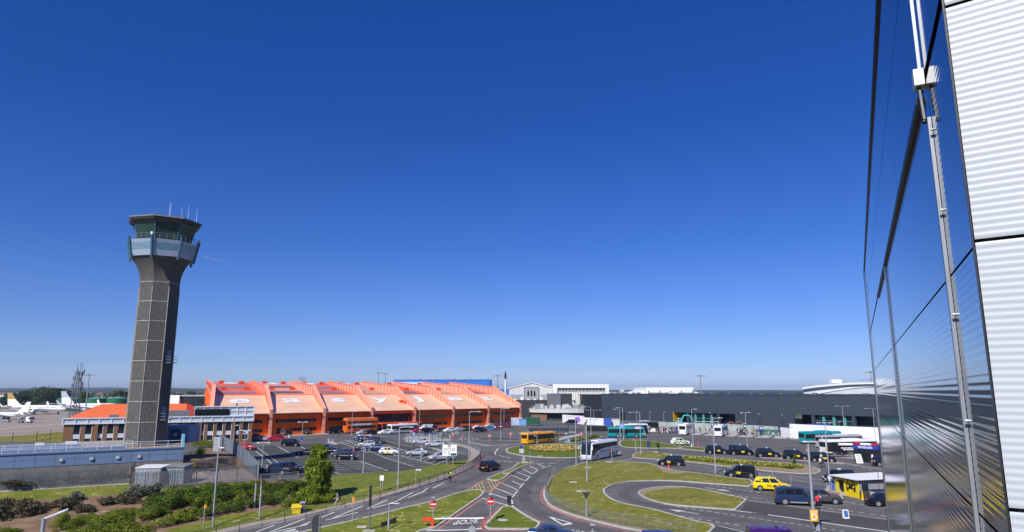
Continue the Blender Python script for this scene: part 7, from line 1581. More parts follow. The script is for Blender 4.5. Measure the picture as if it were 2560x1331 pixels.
def kiosk():
 A,B=G(2137,1155),G(2197,1159);d=B-A;rz=math.atan2(d.y,d.x);w=d.length;H=3.1;root=thing('kiosk','black sales kiosk with a blue fascia board and red roof lamps','kiosk',A,rz);MB().box(0,0,0,w,3,H-0.7).build('body',mat('kiosk black',(0.012,0.012,0.014),0.4),root)
 MB().box(-0.1,-0.12,H-0.69,w+0.1,3.0,H).build('fascia',mat('royal blue sign',(0.02,0.05,0.32),0.5),root);text('lettering','WHSmith',0.62,WHITE,root,Matrix.Translation((w*0.5,-0.14,H-0.35))@Matrix.Rotation(R(90),4,'X'),0.012)
 for x in(0.1,w-1.0):MB().box(x,0.2,H+0.05,x+0.9,1.0,H+0.45).build('red_lamp',REDL,root)
 MB().box(1.1,0.4,H+0.05,w-1.2,0.8,H+0.4).build('white_box',WHITE,root);MB().box(w*0.25,-0.05,0.5,w*0.6,-0.005,1.9).build('counter_opening',GLASS,root);MB().box(w*0.72,-0.05,0.9,w*0.8,-0.005,1.5).build('notice',WHITE,root)
 q=G(2083,1144);r2=thing('advert_hoarding','long black advert panel with white lettering left of the kiosk','hoarding',q,R(-3));L=7.5;MB().box(0,0,0.9,L,0.1,3.0).build('panel',mat('advert black',(0.01,0.01,0.012),0.4),r2)
 b=MB();b.tube([(1.2,-0.02,2.55),(4.0,-0.02,2.55)],0.25,8);b.build('white_flash',WHITE,r2);b=MB();random.seed(9)
 for z,x0,x1 in((1.75,1.7,4.5),(1.45,2.1,4.2)):
  x=x0
  while x<x1:w_=random.uniform(0.25,0.6);b.box(x,-0.02,z,min(x1,x+w_),-0.003,z+0.2);x+=w_+0.09
 b.build('white_print',WHITE,r2)
 b=MB();b.box(0.1,0.1,0,0.2,0.2,0.9);b.box(L-0.2,0.1,0,L-0.1,0.2,0.9);b.build('leg',DGALV,r2)
 q=G(2144,1157.5);r3=thing('notice_board','leaning white notice panel in front of the kiosk','sign',(q.x,q.y-0.4,q.z),R(-4));MB().slab([(-0.5,-0.4,0),(0.7,-0.4,0),(0.55,0.1,1.6),(-0.55,0.1,1.6)],(0,0.06,0)).build('board',WHITE,r3);b=MB()
 for i in range(4):b.box(-0.35,-0.36+i*0.1,0.3+i*0.33,0.4,-0.33+i*0.1,0.4+i*0.33)
 b.build('print',GALV,r3)
 q=G(2194,1161);r4=thing('barrier_board','red and white plastic barrier at the foot of the kiosk','barrier',q,R(-5));MB().box(-0.6,-0.05,0.5,0.6,0.05,1.0).build('board',OC,r4);MB().box(-0.5,-0.06,0.68,0.5,-0.052,0.84).build('white_stripe',WHITE,r4);b=MB();b.box(-0.6,-0.2,0,-0.5,0.2,0.5);b.box(0.5,-0.2,0,0.6,0.2,0.5);b.build('leg',OC,r4)
kiosk()
def aboard():
 q=G(2115,1296);root=thing('a_board','white framed blue pavement board standing on the lanes','a-board',q,R(-8),None,0.75);b=MB();b.slab([(-0.38,-0.3,0),(0.38,-0.3,0),(0.38,0,1.15),(-0.38,0,1.15)],(0,0.04,0));b.slab([(-0.38,0.3,0),(0.38,0.3,0),(0.38,0.03,1.15),(-0.38,0.03,1.15)],(0,0.04,0));b.build('frame',WHITE,root);MB().slab([(-0.28,-0.285,0.2),(0.28,-0.285,0.2),(0.28,-0.05,1.05),(-0.28,-0.05,1.05)],(0,-0.02,0)).build('panel',mat('poster blue',(0.03,0.12,0.35),0.5),root)
aboard()
def bins():
 q=G(741,1284);root=thing('grit_bin','yellow grit bin on the verge by the footway','grit bin',q,R(12));MB().loft([[Vector((x*s,y*s,z))for x,y in((-0.55,-0.4),(0.55,-0.4),(0.55,0.4),(-0.55,0.4))]for s,z in((0.85,0),(1,0.7))]).build('body',YEL,root);MB().slab([(-0.62,-0.48,0.71),(0.62,-0.48,0.71),(0.62,0.48,0.98),(-0.62,0.48,0.98)],(0,0,0.08)).build('lid',YEL,root)
 q=G(756,1281);root=thing('litter_bin','grey litter bin next to the yellow grit bin','litter bin',q,R(8));MB().box(-0.3,-0.3,0,0.3,0.3,0.95).build('body',mat('slate grey bin',(0.10,0.115,0.13),0.5),root);MB().box(-0.34,-0.34,1.1,0.34,0.34,1.25).build('hood',GALV,root);b=MB()
 for x in(-0.3,0.25):
  for y in(-0.3,0.25):b.box(x,y,0.95,x+0.05,y+0.05,1.1)
 b.build('hood_post',BLACKP,root)
bins()
def shelter():
 A=G(1316,1089);root=thing('bus_shelter','long flat roofed open bus shelter beyond the amber bus','shelter',A,R(4));L=13.5;b=MB();b.slab([(0,-1,3.0),(L,-1,3.35),(L,2,3.35),(0,2,3.0)],(0,0,0.14));b.build('roof',mat('dark shelter roof',(0.07,0.08,0.085),0.4),root)
 for i in range(5):
  for y in(-0.7,1.6):MB().tube([(0.4+i*(L-0.8)/4,y,0),(0.4+i*(L-0.8)/4,y,3.0+0.35*i/4)],0.06,6).build('post',DGALV,root)
 b=MB();b.box(0.5,1.5,0.5,L-0.5,1.53,2.0);b.build('glass_back',clear_mat('shelter glass',(0.7,0.78,0.8),0.7),root);b=MB();b.box(2,1.0,0.42,L-2,1.35,0.5);b.build('bench',OC,root)
shelter()
def cycle_shelter():
 A=G(1013,1110);root=thing('cycle_shelter','arched clear cycle shelter at the car park corner','shelter',A,R(12));L=8.5;n=6
 for i in range(n):
  x=L*i/(n-1);b=MB();b.tube([(x,0,0),(x,0.05,1.3),(x,0.45,2.0),(x,1.2,2.35),(x,2.2,2.4)],0.06,6);b.build('hoop',RAILD,root)
 b=MB();pr=[(0.0,0.9),(0.06,1.35),(0.46,2.05),(1.2,2.4),(2.2,2.45)]
 for(y0,z0),(y1,z1)in zip(pr,pr[1:]):b.quad((0,y0,z0),(L,y0,z0),(L,y1,z1),(0,y1,z1))
 g=clear_mat('clear shelter sheet',(0.75,0.8,0.85),0.72);b.build('roof_sheet',g,root,recalc=False)
 b=MB()
 for i in range(8):x=0.6+i;b.tube([(x,0.6,0),(x,0.6,0.8),(x,1.4,0.8),(x,1.4,0)],0.03,5)
 b.build('cycle_stands',GALV,root);MB().box(L-3.8,0.5,2.45,L,2.2,2.52).build('blue_roof_panel',mat('royal blue sign',(0.02,0.05,0.32),0.5),root)
 q=G(1021,1109);r2=thing('striped_bollard','yellow and black striped bollard before the cycle shelter','bollard',q);MB().cyl((0,0,0),0.12,1.3,10).build('shaft',BLACKP,r2);b=MB()
 for z in(0.15,0.5,0.85):b.cyl((0,0,z),0.126,0.18,10)
 b.build('yellow_bands',YEL,r2)
cycle_shelter()
def entry_machine(px,label):
 q=G(*px);root=thing('ticket_machine',label,'ticket machine',q);MB().box(-0.2,-0.2,0,0.2,0.2,1.3).build('body',GALV,root);MB().box(-0.22,-0.22,1.3,0.22,0.22,1.45).build('hood',BLACKP,root);MB().box(-0.1,-0.215,0.9,0.1,-0.202,1.15).build('screen',BLACKP,root)
entry_machine((822,1107),'grey ticket machine on the left of the car park entry island');entry_machine((832,1110),'grey ticket machine on the right of the car park entry island');entry_machine((1125,1097),'blue and white pillar machine at the crossing');entry_machine((1076,1096),'grey machine beside the cycle shelter')
for x,y,lb in((1133,1098,'orange marker post at the hangar crossing'),(1074,1098,'yellow post by the striped bollard')):
 q=G(x,y);root=thing('marker_post',lb,'bollard',q);MB().cyl((0,0,0),0.16,1.5,10).build('shaft',YEL if x<1100 else OC,root);MB().cyl((0,0,1.1),0.165,0.2,10).build('white_band',WHITE,root)
for i,(x,y)in enumerate(((1628,1079),(1665,1081.5))):
 q=G(x,y);root=thing('concrete_barrier',('plain white concrete barrier block beside the grey coach','white concrete barrier block with three black arrows')[i],'barrier',q,R(-4));b=MB();b.slab([(-1.4,-0.35,0),(1.4,-0.35,0),(1.3,-0.15,0.95),(-1.3,-0.15,0.95)],(0,0.4,0));b.build('block',mat('whitewashed concrete',(0.66,0.64,0.58),0.8),root)
 if i:
  b=MB()
  for k in range(3):b.slab([(-1+k*0.75,-0.33,0.3),(-0.55+k*0.75,-0.27,0.55),(-1+k*0.75,-0.2,0.8)],(0,-0.05,0))
  b.build('black_arrow',BLACKP,root)
for x,y,lb in((1903,1089,'blue bus stand pillar left of the orange box'),(1953,1091,'blue bus stand pillar right of the orange box'),(1863,1083,'blue pillar among the bus queue'),(1782,1079,'pale blue pillar between the two white coaches')):
 q=G(x,y);root=thing('bus_stand_pillar',lb,'bus stop',q,0,'blue bus stand pillars');MB().box(-0.45,-0.15,0,0.45,0.15,2.6).build('pillar',mat('navy pillar',(0.02,0.05,0.2),0.5),root);MB().box(-0.3,-0.17,1.9,0.3,-0.155,2.3).build('panel',WHITE,root)
q=G(1916,1087);root=thing('orange_box','bright orange equipment box between the blue pillars','box',q);MB().box(-0.8,-0.4,0.25,0.8,0.4,1.5).build('body',mat('box orange',(0.8,0.33,0.02),0.5),root);MB().box(-0.7,-0.3,0,0.7,0.3,0.25).build('feet',DGALV,root)
def site_fence(label,pts,h,m):
 P=GP(pts);root=thing('site_hoarding',label,'fence',P[0])
 for i in range(len(P)-1):b=MB();b.wall(P[i]-P[0],P[i+1]-P[0],0,h,0.1);b.build('panel_run',m,root)
SCR=mat('grey green debris screen',(0.30,0.36,0.33),0.8,var=0.25,scale=0.6)
site_fence('grey green debris screen along the works before the terminal',[(1630,1068),(1760,1073),(1880,1079),(1945,1083)],2.0,SCR)
site_fence('dark green site screen right of the blue pillars',[(1890,1087.5),(1946,1090)],1.7,mat('dark green screen',(0.03,0.13,0.10),0.7))
def excavator(px,label,col,s=1.0,flip=1):
 q=G(*px);root=thing('excavator',label,'excavator',q,0,None,s);b=MB()
 for y in(-1,1):b.box(-1.8,y-0.3,0,1.8,y+0.3,0.8)
 b.build('tracks',BLACKP,root);MB().box(-1.6,-1.1,0.9,1.4,1.1,2.0).build('body',col,root);c=MB().box(0.2*flip-0.6,-1.1,2.0,0.2*flip+0.7,0.1,3.2).build('cab',WHITE,root);MB().box(0.2*flip-0.5,-1.13,2.2,0.2*flip+0.6,-1.11,3.0).build('cab_window',GLASS,c)
 b=MB();b.bar((flip*1.2,0.5,1.8),(flip*2.6,0.5,4.6),0.45,0.6);b.bar((flip*2.6,0.5,4.6),(flip*5.2,0.5,4.4),0.4,0.55);b.bar((flip*5.2,0.5,4.4),(flip*6.4,0.5,2.6),0.35,0.5);b.build('boom',col,root);MB().box(flip*6.4-0.5,0.1,1.7,flip*6.4+0.5,0.9,2.7).build('bucket',DGALV,root)
excavator((1697,1064),'teal excavator with arched boom at the yellow edged opening',mat('teal machine paint',(0.05,0.42,0.36),0.4),0.85);excavator((1818,1068),'small red orange digger at the right of the glazed opening',OC,0.38,1);excavator((1862,1070),'small rusty orange digger behind the bus queue',mat('machine rust orange',(0.3,0.12,0.04),0.6),0.5,-1)
def arch(px,w,label,hh=2.2):
 q=G(*px);root=thing('steel_portal',label,'frame',q);b=MB();n=3
 for i in range(n+1):b.tube([(w*i/n,0,0),(w*i/n,0,hh)],0.07,6)
 b.tube([(0,0,hh),(w,0,hh)],0.07,6);b.build('frame',WHITE,root)
arch((1738,1071),8.5,'white tubular frame in front of the glazed opening',2.3)
for i,(x,y)in enumerate(((1300,1074),(1322,1073))):cone((x,y),('orange cone left of the green container','orange cone in front of the green container')[i],OC,0.9)
q=G(1240,1076);
for i,(dx,c,lb)in enumerate(((-1.2,(0.03,0.1,0.4),'blue recycling bin before the maroon bin store'),(0.2,(0.1,0.02,0.06),'maroon recycling bin before the bin store'),(1.6,(0.012,0.012,0.015),'black recycling bin before the maroon bin store'))):
 root=thing('wheeled_bin',lb,'bin',(q.x+dx,q.y,0),0,'recycling bins by the last hangar bay');MB().loft([[Vector((x*s,y*s,z))for x,y in((-0.6,-0.5),(0.6,-0.5),(0.6,0.5),(-0.6,0.5))]for s,z in((0.85,0.1),(1,1.2))]).build('body',mat('bin %d'%i,c,0.5),root);MB().box(-0.62,-0.52,1.2,0.62,0.52,1.3).build('lid',WHITE if i==2 else mat('bin %d'%i,c,0.5),root)
q=G(545,1128);root=thing('cable_reel_stack','pale grey stacked equipment unit at the top of the mesh fence','equipment',q);b=MB();b.box(-0.9,-0.5,0,0.9,0.5,3.0);b.build('cabinet',mat('pale grey casing',(0.42,0.43,0.44),0.5,var=0.1),root);b=MB()
for i in range(6):b.box(-0.95,-0.56,0.3+i*0.45,0.0,-0.5,0.55+i*0.45)
b.build('louvres',GALV,root);MB().tube([(0.6,-0.6,0),(0.6,-0.6,3.2),(0.2,-0.6,3.5)],0.12,8).build('duct',GALV,root)
for i,(x,y)in enumerate(((1640,1130),(1697,1121),(1765,1146.5),(1812,1196),(1655,1177.5),(1735,1184))):pass
for(x,y),lb in zip(((1433,1208),(1470,1171),(1523,1157.5),(1350,1142),(1115,1297),(1258,1303),(1264,1186),(905,1320),(1312,1158.5),(1700,1120),(1640,1131)),('on the lawn left of the tall lamp','on the lawn beside the lamp before the coach','at the lawn edge below the coach','at the near edge of the roundabout','near the barrier on the left lawn','on the triangular lawn','on the small splitter lawn','beside the dark signal pole','at the foot of the chevron sign','on the grass island near the police car','at the left end of the flower strip')):
 q=G(x,y);root=tag(MB().box(-0.55,-0.4,0.08,0.55,0.4,0.16).build('drain_cover',mat('pale drain cover',(0.5,0.48,0.42),0.8)),'pale square drain cover '+lb,'drain cover','drain covers in the grass');root.location=q
 # vegetation
rng=np.random.default_rng(11)
def leaves(blobs,n,size,flat=0.35,shell=0.55,up=0.25,aspect=0.6):
 """n leaf quads spread through ellipsoid clumps [(cx,cy,cz,rx,ry,rz)], thicker towards the outside."""
 bl=np.array(blobs,float);vol=np.prod(bl[:,3:],axis=1)**(2/3);k=rng.choice(len(bl),n,p=vol/vol.sum())
 d=rng.normal(size=(n,3));d/=np.linalg.norm(d,axis=1)[:,None];r=shell+(1.05-shell)*rng.random(n)**0.7
 c=bl[k,:3]+d*r[:,None]*bl[k,3:]
 nr=d+rng.normal(scale=flat*1.6,size=(n,3))+np.array([0,0,up]);nr/=np.linalg.norm(nr,axis=1)[:,None]
 t=np.cross(nr,rng.normal(size=(n,3)));t/=np.linalg.norm(t,axis=1)[:,None];b=np.cross(nr,t)
 s=size*(0.6+0.8*rng.random(n))[:,None]
 v=np.stack([c-t*s-b*s*aspect*0.3,c-b*s*aspect,c+t*s,c+b*s*aspect],axis=1).reshape(-1,3)
 return v,np.arange(4*n).reshape(n,4)
def quads_mesh(name,v,f):
 me=D.meshes.new(name);me.vertices.add(len(v));me.vertices.foreach_set('co',np.ascontiguousarray(v,dtype=np.float32).ravel())
 me.loops.add(f.size);me.loops.foreach_set('vertex_index',f.astype(np.int32).ravel());me.polygons.add(len(f));me.polygons.foreach_set('loop_start',np.arange(0,f.size,4,dtype=np.int32))
 me.update(calc_edges=True);return me
def leafobj(name,blobs,n,size,m,parent,**kw):
 v,f=leaves(blobs,n,size,**kw);return link(name,quads_mesh(name,v,f),m,parent)
GREEN=leaf_mat('mid green leaves',(0.03,0.055,0.006),(0.13,0.185,0.022));LIME=leaf_mat('fresh lime leaves',(0.09,0.14,0.008),(0.30,0.37,0.035),0.42);DARK=leaf_mat('dark conifer needles',(0.026,0.055,0.002),(0.10,0.155,0.006),0.15);GREYG=leaf_mat('grey green leaves',(0.05,0.06,0.045),(0.20,0.22,0.18),0.1);BROWN=leaf_mat('brown twiggy leaves',(0.03,0.028,0.014),(0.12,0.10,0.05),0.1);GOLDL=leaf_mat('golden leaves',(0.28,0.2,0.005),(0.6,0.46,0.02),0.3);OLIVE=leaf_mat('olive green leaves',(0.08,0.12,0.005),(0.22,0.26,0.02),0.3);FARL=leaf_mat('distant tree leaves',(0.016,0.032,0.007),(0.065,0.095,0.022),0.15)
BARK=mat('tree bark',(0.09,0.065,0.045),0.95,var=0.3,scale=4,bump=0.4)
def lumps(n,rx,ry,h,r,seed,z0=0.0,base=0.0):
 q=np.random.default_rng(seed);out=[]
 for _ in range(n):
  a=q.uniform(0,6.28);d=math.sqrt(q.random());z=z0+h*(base+(1-base)*q.random())*(1-0.55*d*d)
  s=r*q.uniform(0.65,1.25);out.append((rx*d*math.cos(a),ry*d*math.sin(a),z,s,s,s*0.8))
 return out
 # shrubs: three or four meshes of each kind, scaled copies
SHRUBS={}
def shrub_mesh(kind,var):
 key=(kind,var)
 if key in SHRUBS:return SHRUBS[key]
 sd=hash(kind)%1000 if False else sum(map(ord,kind))*7+var
 spec={'round':(lumps(7,0.55,0.55,0.75,0.38,sd,0.15),1100,0.075,LIME),'box':(lumps(9,0.6,0.6,0.7,0.36,sd,0.1),1300,0.07,GREEN),'yew':(lumps(15,0.72,0.72,0.55,0.34,sd,0.05),7000,0.034,DARK),'spread':(lumps(15,0.75,0.75,0.45,0.32,sd,0.05),7000,0.030,OLIVE),'grey':(lumps(10,0.7,0.7,0.6,0.32,sd,0.1),1700,0.06,GREYG),'brown':(lumps(10,0.72,0.72,0.55,0.34,sd,0.1),1300,0.07,BROWN),'gold':(lumps(8,0.6,0.6,0.7,0.34,sd,0.15),1300,0.06,GOLDL)}[kind]
 v,f=leaves(spec[0],spec[1],spec[2],shell=0.75 if kind in('yew','spread')else 0.5,flat=0.2 if kind in('yew','spread')else 0.35);me=quads_mesh(kind+'_foliage',v,f)
 st=MB();q=np.random.default_rng(sd)
 for b in spec[0][:6]:st.tube([(0,0,-0.05),(b[0]*0.5,b[1]*0.5,b[2]*0.5),(b[0],b[1],b[2])],[0.03,0.02,0.01],5)
 SHRUBS[key]=(me,st.mesh('shrub_stems'),spec[3]);return SHRUBS[key]
def shrub(kind,px,w,h,label,cat='shrub',group=None,raw=None,rot=None,name=None,dz=0.0):
 """w, h: width and height in source pixels at that place (w wide, h tall)."""
 p=raw or G(*px);k=p.length/F*0.98;me,st,m=shrub_mesh(kind,rng.integers(3));root=thing(name or{'round':'rounded_shrub','box':'clipped_shrub','yew':'dark_conifer_shrub','spread':'spreading_shrub','grey':'grey_shrub','brown':'twiggy_shrub','gold':'golden_shrub'}[kind],label,cat,p,rot if rot is not None else rng.uniform(0,6.28),group)
 s=w*k/2;root.scale=(s,s,max(0.3,h*k));root.location.z+=dz
 f=link('foliage',me,m,root);t=link('stems',st,BARK,root);return root
for kind,px,w,h,lb in[('brown',(42,1288),95,44,'dark twiggy shrub at the far left below the grass strip'),('brown',(96,1276),60,24,'low twiggy shrub right of the far left shrub'),('brown',(4,1270),50,30,'dark shrub cut by the left edge'),('grey',(180,1252),52,22,'silver grey shrub standing highest on the bare soil'),('brown',(170,1272),76,26,'brown shrub below the small silver grey shrub'),('brown',(215,1280),46,26,'green brown shrub right of the small silver grey one'),('grey',(330,1242),66,28,'left grey green shrub below the metal containers'),('grey',(368,1240),66,34,'right grey green shrub touching the dark conifer'),('brown',(300,1256),90,28,'brown shrub in front of the grey shrubs below the containers'),('brown',(60,1208),90,16,'low dark grey shrub behind the far left of the palisade'),('brown',(120,1205),70,14,'low grey shrub behind the palisade below the light green shrubs'),('brown',(215,1199),90,15,'low dark shrub behind the middle of the long palisade'),('brown',(280,1192),66,14,'low dark shrub behind the right end of the long palisade'),('spread',(165,1318),66,44,'leftmost bright green spreading shrub'),('spread',(222,1306),56,30,'small bright green shrub between two larger ones'),('spread',(310,1302),150,40,'upper part mound of bright green shrub near the bottom left'),('spread',(285,1342),200,46,'largest bright green spreading shrub on the bottom edge'),('spread',(14,1334),60,18,'pale low shrub in the bottom left corner'),('yew',(420,1268),110,50,'leftmost mass of dark conifer hedge'),('yew',(470,1256),130,46,'dark conifer bush second from the left of the hedge'),('yew',(530,1246),130,44,'dark conifer bush in the middle of the hedge by the tall lamp'),('yew',(590,1240),120,40,'dark conifer bush of the hedge right of the tall lamp'),('yew',(650,1232),120,36,'dark conifer bush at the rusty posts'),('yew',(700,1228),110,32,'dark conifer bush nearing the leafy tree'),('yew',(745,1224),90,30,'dark conifer bush at the foot of the leafy tree'),('yew',(405,1290),60,28,'small low dark conifer at the left end of the hedge'),('gold',(476,1176),30,26,'bright yellow flowering shrub beside the slatted container'),('brown',(505,1174),42,18,'brown shrub right of the yellow shrub'),('brown',(552,1157),30,16,'small dark shrub on the bare slope by the mesh fence'),('brown',(530,1170),24,10,'little shrub above the block paving')]:
 shrub(kind,px,w,h,lb)
def hedge(name,label,line,wid,hgt,m,n,size,group=None):
 P=[Vector((q[0],q[1],0))for q in GP(line)];P=densify(P,0.7,False);o=Vector((P[0].x,P[0].y,T(P[0].x,P[0].y)));root=thing(name,label,'hedge',o,0,group);q=np.random.default_rng(len(P));bl=[]
 for p in P:
  g=Vector((p.x,p.y,T(p.x,p.y)))-o
  for _ in range(2):bl.append((g.x+q.normal()*wid*0.22,g.y+q.normal()*wid*0.22,g.z+hgt*q.uniform(0.35,0.72),wid*0.42*q.uniform(.8,1.2),wid*0.42,hgt*0.38))
 leafobj('foliage',bl,n,size,m,root,shell=0.6);b=MB()
 for p in P[::3]:g=Vector((p.x,p.y,T(p.x,p.y)))-o;b.tube([g,g+Vector((0,0,hgt*0.5))],0.03,5)
 b.build('stems',BARK,root)
hedge('low_hedge','bright low clipped hedge at the lower left of the planted bank',[(412,1316),(445,1308),(478,1302)],1.9,1.1,LIME,3600,0.085)
hedge('low_hedge','long low clipped hedge between the tall lamp and the rusty posts',[(500,1296),(560,1284),(620,1272),(700,1258)],1.7,1.1,GREEN,7000,0.085)
hedge('low_hedge','low clipped hedge below the leafy tree',[(720,1266),(770,1262),(820,1257)],1.7,1.1,LIME,3600,0.085)
hedge('wall_hedge','dark thin hedge along the foot of the blue wall',[(318,1160),(360,1154),(415,1150)],1.3,1.3,OLIVE,2600,0.08)
hedge('wall_hedge','green hedge turning the corner of the blue wall',[(446,1150),(480,1147),(500,1143),(500,1134)],1.3,1.3,OLIVE,2600,0.08)
hedge('wall_hedge','leafy hedge below the brick office',[(484,1118),(500,1119),(545,1122)],2.4,1.8,OLIVE,3000,0.1)
hedge('wall_hedge','mixed green shrubs along the left foot of the blue wall',[(-20,1182),(40,1182),(90,1178),(130,1172)],1.8,1.3,OLIVE,4200,0.08)
hedge('wall_hedge','light green shrubs along the middle of the blue wall foot',[(135,1176),(170,1170),(212,1164)],1.8,1.5,GREEN,3200,0.08)
pr=np.random.default_rng(21);k=0
ROWS=[((440,1292),(520,1262)),((455,1300),(560,1272)),((560,1270),(740,1240)),((590,1258),(760,1228)),((640,1250),(760,1250)),((560,1256),(640,1240))]
where=['in the lowest row left of the tall lamp','in the row beside the bright low hedge','along the middle row above the long low hedge','in the upper row below the dark conifers','beside the leafy tree and rusty posts','between the tall lamp and the rusty posts']
size_w=['small','large','medium']
for r,(a,b)in enumerate(ROWS):
 n=(6,6,10,9,6,5)[r]
 for i in range(n):
  t=(i+pr.uniform(0.1,0.9))/n;x=a[0]+(b[0]-a[0])*t;y=a[1]+(b[1]-a[1])*t+pr.uniform(-3,3);w=pr.uniform(15,34)
  shrub('round' if pr.random()<0.6 else 'box',(x,y),w,w*0.62,'leafy green rounded shrub '+where[r],group='rounded shrubs '+where[r])
  # trees
def tree(name,label,pos,h,w,m,n,leaf,trunk_h=0.25,seed=1,group=None,shape='round',lum=26,tr=None):
 root=thing(name,label,'tree',pos,0,group);q=np.random.default_rng(seed);bl=[]
 for i in range(lum):
  t=q.random();z=h*(trunk_h+(1-trunk_h)*t)
  if shape=='round':prof=math.sqrt(max(0.02,1-(2*t-0.9)**2*0.95))
  elif shape=='cone':prof=(1-t)**0.5*(0.8+0.25*q.random())+0.06
  else:prof=0.75
  a=q.uniform(0,6.28);d=math.sqrt(q.random())*0.82*prof;s=w/2*q.uniform(0.22,0.42)*(0.6+0.5*prof)
  bl.append((math.cos(a)*d*w/2,math.sin(a)*d*w/2,min(z,h-s*0.6),s,s,s*0.75))
 leafobj('crown',bl,n,leaf,m,root,shell=0.35,flat=0.5)
 b=MB();r=tr or h*0.022;top=Vector((q.normal()*0.2,q.normal()*0.2,h*0.8));b.tube([(0,0,-0.2),(0,0,h*trunk_h),top*0.7,top],[r*1.3,r,r*0.6,r*0.2],8)
 for bb in bl[::2]:
  z=max(h*trunk_h*0.7,bb[2]*0.6);b.tube([(0,0,z),(bb[0]*0.6,bb[1]*0.6,z+(bb[2]-z)*0.6),bb[:3]],[r*0.4,r*0.25,r*0.08],5)
 b.build('trunk',BARK,root,True);return root
p=G(793,1252);k_=p.length/F
tree('broadleaf_tree','leafy bright green tree with pointed top standing on the grass bank',p,124*k_,98*k_,LIME,11000,0.17,0.06,5,shape='cone',lum=60)
def sapling(px,yt,w,label,m=GREEN):
 p=G(*px);h=zat(yt,p.y)-p.z;tree('sapling',label,p,h,w*p.length/F,m,900,0.13,0.3,int(px[0]),None,'col',12,0.05)
sapling((1393,1112),1083,11,'young tree beyond the roundabout in front of the amber bus',LIME);sapling((1646,1136),1104,9,'thin dark young tree at the left end of the flower strip');sapling((1989,1170),1131,12,'young tree near the right end of the flower strip in front of a taxi')
for x,y,yt,w,lb,sd in((104,1012,968,90,'broad dark green tree behind the gold tailed jet',1),(62,1014,978,46,'smaller tree left of the broad dark tree',2),(146,1012,971,60,'dark tree touching the broad tree behind the jets',3),(30,1016,984,44,'tree at the left behind the apron',4),(4,1018,994,40,'low tree on the left picture edge',5),(208,1008,980,38,'light green tree between the lattice mast and the tanks',6),(178,1010,985,30,'light tree behind the lattice mast',7),(298,1008,977,56,'round tree above the right hand green tank',8),(322,1008,979,40,'tree half hidden by the control tower',9),(478,1006,979,54,'green tree left of the orange hangar roof',10),(448,1002,984,40,'tree behind the white and glazed pier',11)):
 Y=560+sd*6;q=at(x,y,Y);h=zat(yt,Y);tree('woodland_tree',lb,(q.x,Y,0),h,w*Y*1.02/F,FARL if sd not in(6,7)else GREEN,2600,0.62,0.1,sd,'trees beyond the apron','round',30)
 # flower beds
def flowers(name,label,poly,n,cols,h=0.35,seed=3):
 q=np.random.default_rng(seed);P=[Vector((v[0],v[1],0))for v in poly];x0,x1=min(v.x for v in P),max(v.x for v in P);y0,y1=min(v.y for v in P),max(v.y for v in P)
 pts=[]
 def inside(x,y):
  c=False
  for i in range(len(P)):
   a,b=P[i-1],P[i]
   if(a.y>y)!=(b.y>y)and x<(b.x-a.x)*(y-a.y)/(b.y-a.y)+a.x:c=not c
  return c
 while len(pts)<n:
  x,y=q.uniform(x0,x1),q.uniform(y0,y1)
  if inside(x,y):pts.append((x,y))
 root=tag(thing(name,label,'flower bed',(0,0,0)),kind='stuff');root.location=(x0,y0,0)
 for m,lo,hi,sz,frac in cols:
  sel=[p_ for p_ in pts if q.random()<frac];bl=[(x-x0,y-y0,0.12+q.uniform(lo,hi),0.16,0.16,0.1)for x,y in sel]
  if bl:leafobj('plants',bl,len(bl)*3,sz,m,root,up=0.8)
FY=leaf_mat('yellow petals',(0.48,0.34,0.02),(0.78,0.66,0.2),0.2);FR=leaf_mat('dark red foliage',(0.05,0.012,0.008),(0.18,0.05,0.02),0.1);FW=leaf_mat('cream petals',(0.6,0.55,0.4),(0.85,0.82,0.7),0.2);FO=leaf_mat('orange brown petals',(0.3,0.1,0.02),(0.55,0.24,0.05),0.2)
ring=chaikin(GP([(1319,1124),(1335,1117),(1375,1114),(1420,1116),(1448,1121),(1450,1127),(1420,1131),(1370,1132),(1332,1130)]),2)
flowers('flower_bed','oval bed of yellow and red flowers on the roundabout',ring,1500,[(OLIVE,0,0.15,0.13,1.0),(FY,0.15,0.4,0.13,0.6),(FO,0.1,0.35,0.12,0.35),(FW,0.2,0.4,0.1,0.15)])
for(x,y),lb in zip(((1357,1122),(1414,1122),(1363,1126),(1410,1128)),('far left','far right','near left','near right')):
 shrub('brown',(x,y),11,7,'dark red tuft at the '+lb+' of the roundabout flower bed','plant',name='red_plant');
shrub('box',(1388,1121),30,5,'low green clump in the middle of the roundabout flower bed','plant')
flowers('flower_bed','long strip of yellow flowers on the island before the taxi rank',chaikin(GP([(1655,1141),(1700,1144),(1800,1152),(1900,1161),(1965,1167),(2010,1170),(2008,1175),(1960,1172),(1890,1167),(1800,1159),(1700,1150),(1660,1146)]),1),1500,[(OLIVE,0,0.2,0.16,1.0),(FY,0.15,0.45,0.12,0.22),(LIME,0.1,0.35,0.14,0.5)],0.4,5)
flowers('flower_bed','green and yellow planting on the small far island',chaikin(GP([(1420,1105.5),(1440,1100.5),(1480,1094),(1500,1092),(1498,1094.5),(1470,1100),(1440,1106)]),1),700,[(OLIVE,0,0.35,0.2,1.0),(FY,0.2,0.5,0.12,0.3),(GREEN,0.1,0.6,0.2,0.5)],0.5,6)
for(x,y),lb in zip(((1735,1148),(1871,1161),(1682,1142)),('in the middle','towards the right','at the left')):shrub('brown',(x,y),12,8,'dark red tuft '+lb+' of the long flower strip','plant',name='red_plant')
shrub('box',(1975,1173),34,8,'low green clump by the young tree on the flower strip','plant')
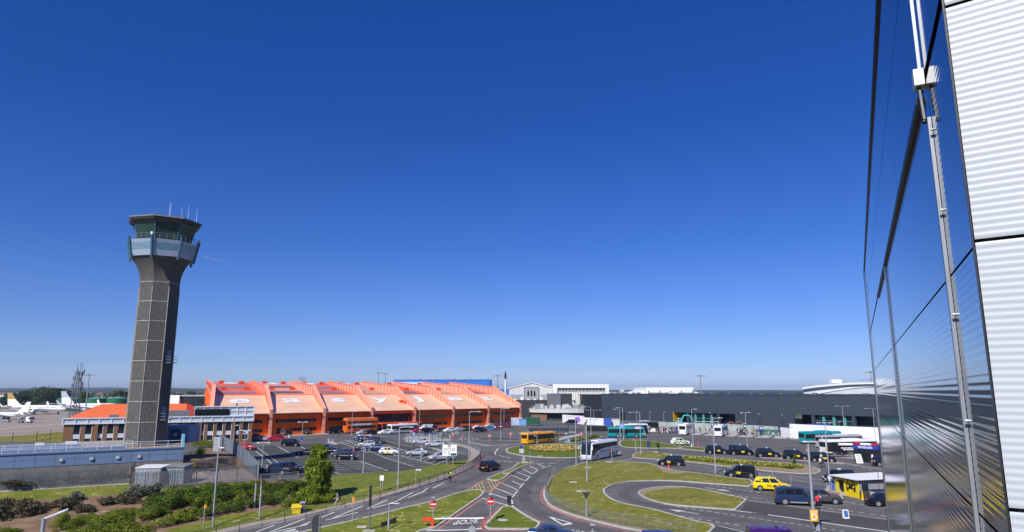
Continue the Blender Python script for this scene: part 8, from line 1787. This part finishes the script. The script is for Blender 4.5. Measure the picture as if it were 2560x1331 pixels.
# far country: hills, far wood, houses
def hills():
 q=np.random.default_rng(8);b=MB();
 for Y0,amp,nm,base in((5200,1.0,'hills',0),(3600,0.55,'hills',0)):
  n=160;X=np.linspace(-7500,6500,n);ph=q.uniform(0,6.28,6);zz=sum(np.sin(X/s+p)*a for s,p,a in zip((2100,900,420,190,90,40),ph,(12,8,4,2.5,2.0,1.6)))
  left=1/(1+np.exp((X+900)/500));H=np.maximum(6,EYE+amp*(2+14*left)+zz*(0.3+0.25*left))if Y0>5000 else np.maximum(3,4+9*left+zz*0.4)
  b=MB();V=[];
  for x,z in zip(X,H):V+=[(x,Y0-1300,-0.5),(x,Y0-500,z*0.55),(x,Y0,z),(x,Y0+1500,-1)]
  b.add(V,[(4*i+k,4*(i+1)+k,4*(i+1)+k+1,4*i+k+1)for i in range(n-1)for k in range(3)])
  o=b.build('hills',ground_mat('wooded hillside',[(0.35,(0.018,0.032,0.014)),(0.5,(0.03,0.05,0.02)),(0.66,(0.10,0.115,0.05))],0.004,0.03),None,True);o['kind']='structure'
hills()
def far_wood():
 q=np.random.default_rng(31);bl=[]
 for i in range(1500):
  Y=700+3300*q.random()**1.3;u=q.uniform(-0.80,0.66);h=q.uniform(5,9);X=u*Y
  if-0.55<u<0.56 and Y<750:continue
  if-130<X<0 and Y<900:continue
  s=q.uniform(4,9)*(1+Y/3000);hz=min(h,11.5)if u>-0.46 else h;bl.append((X,Y,hz*0.45,s,s,hz*0.55))
 o=leafobj('far_wood',bl,26000,2.6,FARL,None,shell=0.7);tag(o,'band of far woodland and hedgerows on the horizon','woodland',kind='stuff')
far_wood()
HW=[mat('render wall %d'%i,c,0.8)for i,c in enumerate(((0.62,0.6,0.56),(0.42,0.25,0.17),(0.5,0.45,0.38)))];HR=[mat('tiled roof %d'%i,c,0.8)for i,c in enumerate(((0.2,0.09,0.06),(0.14,0.12,0.11)))]
hq=np.random.default_rng(5);HM=[]
b=MB();b.box(-5,-4,0,5,4,5.5);hm_w=b.mesh('house_wall');b=MB();b.slab([(-5.4,-4.4,5.4),(-5.4,4.4,5.4),(-5.4,0,8.6)],(10.8,0,0));hm_r=b.mesh('house_roof')
for i in range(44):
 Y=hq.uniform(900,2300);x=hq.uniform(0,135)if i<22 else(hq.uniform(205,320)if i<34 else hq.uniform(425,495));q=at(x,990,Y)
 root=thing('distant_house','tiny distant house among trees '+('left of the lattice mast' if i<22 else('between the lattice mast and the tower' if i<34 else 'right of the tower')),'house',(q.x,Y,0),hq.uniform(-0.5,0.5),'houses of the far town '+('left' if i<22 else('middle' if i<34 else 'right')));link('wall',hm_w,HW[i%3],root);link('roof',hm_r,HR[i%2],root)
 # people
SKIN=mat('skin',(0.50,0.30,0.21),0.6,var=0.05);SKIN2=mat('brown skin',(0.20,0.11,0.07),0.6,var=0.05);HAIR=mat('dark hair',(0.03,0.02,0.015),0.7);SHOE=mat('dark shoes',(0.02,0.018,0.016),0.6)
def figure(name,J,build=1.0,long_sleeve=True):
 """One continuous skinned body from a jointed skeleton; J maps joint -> (x, y, z), figure faces +x."""
 V,E,Rr,part=[],[],[],{}
 def v(p,r):V.append(p);Rr.append(r*build);return len(V)-1
 def chain(start,pts):
  i=start;out=[]
  for p,r in pts:k=v(p,r);E.append((i,k));out.append(k);i=k
  return out
 pel=v(J['pelvis'],0.135);ws,ch,nk,hd0,hd1,hd2=chain(pel,[(J['waist'],0.125),(J['chest'],0.15),(J['neck'],0.055),(J['chin'],0.072),(J['head'],0.098),(J['crown'],0.07)])
 hx=Vector(J['head']);nose=chain(hd1,[(tuple(hx+Vector(J.get('look',(1,0,0)))*0.105+Vector((0,0,-0.01))),0.016)])
 for sd,sg in(('L',1),('R',-1)):
  sh=chain(ch,[(J['sh'+sd],0.062),(J['el'+sd],0.044),(J['wr'+sd],0.029)]);w=Vector(J['wr'+sd]);d=(w-Vector(J['el'+sd])).normalized();side=d.cross(Vector((0,1,0)));side=side.normalized()if side.length>0.1 else Vector((1,0,0));yy=Vector((0,sg,0))
  pm=chain(sh[-1],[(tuple(w+d*0.055),0.034)])[0]
  for f,(o,ln)in enumerate(((-0.028,0.07),(-0.009,0.08),(0.010,0.075),(0.028,0.058))):chain(pm,[(tuple(w+d*0.10+side*o),0.0095),(tuple(w+d*(0.10+ln*0.5)+side*o*1.05-yy*0.008),0.0085),(tuple(w+d*(0.10+ln*0.92)+side*o-yy*0.026),0.007)])
  chain(pm,[(tuple(w+d*0.06+side*0.045-yy*0.005),0.0105),(tuple(w+d*0.10+side*0.06-yy*0.02),0.008)])
  chain(pel,[(J['hp'+sd],0.105),(J['kn'+sd],0.065),(J['an'+sd],0.044),(J['to'+sd],0.036)])
 me=D.meshes.new(name);me.from_pydata(V,E,[]);o=D.objects.new(name,me);COL.objects.link(o)
 o.modifiers.new('s','SKIN');sk=me.skin_vertices[0].data
 for i,r in enumerate(Rr):sk[i].radius=(r,r);sk[i].use_root=(i==0)
 sub=o.modifiers.new('u','SUBSURF');sub.levels=1;sub.render_levels=1
 dg=bpy.context.evaluated_depsgraph_get();out=D.meshes.new_from_object(o.evaluated_get(dg));D.objects.remove(o);D.meshes.remove(me)
 bones=[]
 def bone(a,b,m):bones.append((Vector(a),Vector(b),m))
 bone(J['pelvis'],J['waist'],0);bone(J['waist'],J['chest'],0);bone(J['chest'],J['neck'],0);bone(Vector(J['neck']).lerp(Vector(J['chin']),0.3),J['chin'],2);bone(J['chin'],J['crown'],2)
 for sd in 'LR':
  bone(J['chest'],J['sh'+sd],0);bone(J['sh'+sd],J['el'+sd],0);bone(J['el'+sd],J['wr'+sd],0 if long_sleeve else 2);bone(Vector(J['wr'+sd])+(Vector(J['wr'+sd])-Vector(J['el'+sd])).normalized()*0.03,Vector(J['wr'+sd])+(Vector(J['wr'+sd])-Vector(J['el'+sd])).normalized()*0.2,2)
  bone(J['pelvis'],J['hp'+sd],1);bone(J['hp'+sd],J['kn'+sd],1);bone(J['kn'+sd],J['an'+sd],1);bone(Vector(J['an'+sd])-Vector((0,0,0.03)),J['to'+sd],3)
 mi=[]
 for pl in out.polygons:
  c=pl.center;best=min(bones,key=lambda B:((B[0]+(B[1]-B[0])*max(0,min(1,(c-B[0]).dot(B[1]-B[0])/max(1e-6,(B[1]-B[0]).length_squared))))-c).length);mi.append(best[2])
 out.materials.clear()
 for m in(WHITE,BLACKP,SKIN,SHOE):out.materials.append(m)
 out.polygons.foreach_set('material_index',mi);out.shade_smooth()
 b=MB();h=Vector(J['head']);n=12;rings=[]
 lk=Vector(J.get('look',(1,0,0)))
 for i in range(5):
  t=i/4*math.pi*0.5;r=0.112*math.cos(t)+0.004;rings.append([h-lk*0.022+Vector((math.cos(2*math.pi*k/n)*r,math.sin(2*math.pi*k/n)*r*0.9,-0.02+0.15*math.sin(t)))for k in range(n)])
 b.loft(rings);hair=b.mesh('hair');smooth_(hair,60)
 b=MB();sidev=Vector((-lk.y,lk.x,0))
 for s in(-1,1):b.cyl(h+lk*0.092+sidev*0.034*s+Vector((0,0,0.012)),0.011,0.012,8)
 return out,hair,b.mesh('eyes')
STAND=dict(pelvis=(0,0,0.93),waist=(0,0,1.08),chest=(0.0,0,1.32),neck=(0,0,1.49),chin=(0.02,0,1.555),head=(0.015,0,1.64),crown=(0.0,0,1.71),shL=(0,0.19,1.41),elL=(-0.03,0.25,1.13),wrL=(0.04,0.25,0.88),shR=(0,-0.19,1.41),elR=(-0.03,-0.25,1.13),wrR=(0.06,-0.24,0.89),hpL=(0,0.10,0.88),knL=(0.02,0.11,0.48),anL=(-0.02,0.12,0.085),toL=(0.15,0.14,0.035),hpR=(0,-0.10,0.88),knR=(0.03,-0.11,0.48),anR=(0.0,-0.12,0.085),toR=(0.17,-0.14,0.035))
WALK=dict(STAND,chest=(0.03,0,1.32),neck=(0.045,0,1.48),chin=(0.07,0,1.545),head=(0.065,0,1.63),crown=(0.05,0,1.70),shL=(0.03,0.19,1.40),shR=(0.03,-0.19,1.40),elL=(-0.10,0.24,1.14),wrL=(-0.08,0.25,0.90),elR=(0.12,-0.24,1.14),wrR=(0.27,-0.22,0.95),hpL=(0.02,0.10,0.88),knL=(0.25,0.10,0.52),anL=(0.34,0.10,0.13),toL=(0.50,0.11,0.09),hpR=(-0.02,-0.10,0.88),knR=(-0.08,-0.10,0.48),anR=(-0.36,-0.10,0.16),toR=(-0.25,-0.11,0.04))
REACH=dict(STAND,elR=(0.18,-0.24,1.20),wrR=(0.36,-0.16,1.30),elL=(0.10,0.26,1.14),wrL=(0.32,0.16,1.10))
RIDE=dict(pelvis=(-0.22,0,0.98),waist=(-0.12,0,1.12),chest=(0.06,0,1.32),neck=(0.19,0,1.44),chin=(0.25,0,1.49),head=(0.26,0,1.58),crown=(0.24,0,1.65),shL=(0.10,0.18,1.38),elL=(0.30,0.22,1.17),wrL=(0.50,0.21,1.06),shR=(0.10,-0.18,1.38),elR=(0.30,-0.22,1.17),wrR=(0.50,-0.21,1.06),hpL=(-0.18,0.10,0.94),knL=(0.20,0.11,0.80),anL=(0.02,0.12,0.46),toL=(0.16,0.12,0.41),hpR=(-0.18,-0.10,0.94),knR=(0.14,-0.11,0.56),anR=(0.0,-0.12,0.20),toR=(0.14,-0.12,0.15))
FIG={'stand':figure('person',STAND),'walk':figure('person',WALK),'reach':figure('person',REACH,1.0,False),'walk_short':figure('person',WALK,1.03,False),'ride':figure('person',RIDE)}
def cloth(name,c):return mat(name,c,0.85,var=0.12,scale=6)
CL_={'white':cloth('white cloth',(0.7,0.7,0.7)),'black':cloth('black cloth',(0.012,0.012,0.014)),'navy':cloth('navy cloth',(0.02,0.03,0.08)),'blue':cloth('blue cloth',(0.05,0.12,0.4)),'red':cloth('red cloth',(0.62,0.02,0.06)),'grey':cloth('grey cloth',(0.25,0.27,0.3)),'beige':cloth('beige cloth',(0.5,0.43,0.33)),'hivis':cloth('hi vis yellow',(0.6,0.8,0.04)),'denim':cloth('denim',(0.06,0.10,0.2)),'green':cloth('green cloth',(0.06,0.2,0.1)),'pink':cloth('pink cloth',(0.6,0.22,0.3)),'slate':cloth('slate blue shirt',(0.16,0.21,0.28))}
def person(pose,px,head,top,legs,label,group=None,h=1.0,skin=SKIN,hair=True,raw=None,bag=None):
 me,hm,em=FIG[pose];p=raw or G(*px);root=link('person',me);tag(root,label,'person',group);root.location=p+Vector((0,0,0.03));root.rotation_euler=(0,0,R(head));root.scale=(h,)*3
 for i,m in enumerate((CL_[top],CL_[legs],skin,SHOE)):setmat(root,m,i)
 if hair:link('hair',hm,HAIR,root)
 link('eyes',em,BLACKP,root);return root
person('walk_short',(843,1268),200,'slate','beige','man in grey blue shirt and beige trousers striding along the footway',h=1.03)
person('walk',(2046,1276),75,'red','black','woman in red top and black trousers beside the blue off road car',h=0.98)
person('walk_short',(2052,1170),100,'white','black','man in white shirt and black trousers crossing toward the rank',h=1.02);person('walk',(2058.5,1169),100,'navy','navy','person in dark clothes walking beside the man in the white shirt',h=1.02);person('stand',(2054,1157.5),80,'beige','navy','person in pale top standing at the lead taxi door',h=1.0)
person('stand',(2018,1142),20,'pink','denim','person in pink top behind the fourth taxi of the rank');person('reach',(668,1188),185,'white','denim','person in white standing at the pickup truck tailgate');person('walk',(1993,1094),30,'hivis','navy','worker in yellow jacket beside the rear of the parked teal bus');person('walk_short',(1934,1096),240,'white','black','man in white shirt and black trousers on the right bus bays');person('walk',(1109,1098),240,'black','black','person in black pulling a case at the hangar crossing');person('stand',(1087,1094),200,'black','denim','dark dressed person by the striped bollard')
person('stand',(1975,1093),100,'black','black','dark figure standing before the white hoarding left of the teal bus');person('stand',(1970,1092.5),60,'black','grey','figure in black and grey before the white hoarding left end');person('walk',(1988,1091),190,'black','navy','tall dark figure nearest the teal bus before the white hoarding')
person('reach',(770,1090),270,'black','black','person in black bending at the open car below the hangar');person('stand',(848,1091),90,'navy','navy','person beside the black van before the hangar');person('stand',(644,1102),30,'red','black','person in red by the black car at the brick office corner');person('stand',(106,1106),200,'hivis','navy','worker in yellow jacket by the airfield fence');person('stand',(1237,1077.5),250,'white','black','person in white top by the recycling bins')
cq=np.random.default_rng(77);tops=['white','black','navy','blue','red','grey','beige','green','pink','denim','black','navy'];lg=['black','navy','denim','beige','grey','black']
for nm,n,x0,x1,y0,y1 in(('waiting left of the first white coach',34,1642,1698,1078.5,1083),('between the two white coaches',10,1745,1786,1081,1085.5),('queuing right of the second white coach',20,1843,1886,1085,1089.5),('at the far right bays',10,1888,1965,1087.5,1093)):
 for i in range(n):
  t=tops[int(cq.integers(len(tops)))];l=lg[int(cq.integers(len(lg)))];x,y=cq.uniform(x0,x1),cq.uniform(y0,y1)
  person(['stand','walk','stand','reach'][int(cq.integers(4))],(x,y),cq.uniform(0,360),t,l,'traveller in %s top, %s trousers %s'%(t,l,nm),'travellers '+nm,cq.uniform(0.95,1.06),SKIN if cq.random()<0.75 else SKIN2)
CASE=[mat('suitcase %d'%i,c,0.5)for i,c in enumerate(((0.02,0.02,0.025),(0.03,0.06,0.25),(0.35,0.02,0.04)))]
for i in range(12):
 x,y=(cq.uniform(1645,1700),cq.uniform(1081,1085))if i<8 else(cq.uniform(1845,1885),cq.uniform(1088,1091));q=G(x,y);root=thing('suitcase',('black','blue','red')[i%3]+' upright suitcase standing among the '+('left' if i<8 else 'right')+' bay travellers','suitcase',q,cq.uniform(0,3),'suitcases among the '+('left' if i<8 else 'right')+' bay travellers');MB().box(-0.22,-0.13,0.05,0.22,0.13,0.7).build('shell',CASE[i%3],root);b=MB();b.tube([(-0.12,0,0.7),(-0.12,0,1.0),(0.12,0,1.0),(0.12,0,0.7)],0.012,5);b.build('handle',GALV,root)
q=G(1105,1099.5);root=thing('suitcase','black case pulled over the hangar crossing','suitcase',q);MB().box(-0.25,-0.15,0.05,0.25,0.15,0.6).build('shell',CASE[0],root);MB().tube([(0.1,0,0.6),(0.4,0.05,0.95)],0.015,5).build('handle',GALV,root)
cp=G(1124,1208);ch_=35.0;cyc=person('ride',None,ch_,'hivis','black','cyclist in fluorescent yellow jacket riding along the kerb',raw=cp)
MB().loft([[Vector((-0.02+x,y,1.30+z))for x,y,z in ring_]for ring_ in([(-0.18,-0.13,-0.18),(-0.18,0.13,-0.18),(0.0,0.13,0.14),(0.0,-0.13,0.14)],[(-0.30,-0.11,-0.12),(-0.30,0.11,-0.12),(-0.12,0.11,0.2),(-0.12,-0.11,0.2)])]).build('rucksack',BLACKP,cyc)
bk=thing('bicycle','dark bicycle ridden by the cyclist in yellow','bicycle',cp,R(ch_))
for x in(-0.52,0.52):
 b=MB();n=22;pts=[(x+0.33*math.cos(2*math.pi*i/n),0,0.34+0.33*math.sin(2*math.pi*i/n))for i in range(n+1)];b.tube(pts,0.022,6);w=b.build('wheel',TYRE,bk);b=MB()
 for i in range(9):b.tube([(x,0,0.34),(x+0.32*math.cos(i*0.698),0,0.34+0.32*math.sin(i*0.698))],0.004,4)
 b.build('spokes',GALV,w)
b=MB()
for a,c in(((-0.52,0,0.34),(-0.02,0,0.32)),((-0.52,0,0.34),(-0.18,0,0.78)),((-0.02,0,0.32),(-0.2,0,0.9)),((-0.02,0,0.32),(0.36,0,0.8)),((-0.18,0,0.8),(0.34,0,0.86)),((0.34,0,0.95),(0.52,0,0.34))):b.tube([a,c],0.02,6)
b.build('frame',BLACKP,bk);MB().box(-0.34,-0.07,0.88,-0.08,0.07,0.94).build('saddle',BLACKP,bk);MB().tube([(0.5,-0.26,1.0),(0.38,-0.2,1.02),(0.36,0,0.98),(0.38,0.2,1.02),(0.5,0.26,1.0)],0.016,6).build('handlebar',DGALV,bk);MB().tube([(-0.02,-0.08,0.32),(-0.02,0.08,0.32)],0.09,12).build('chainset',DGALV,bk)
# camera, sky, sun
cam=D.objects.new('camera',D.cameras.new('camera'));COL.objects.link(cam);SC.camera=cam
cam.location=(0,0,EYE);cam.rotation_euler=(R(90)+PITCH,0,0);cam.data.sensor_width=36;cam.data.lens=36*F/2560;cam.data.clip_start=0.1;cam.data.clip_end=60000
SUN_EL,SUN_AZ=R(42),math.atan2(-0.46,-0.89)
w=D.worlds.new('World');SC.world=w;w.use_nodes=True;n,l=w.node_tree.nodes,w.node_tree.links
sky=n.new('ShaderNodeTexSky');sky.sky_type='NISHITA';sky.sun_disc=False;sky.sun_elevation=SUN_EL;sky.sun_rotation=SUN_AZ
sky.air_density=1.0;sky.dust_density=0.35;sky.ozone_density=3.0;sky.altitude=150
tc=n.new('ShaderNodeTexCoord');sx=n.new('ShaderNodeSeparateXYZ');l.new(tc.outputs['Generated'],sx.inputs[0])
ra=n.new('ShaderNodeValToRGB');e=ra.color_ramp.elements
STOPS=[(0.0,(0.70,0.86,1.5)),(0.034,(0.49,0.66,1.2)),(0.091,(0.385,0.545,1.05)),(0.208,(0.22,0.445,0.97)),(0.375,(0.125,0.375,0.94)),(0.52,(0.11,0.39,1.03)),(0.75,(0.28,0.55,1.05))]
while len(e)<len(STOPS):e.new(0.5)
for k,(p_,c_)in enumerate(STOPS):e[k].position=p_;e[k].color=(*[v/2 for v in c_],1)
l.new(sx.outputs['Z'],ra.inputs['Fac'])
mu=n.new('ShaderNodeMix');mu.data_type='RGBA';mu.blend_type='MULTIPLY';mu.inputs['Factor'].default_value=1.0;l.new(sky.outputs[0],mu.inputs['A']);l.new(ra.outputs[0],mu.inputs['B'])
sc_=n.new('ShaderNodeVectorMath');sc_.operation='SCALE';sc_.inputs['Scale'].default_value=2.0;l.new(mu.outputs['Result'],sc_.inputs[0])
l.new(sc_.outputs[0],n['Background'].inputs['Color']);n['Background'].inputs['Strength'].default_value=0.08
s=D.objects.new('sun',D.lights.new('sun','SUN'));COL.objects.link(s);s.data.energy=3.9;s.data.angle=R(0.53);s.data.color=(1.0,0.955,0.89)
dv=Vector((math.sin(SUN_AZ)*math.cos(SUN_EL),math.cos(SUN_AZ)*math.cos(SUN_EL),math.sin(SUN_EL)));s.rotation_euler=dv.to_track_quat('Z','Y').to_euler()
SC.view_settings.view_transform='Standard';SC.view_settings.look='None';SC.view_settings.exposure=0.45;SC.view_settings.gamma=1.0
SC.cycles.max_bounces=6;SC.cycles.use_denoising=True
# air
def haze():
 b=MB();b.box(-8300,-3300,-4.6,8300,8300,75);o=b.build('haze',None);o['kind']='stuff'
 m=D.materials.new('clear summer air');n,l=nt(m);n.remove(n['Principled BSDF']);v=n.new('ShaderNodeVolumePrincipled')
 v.inputs['Color'].default_value=(0.62,0.78,1.0,1);v.inputs['Density'].default_value=0.00009;v.inputs['Anisotropy'].default_value=0.2
 l.new(v.outputs[0],n['Material Output'].inputs['Volume']);o.data.materials.append(m)
haze()
a_,b_2=at(506,641,7600),at(572,659,7600);q=thing('contrail','short faint white vapour trail in the sky right of the tower top','vapour trail',a_)
MB().tube([(0,0,0),(b_2-a_)*0.5,b_2-a_],[4.5,3.5,1.0],6).build('vapour',clear_mat('thin white vapour',(1,1,1),0.45),q)
MATS['thin white vapour'].node_tree.nodes['Principled BSDF'].inputs['Roughness'].default_value=1.0
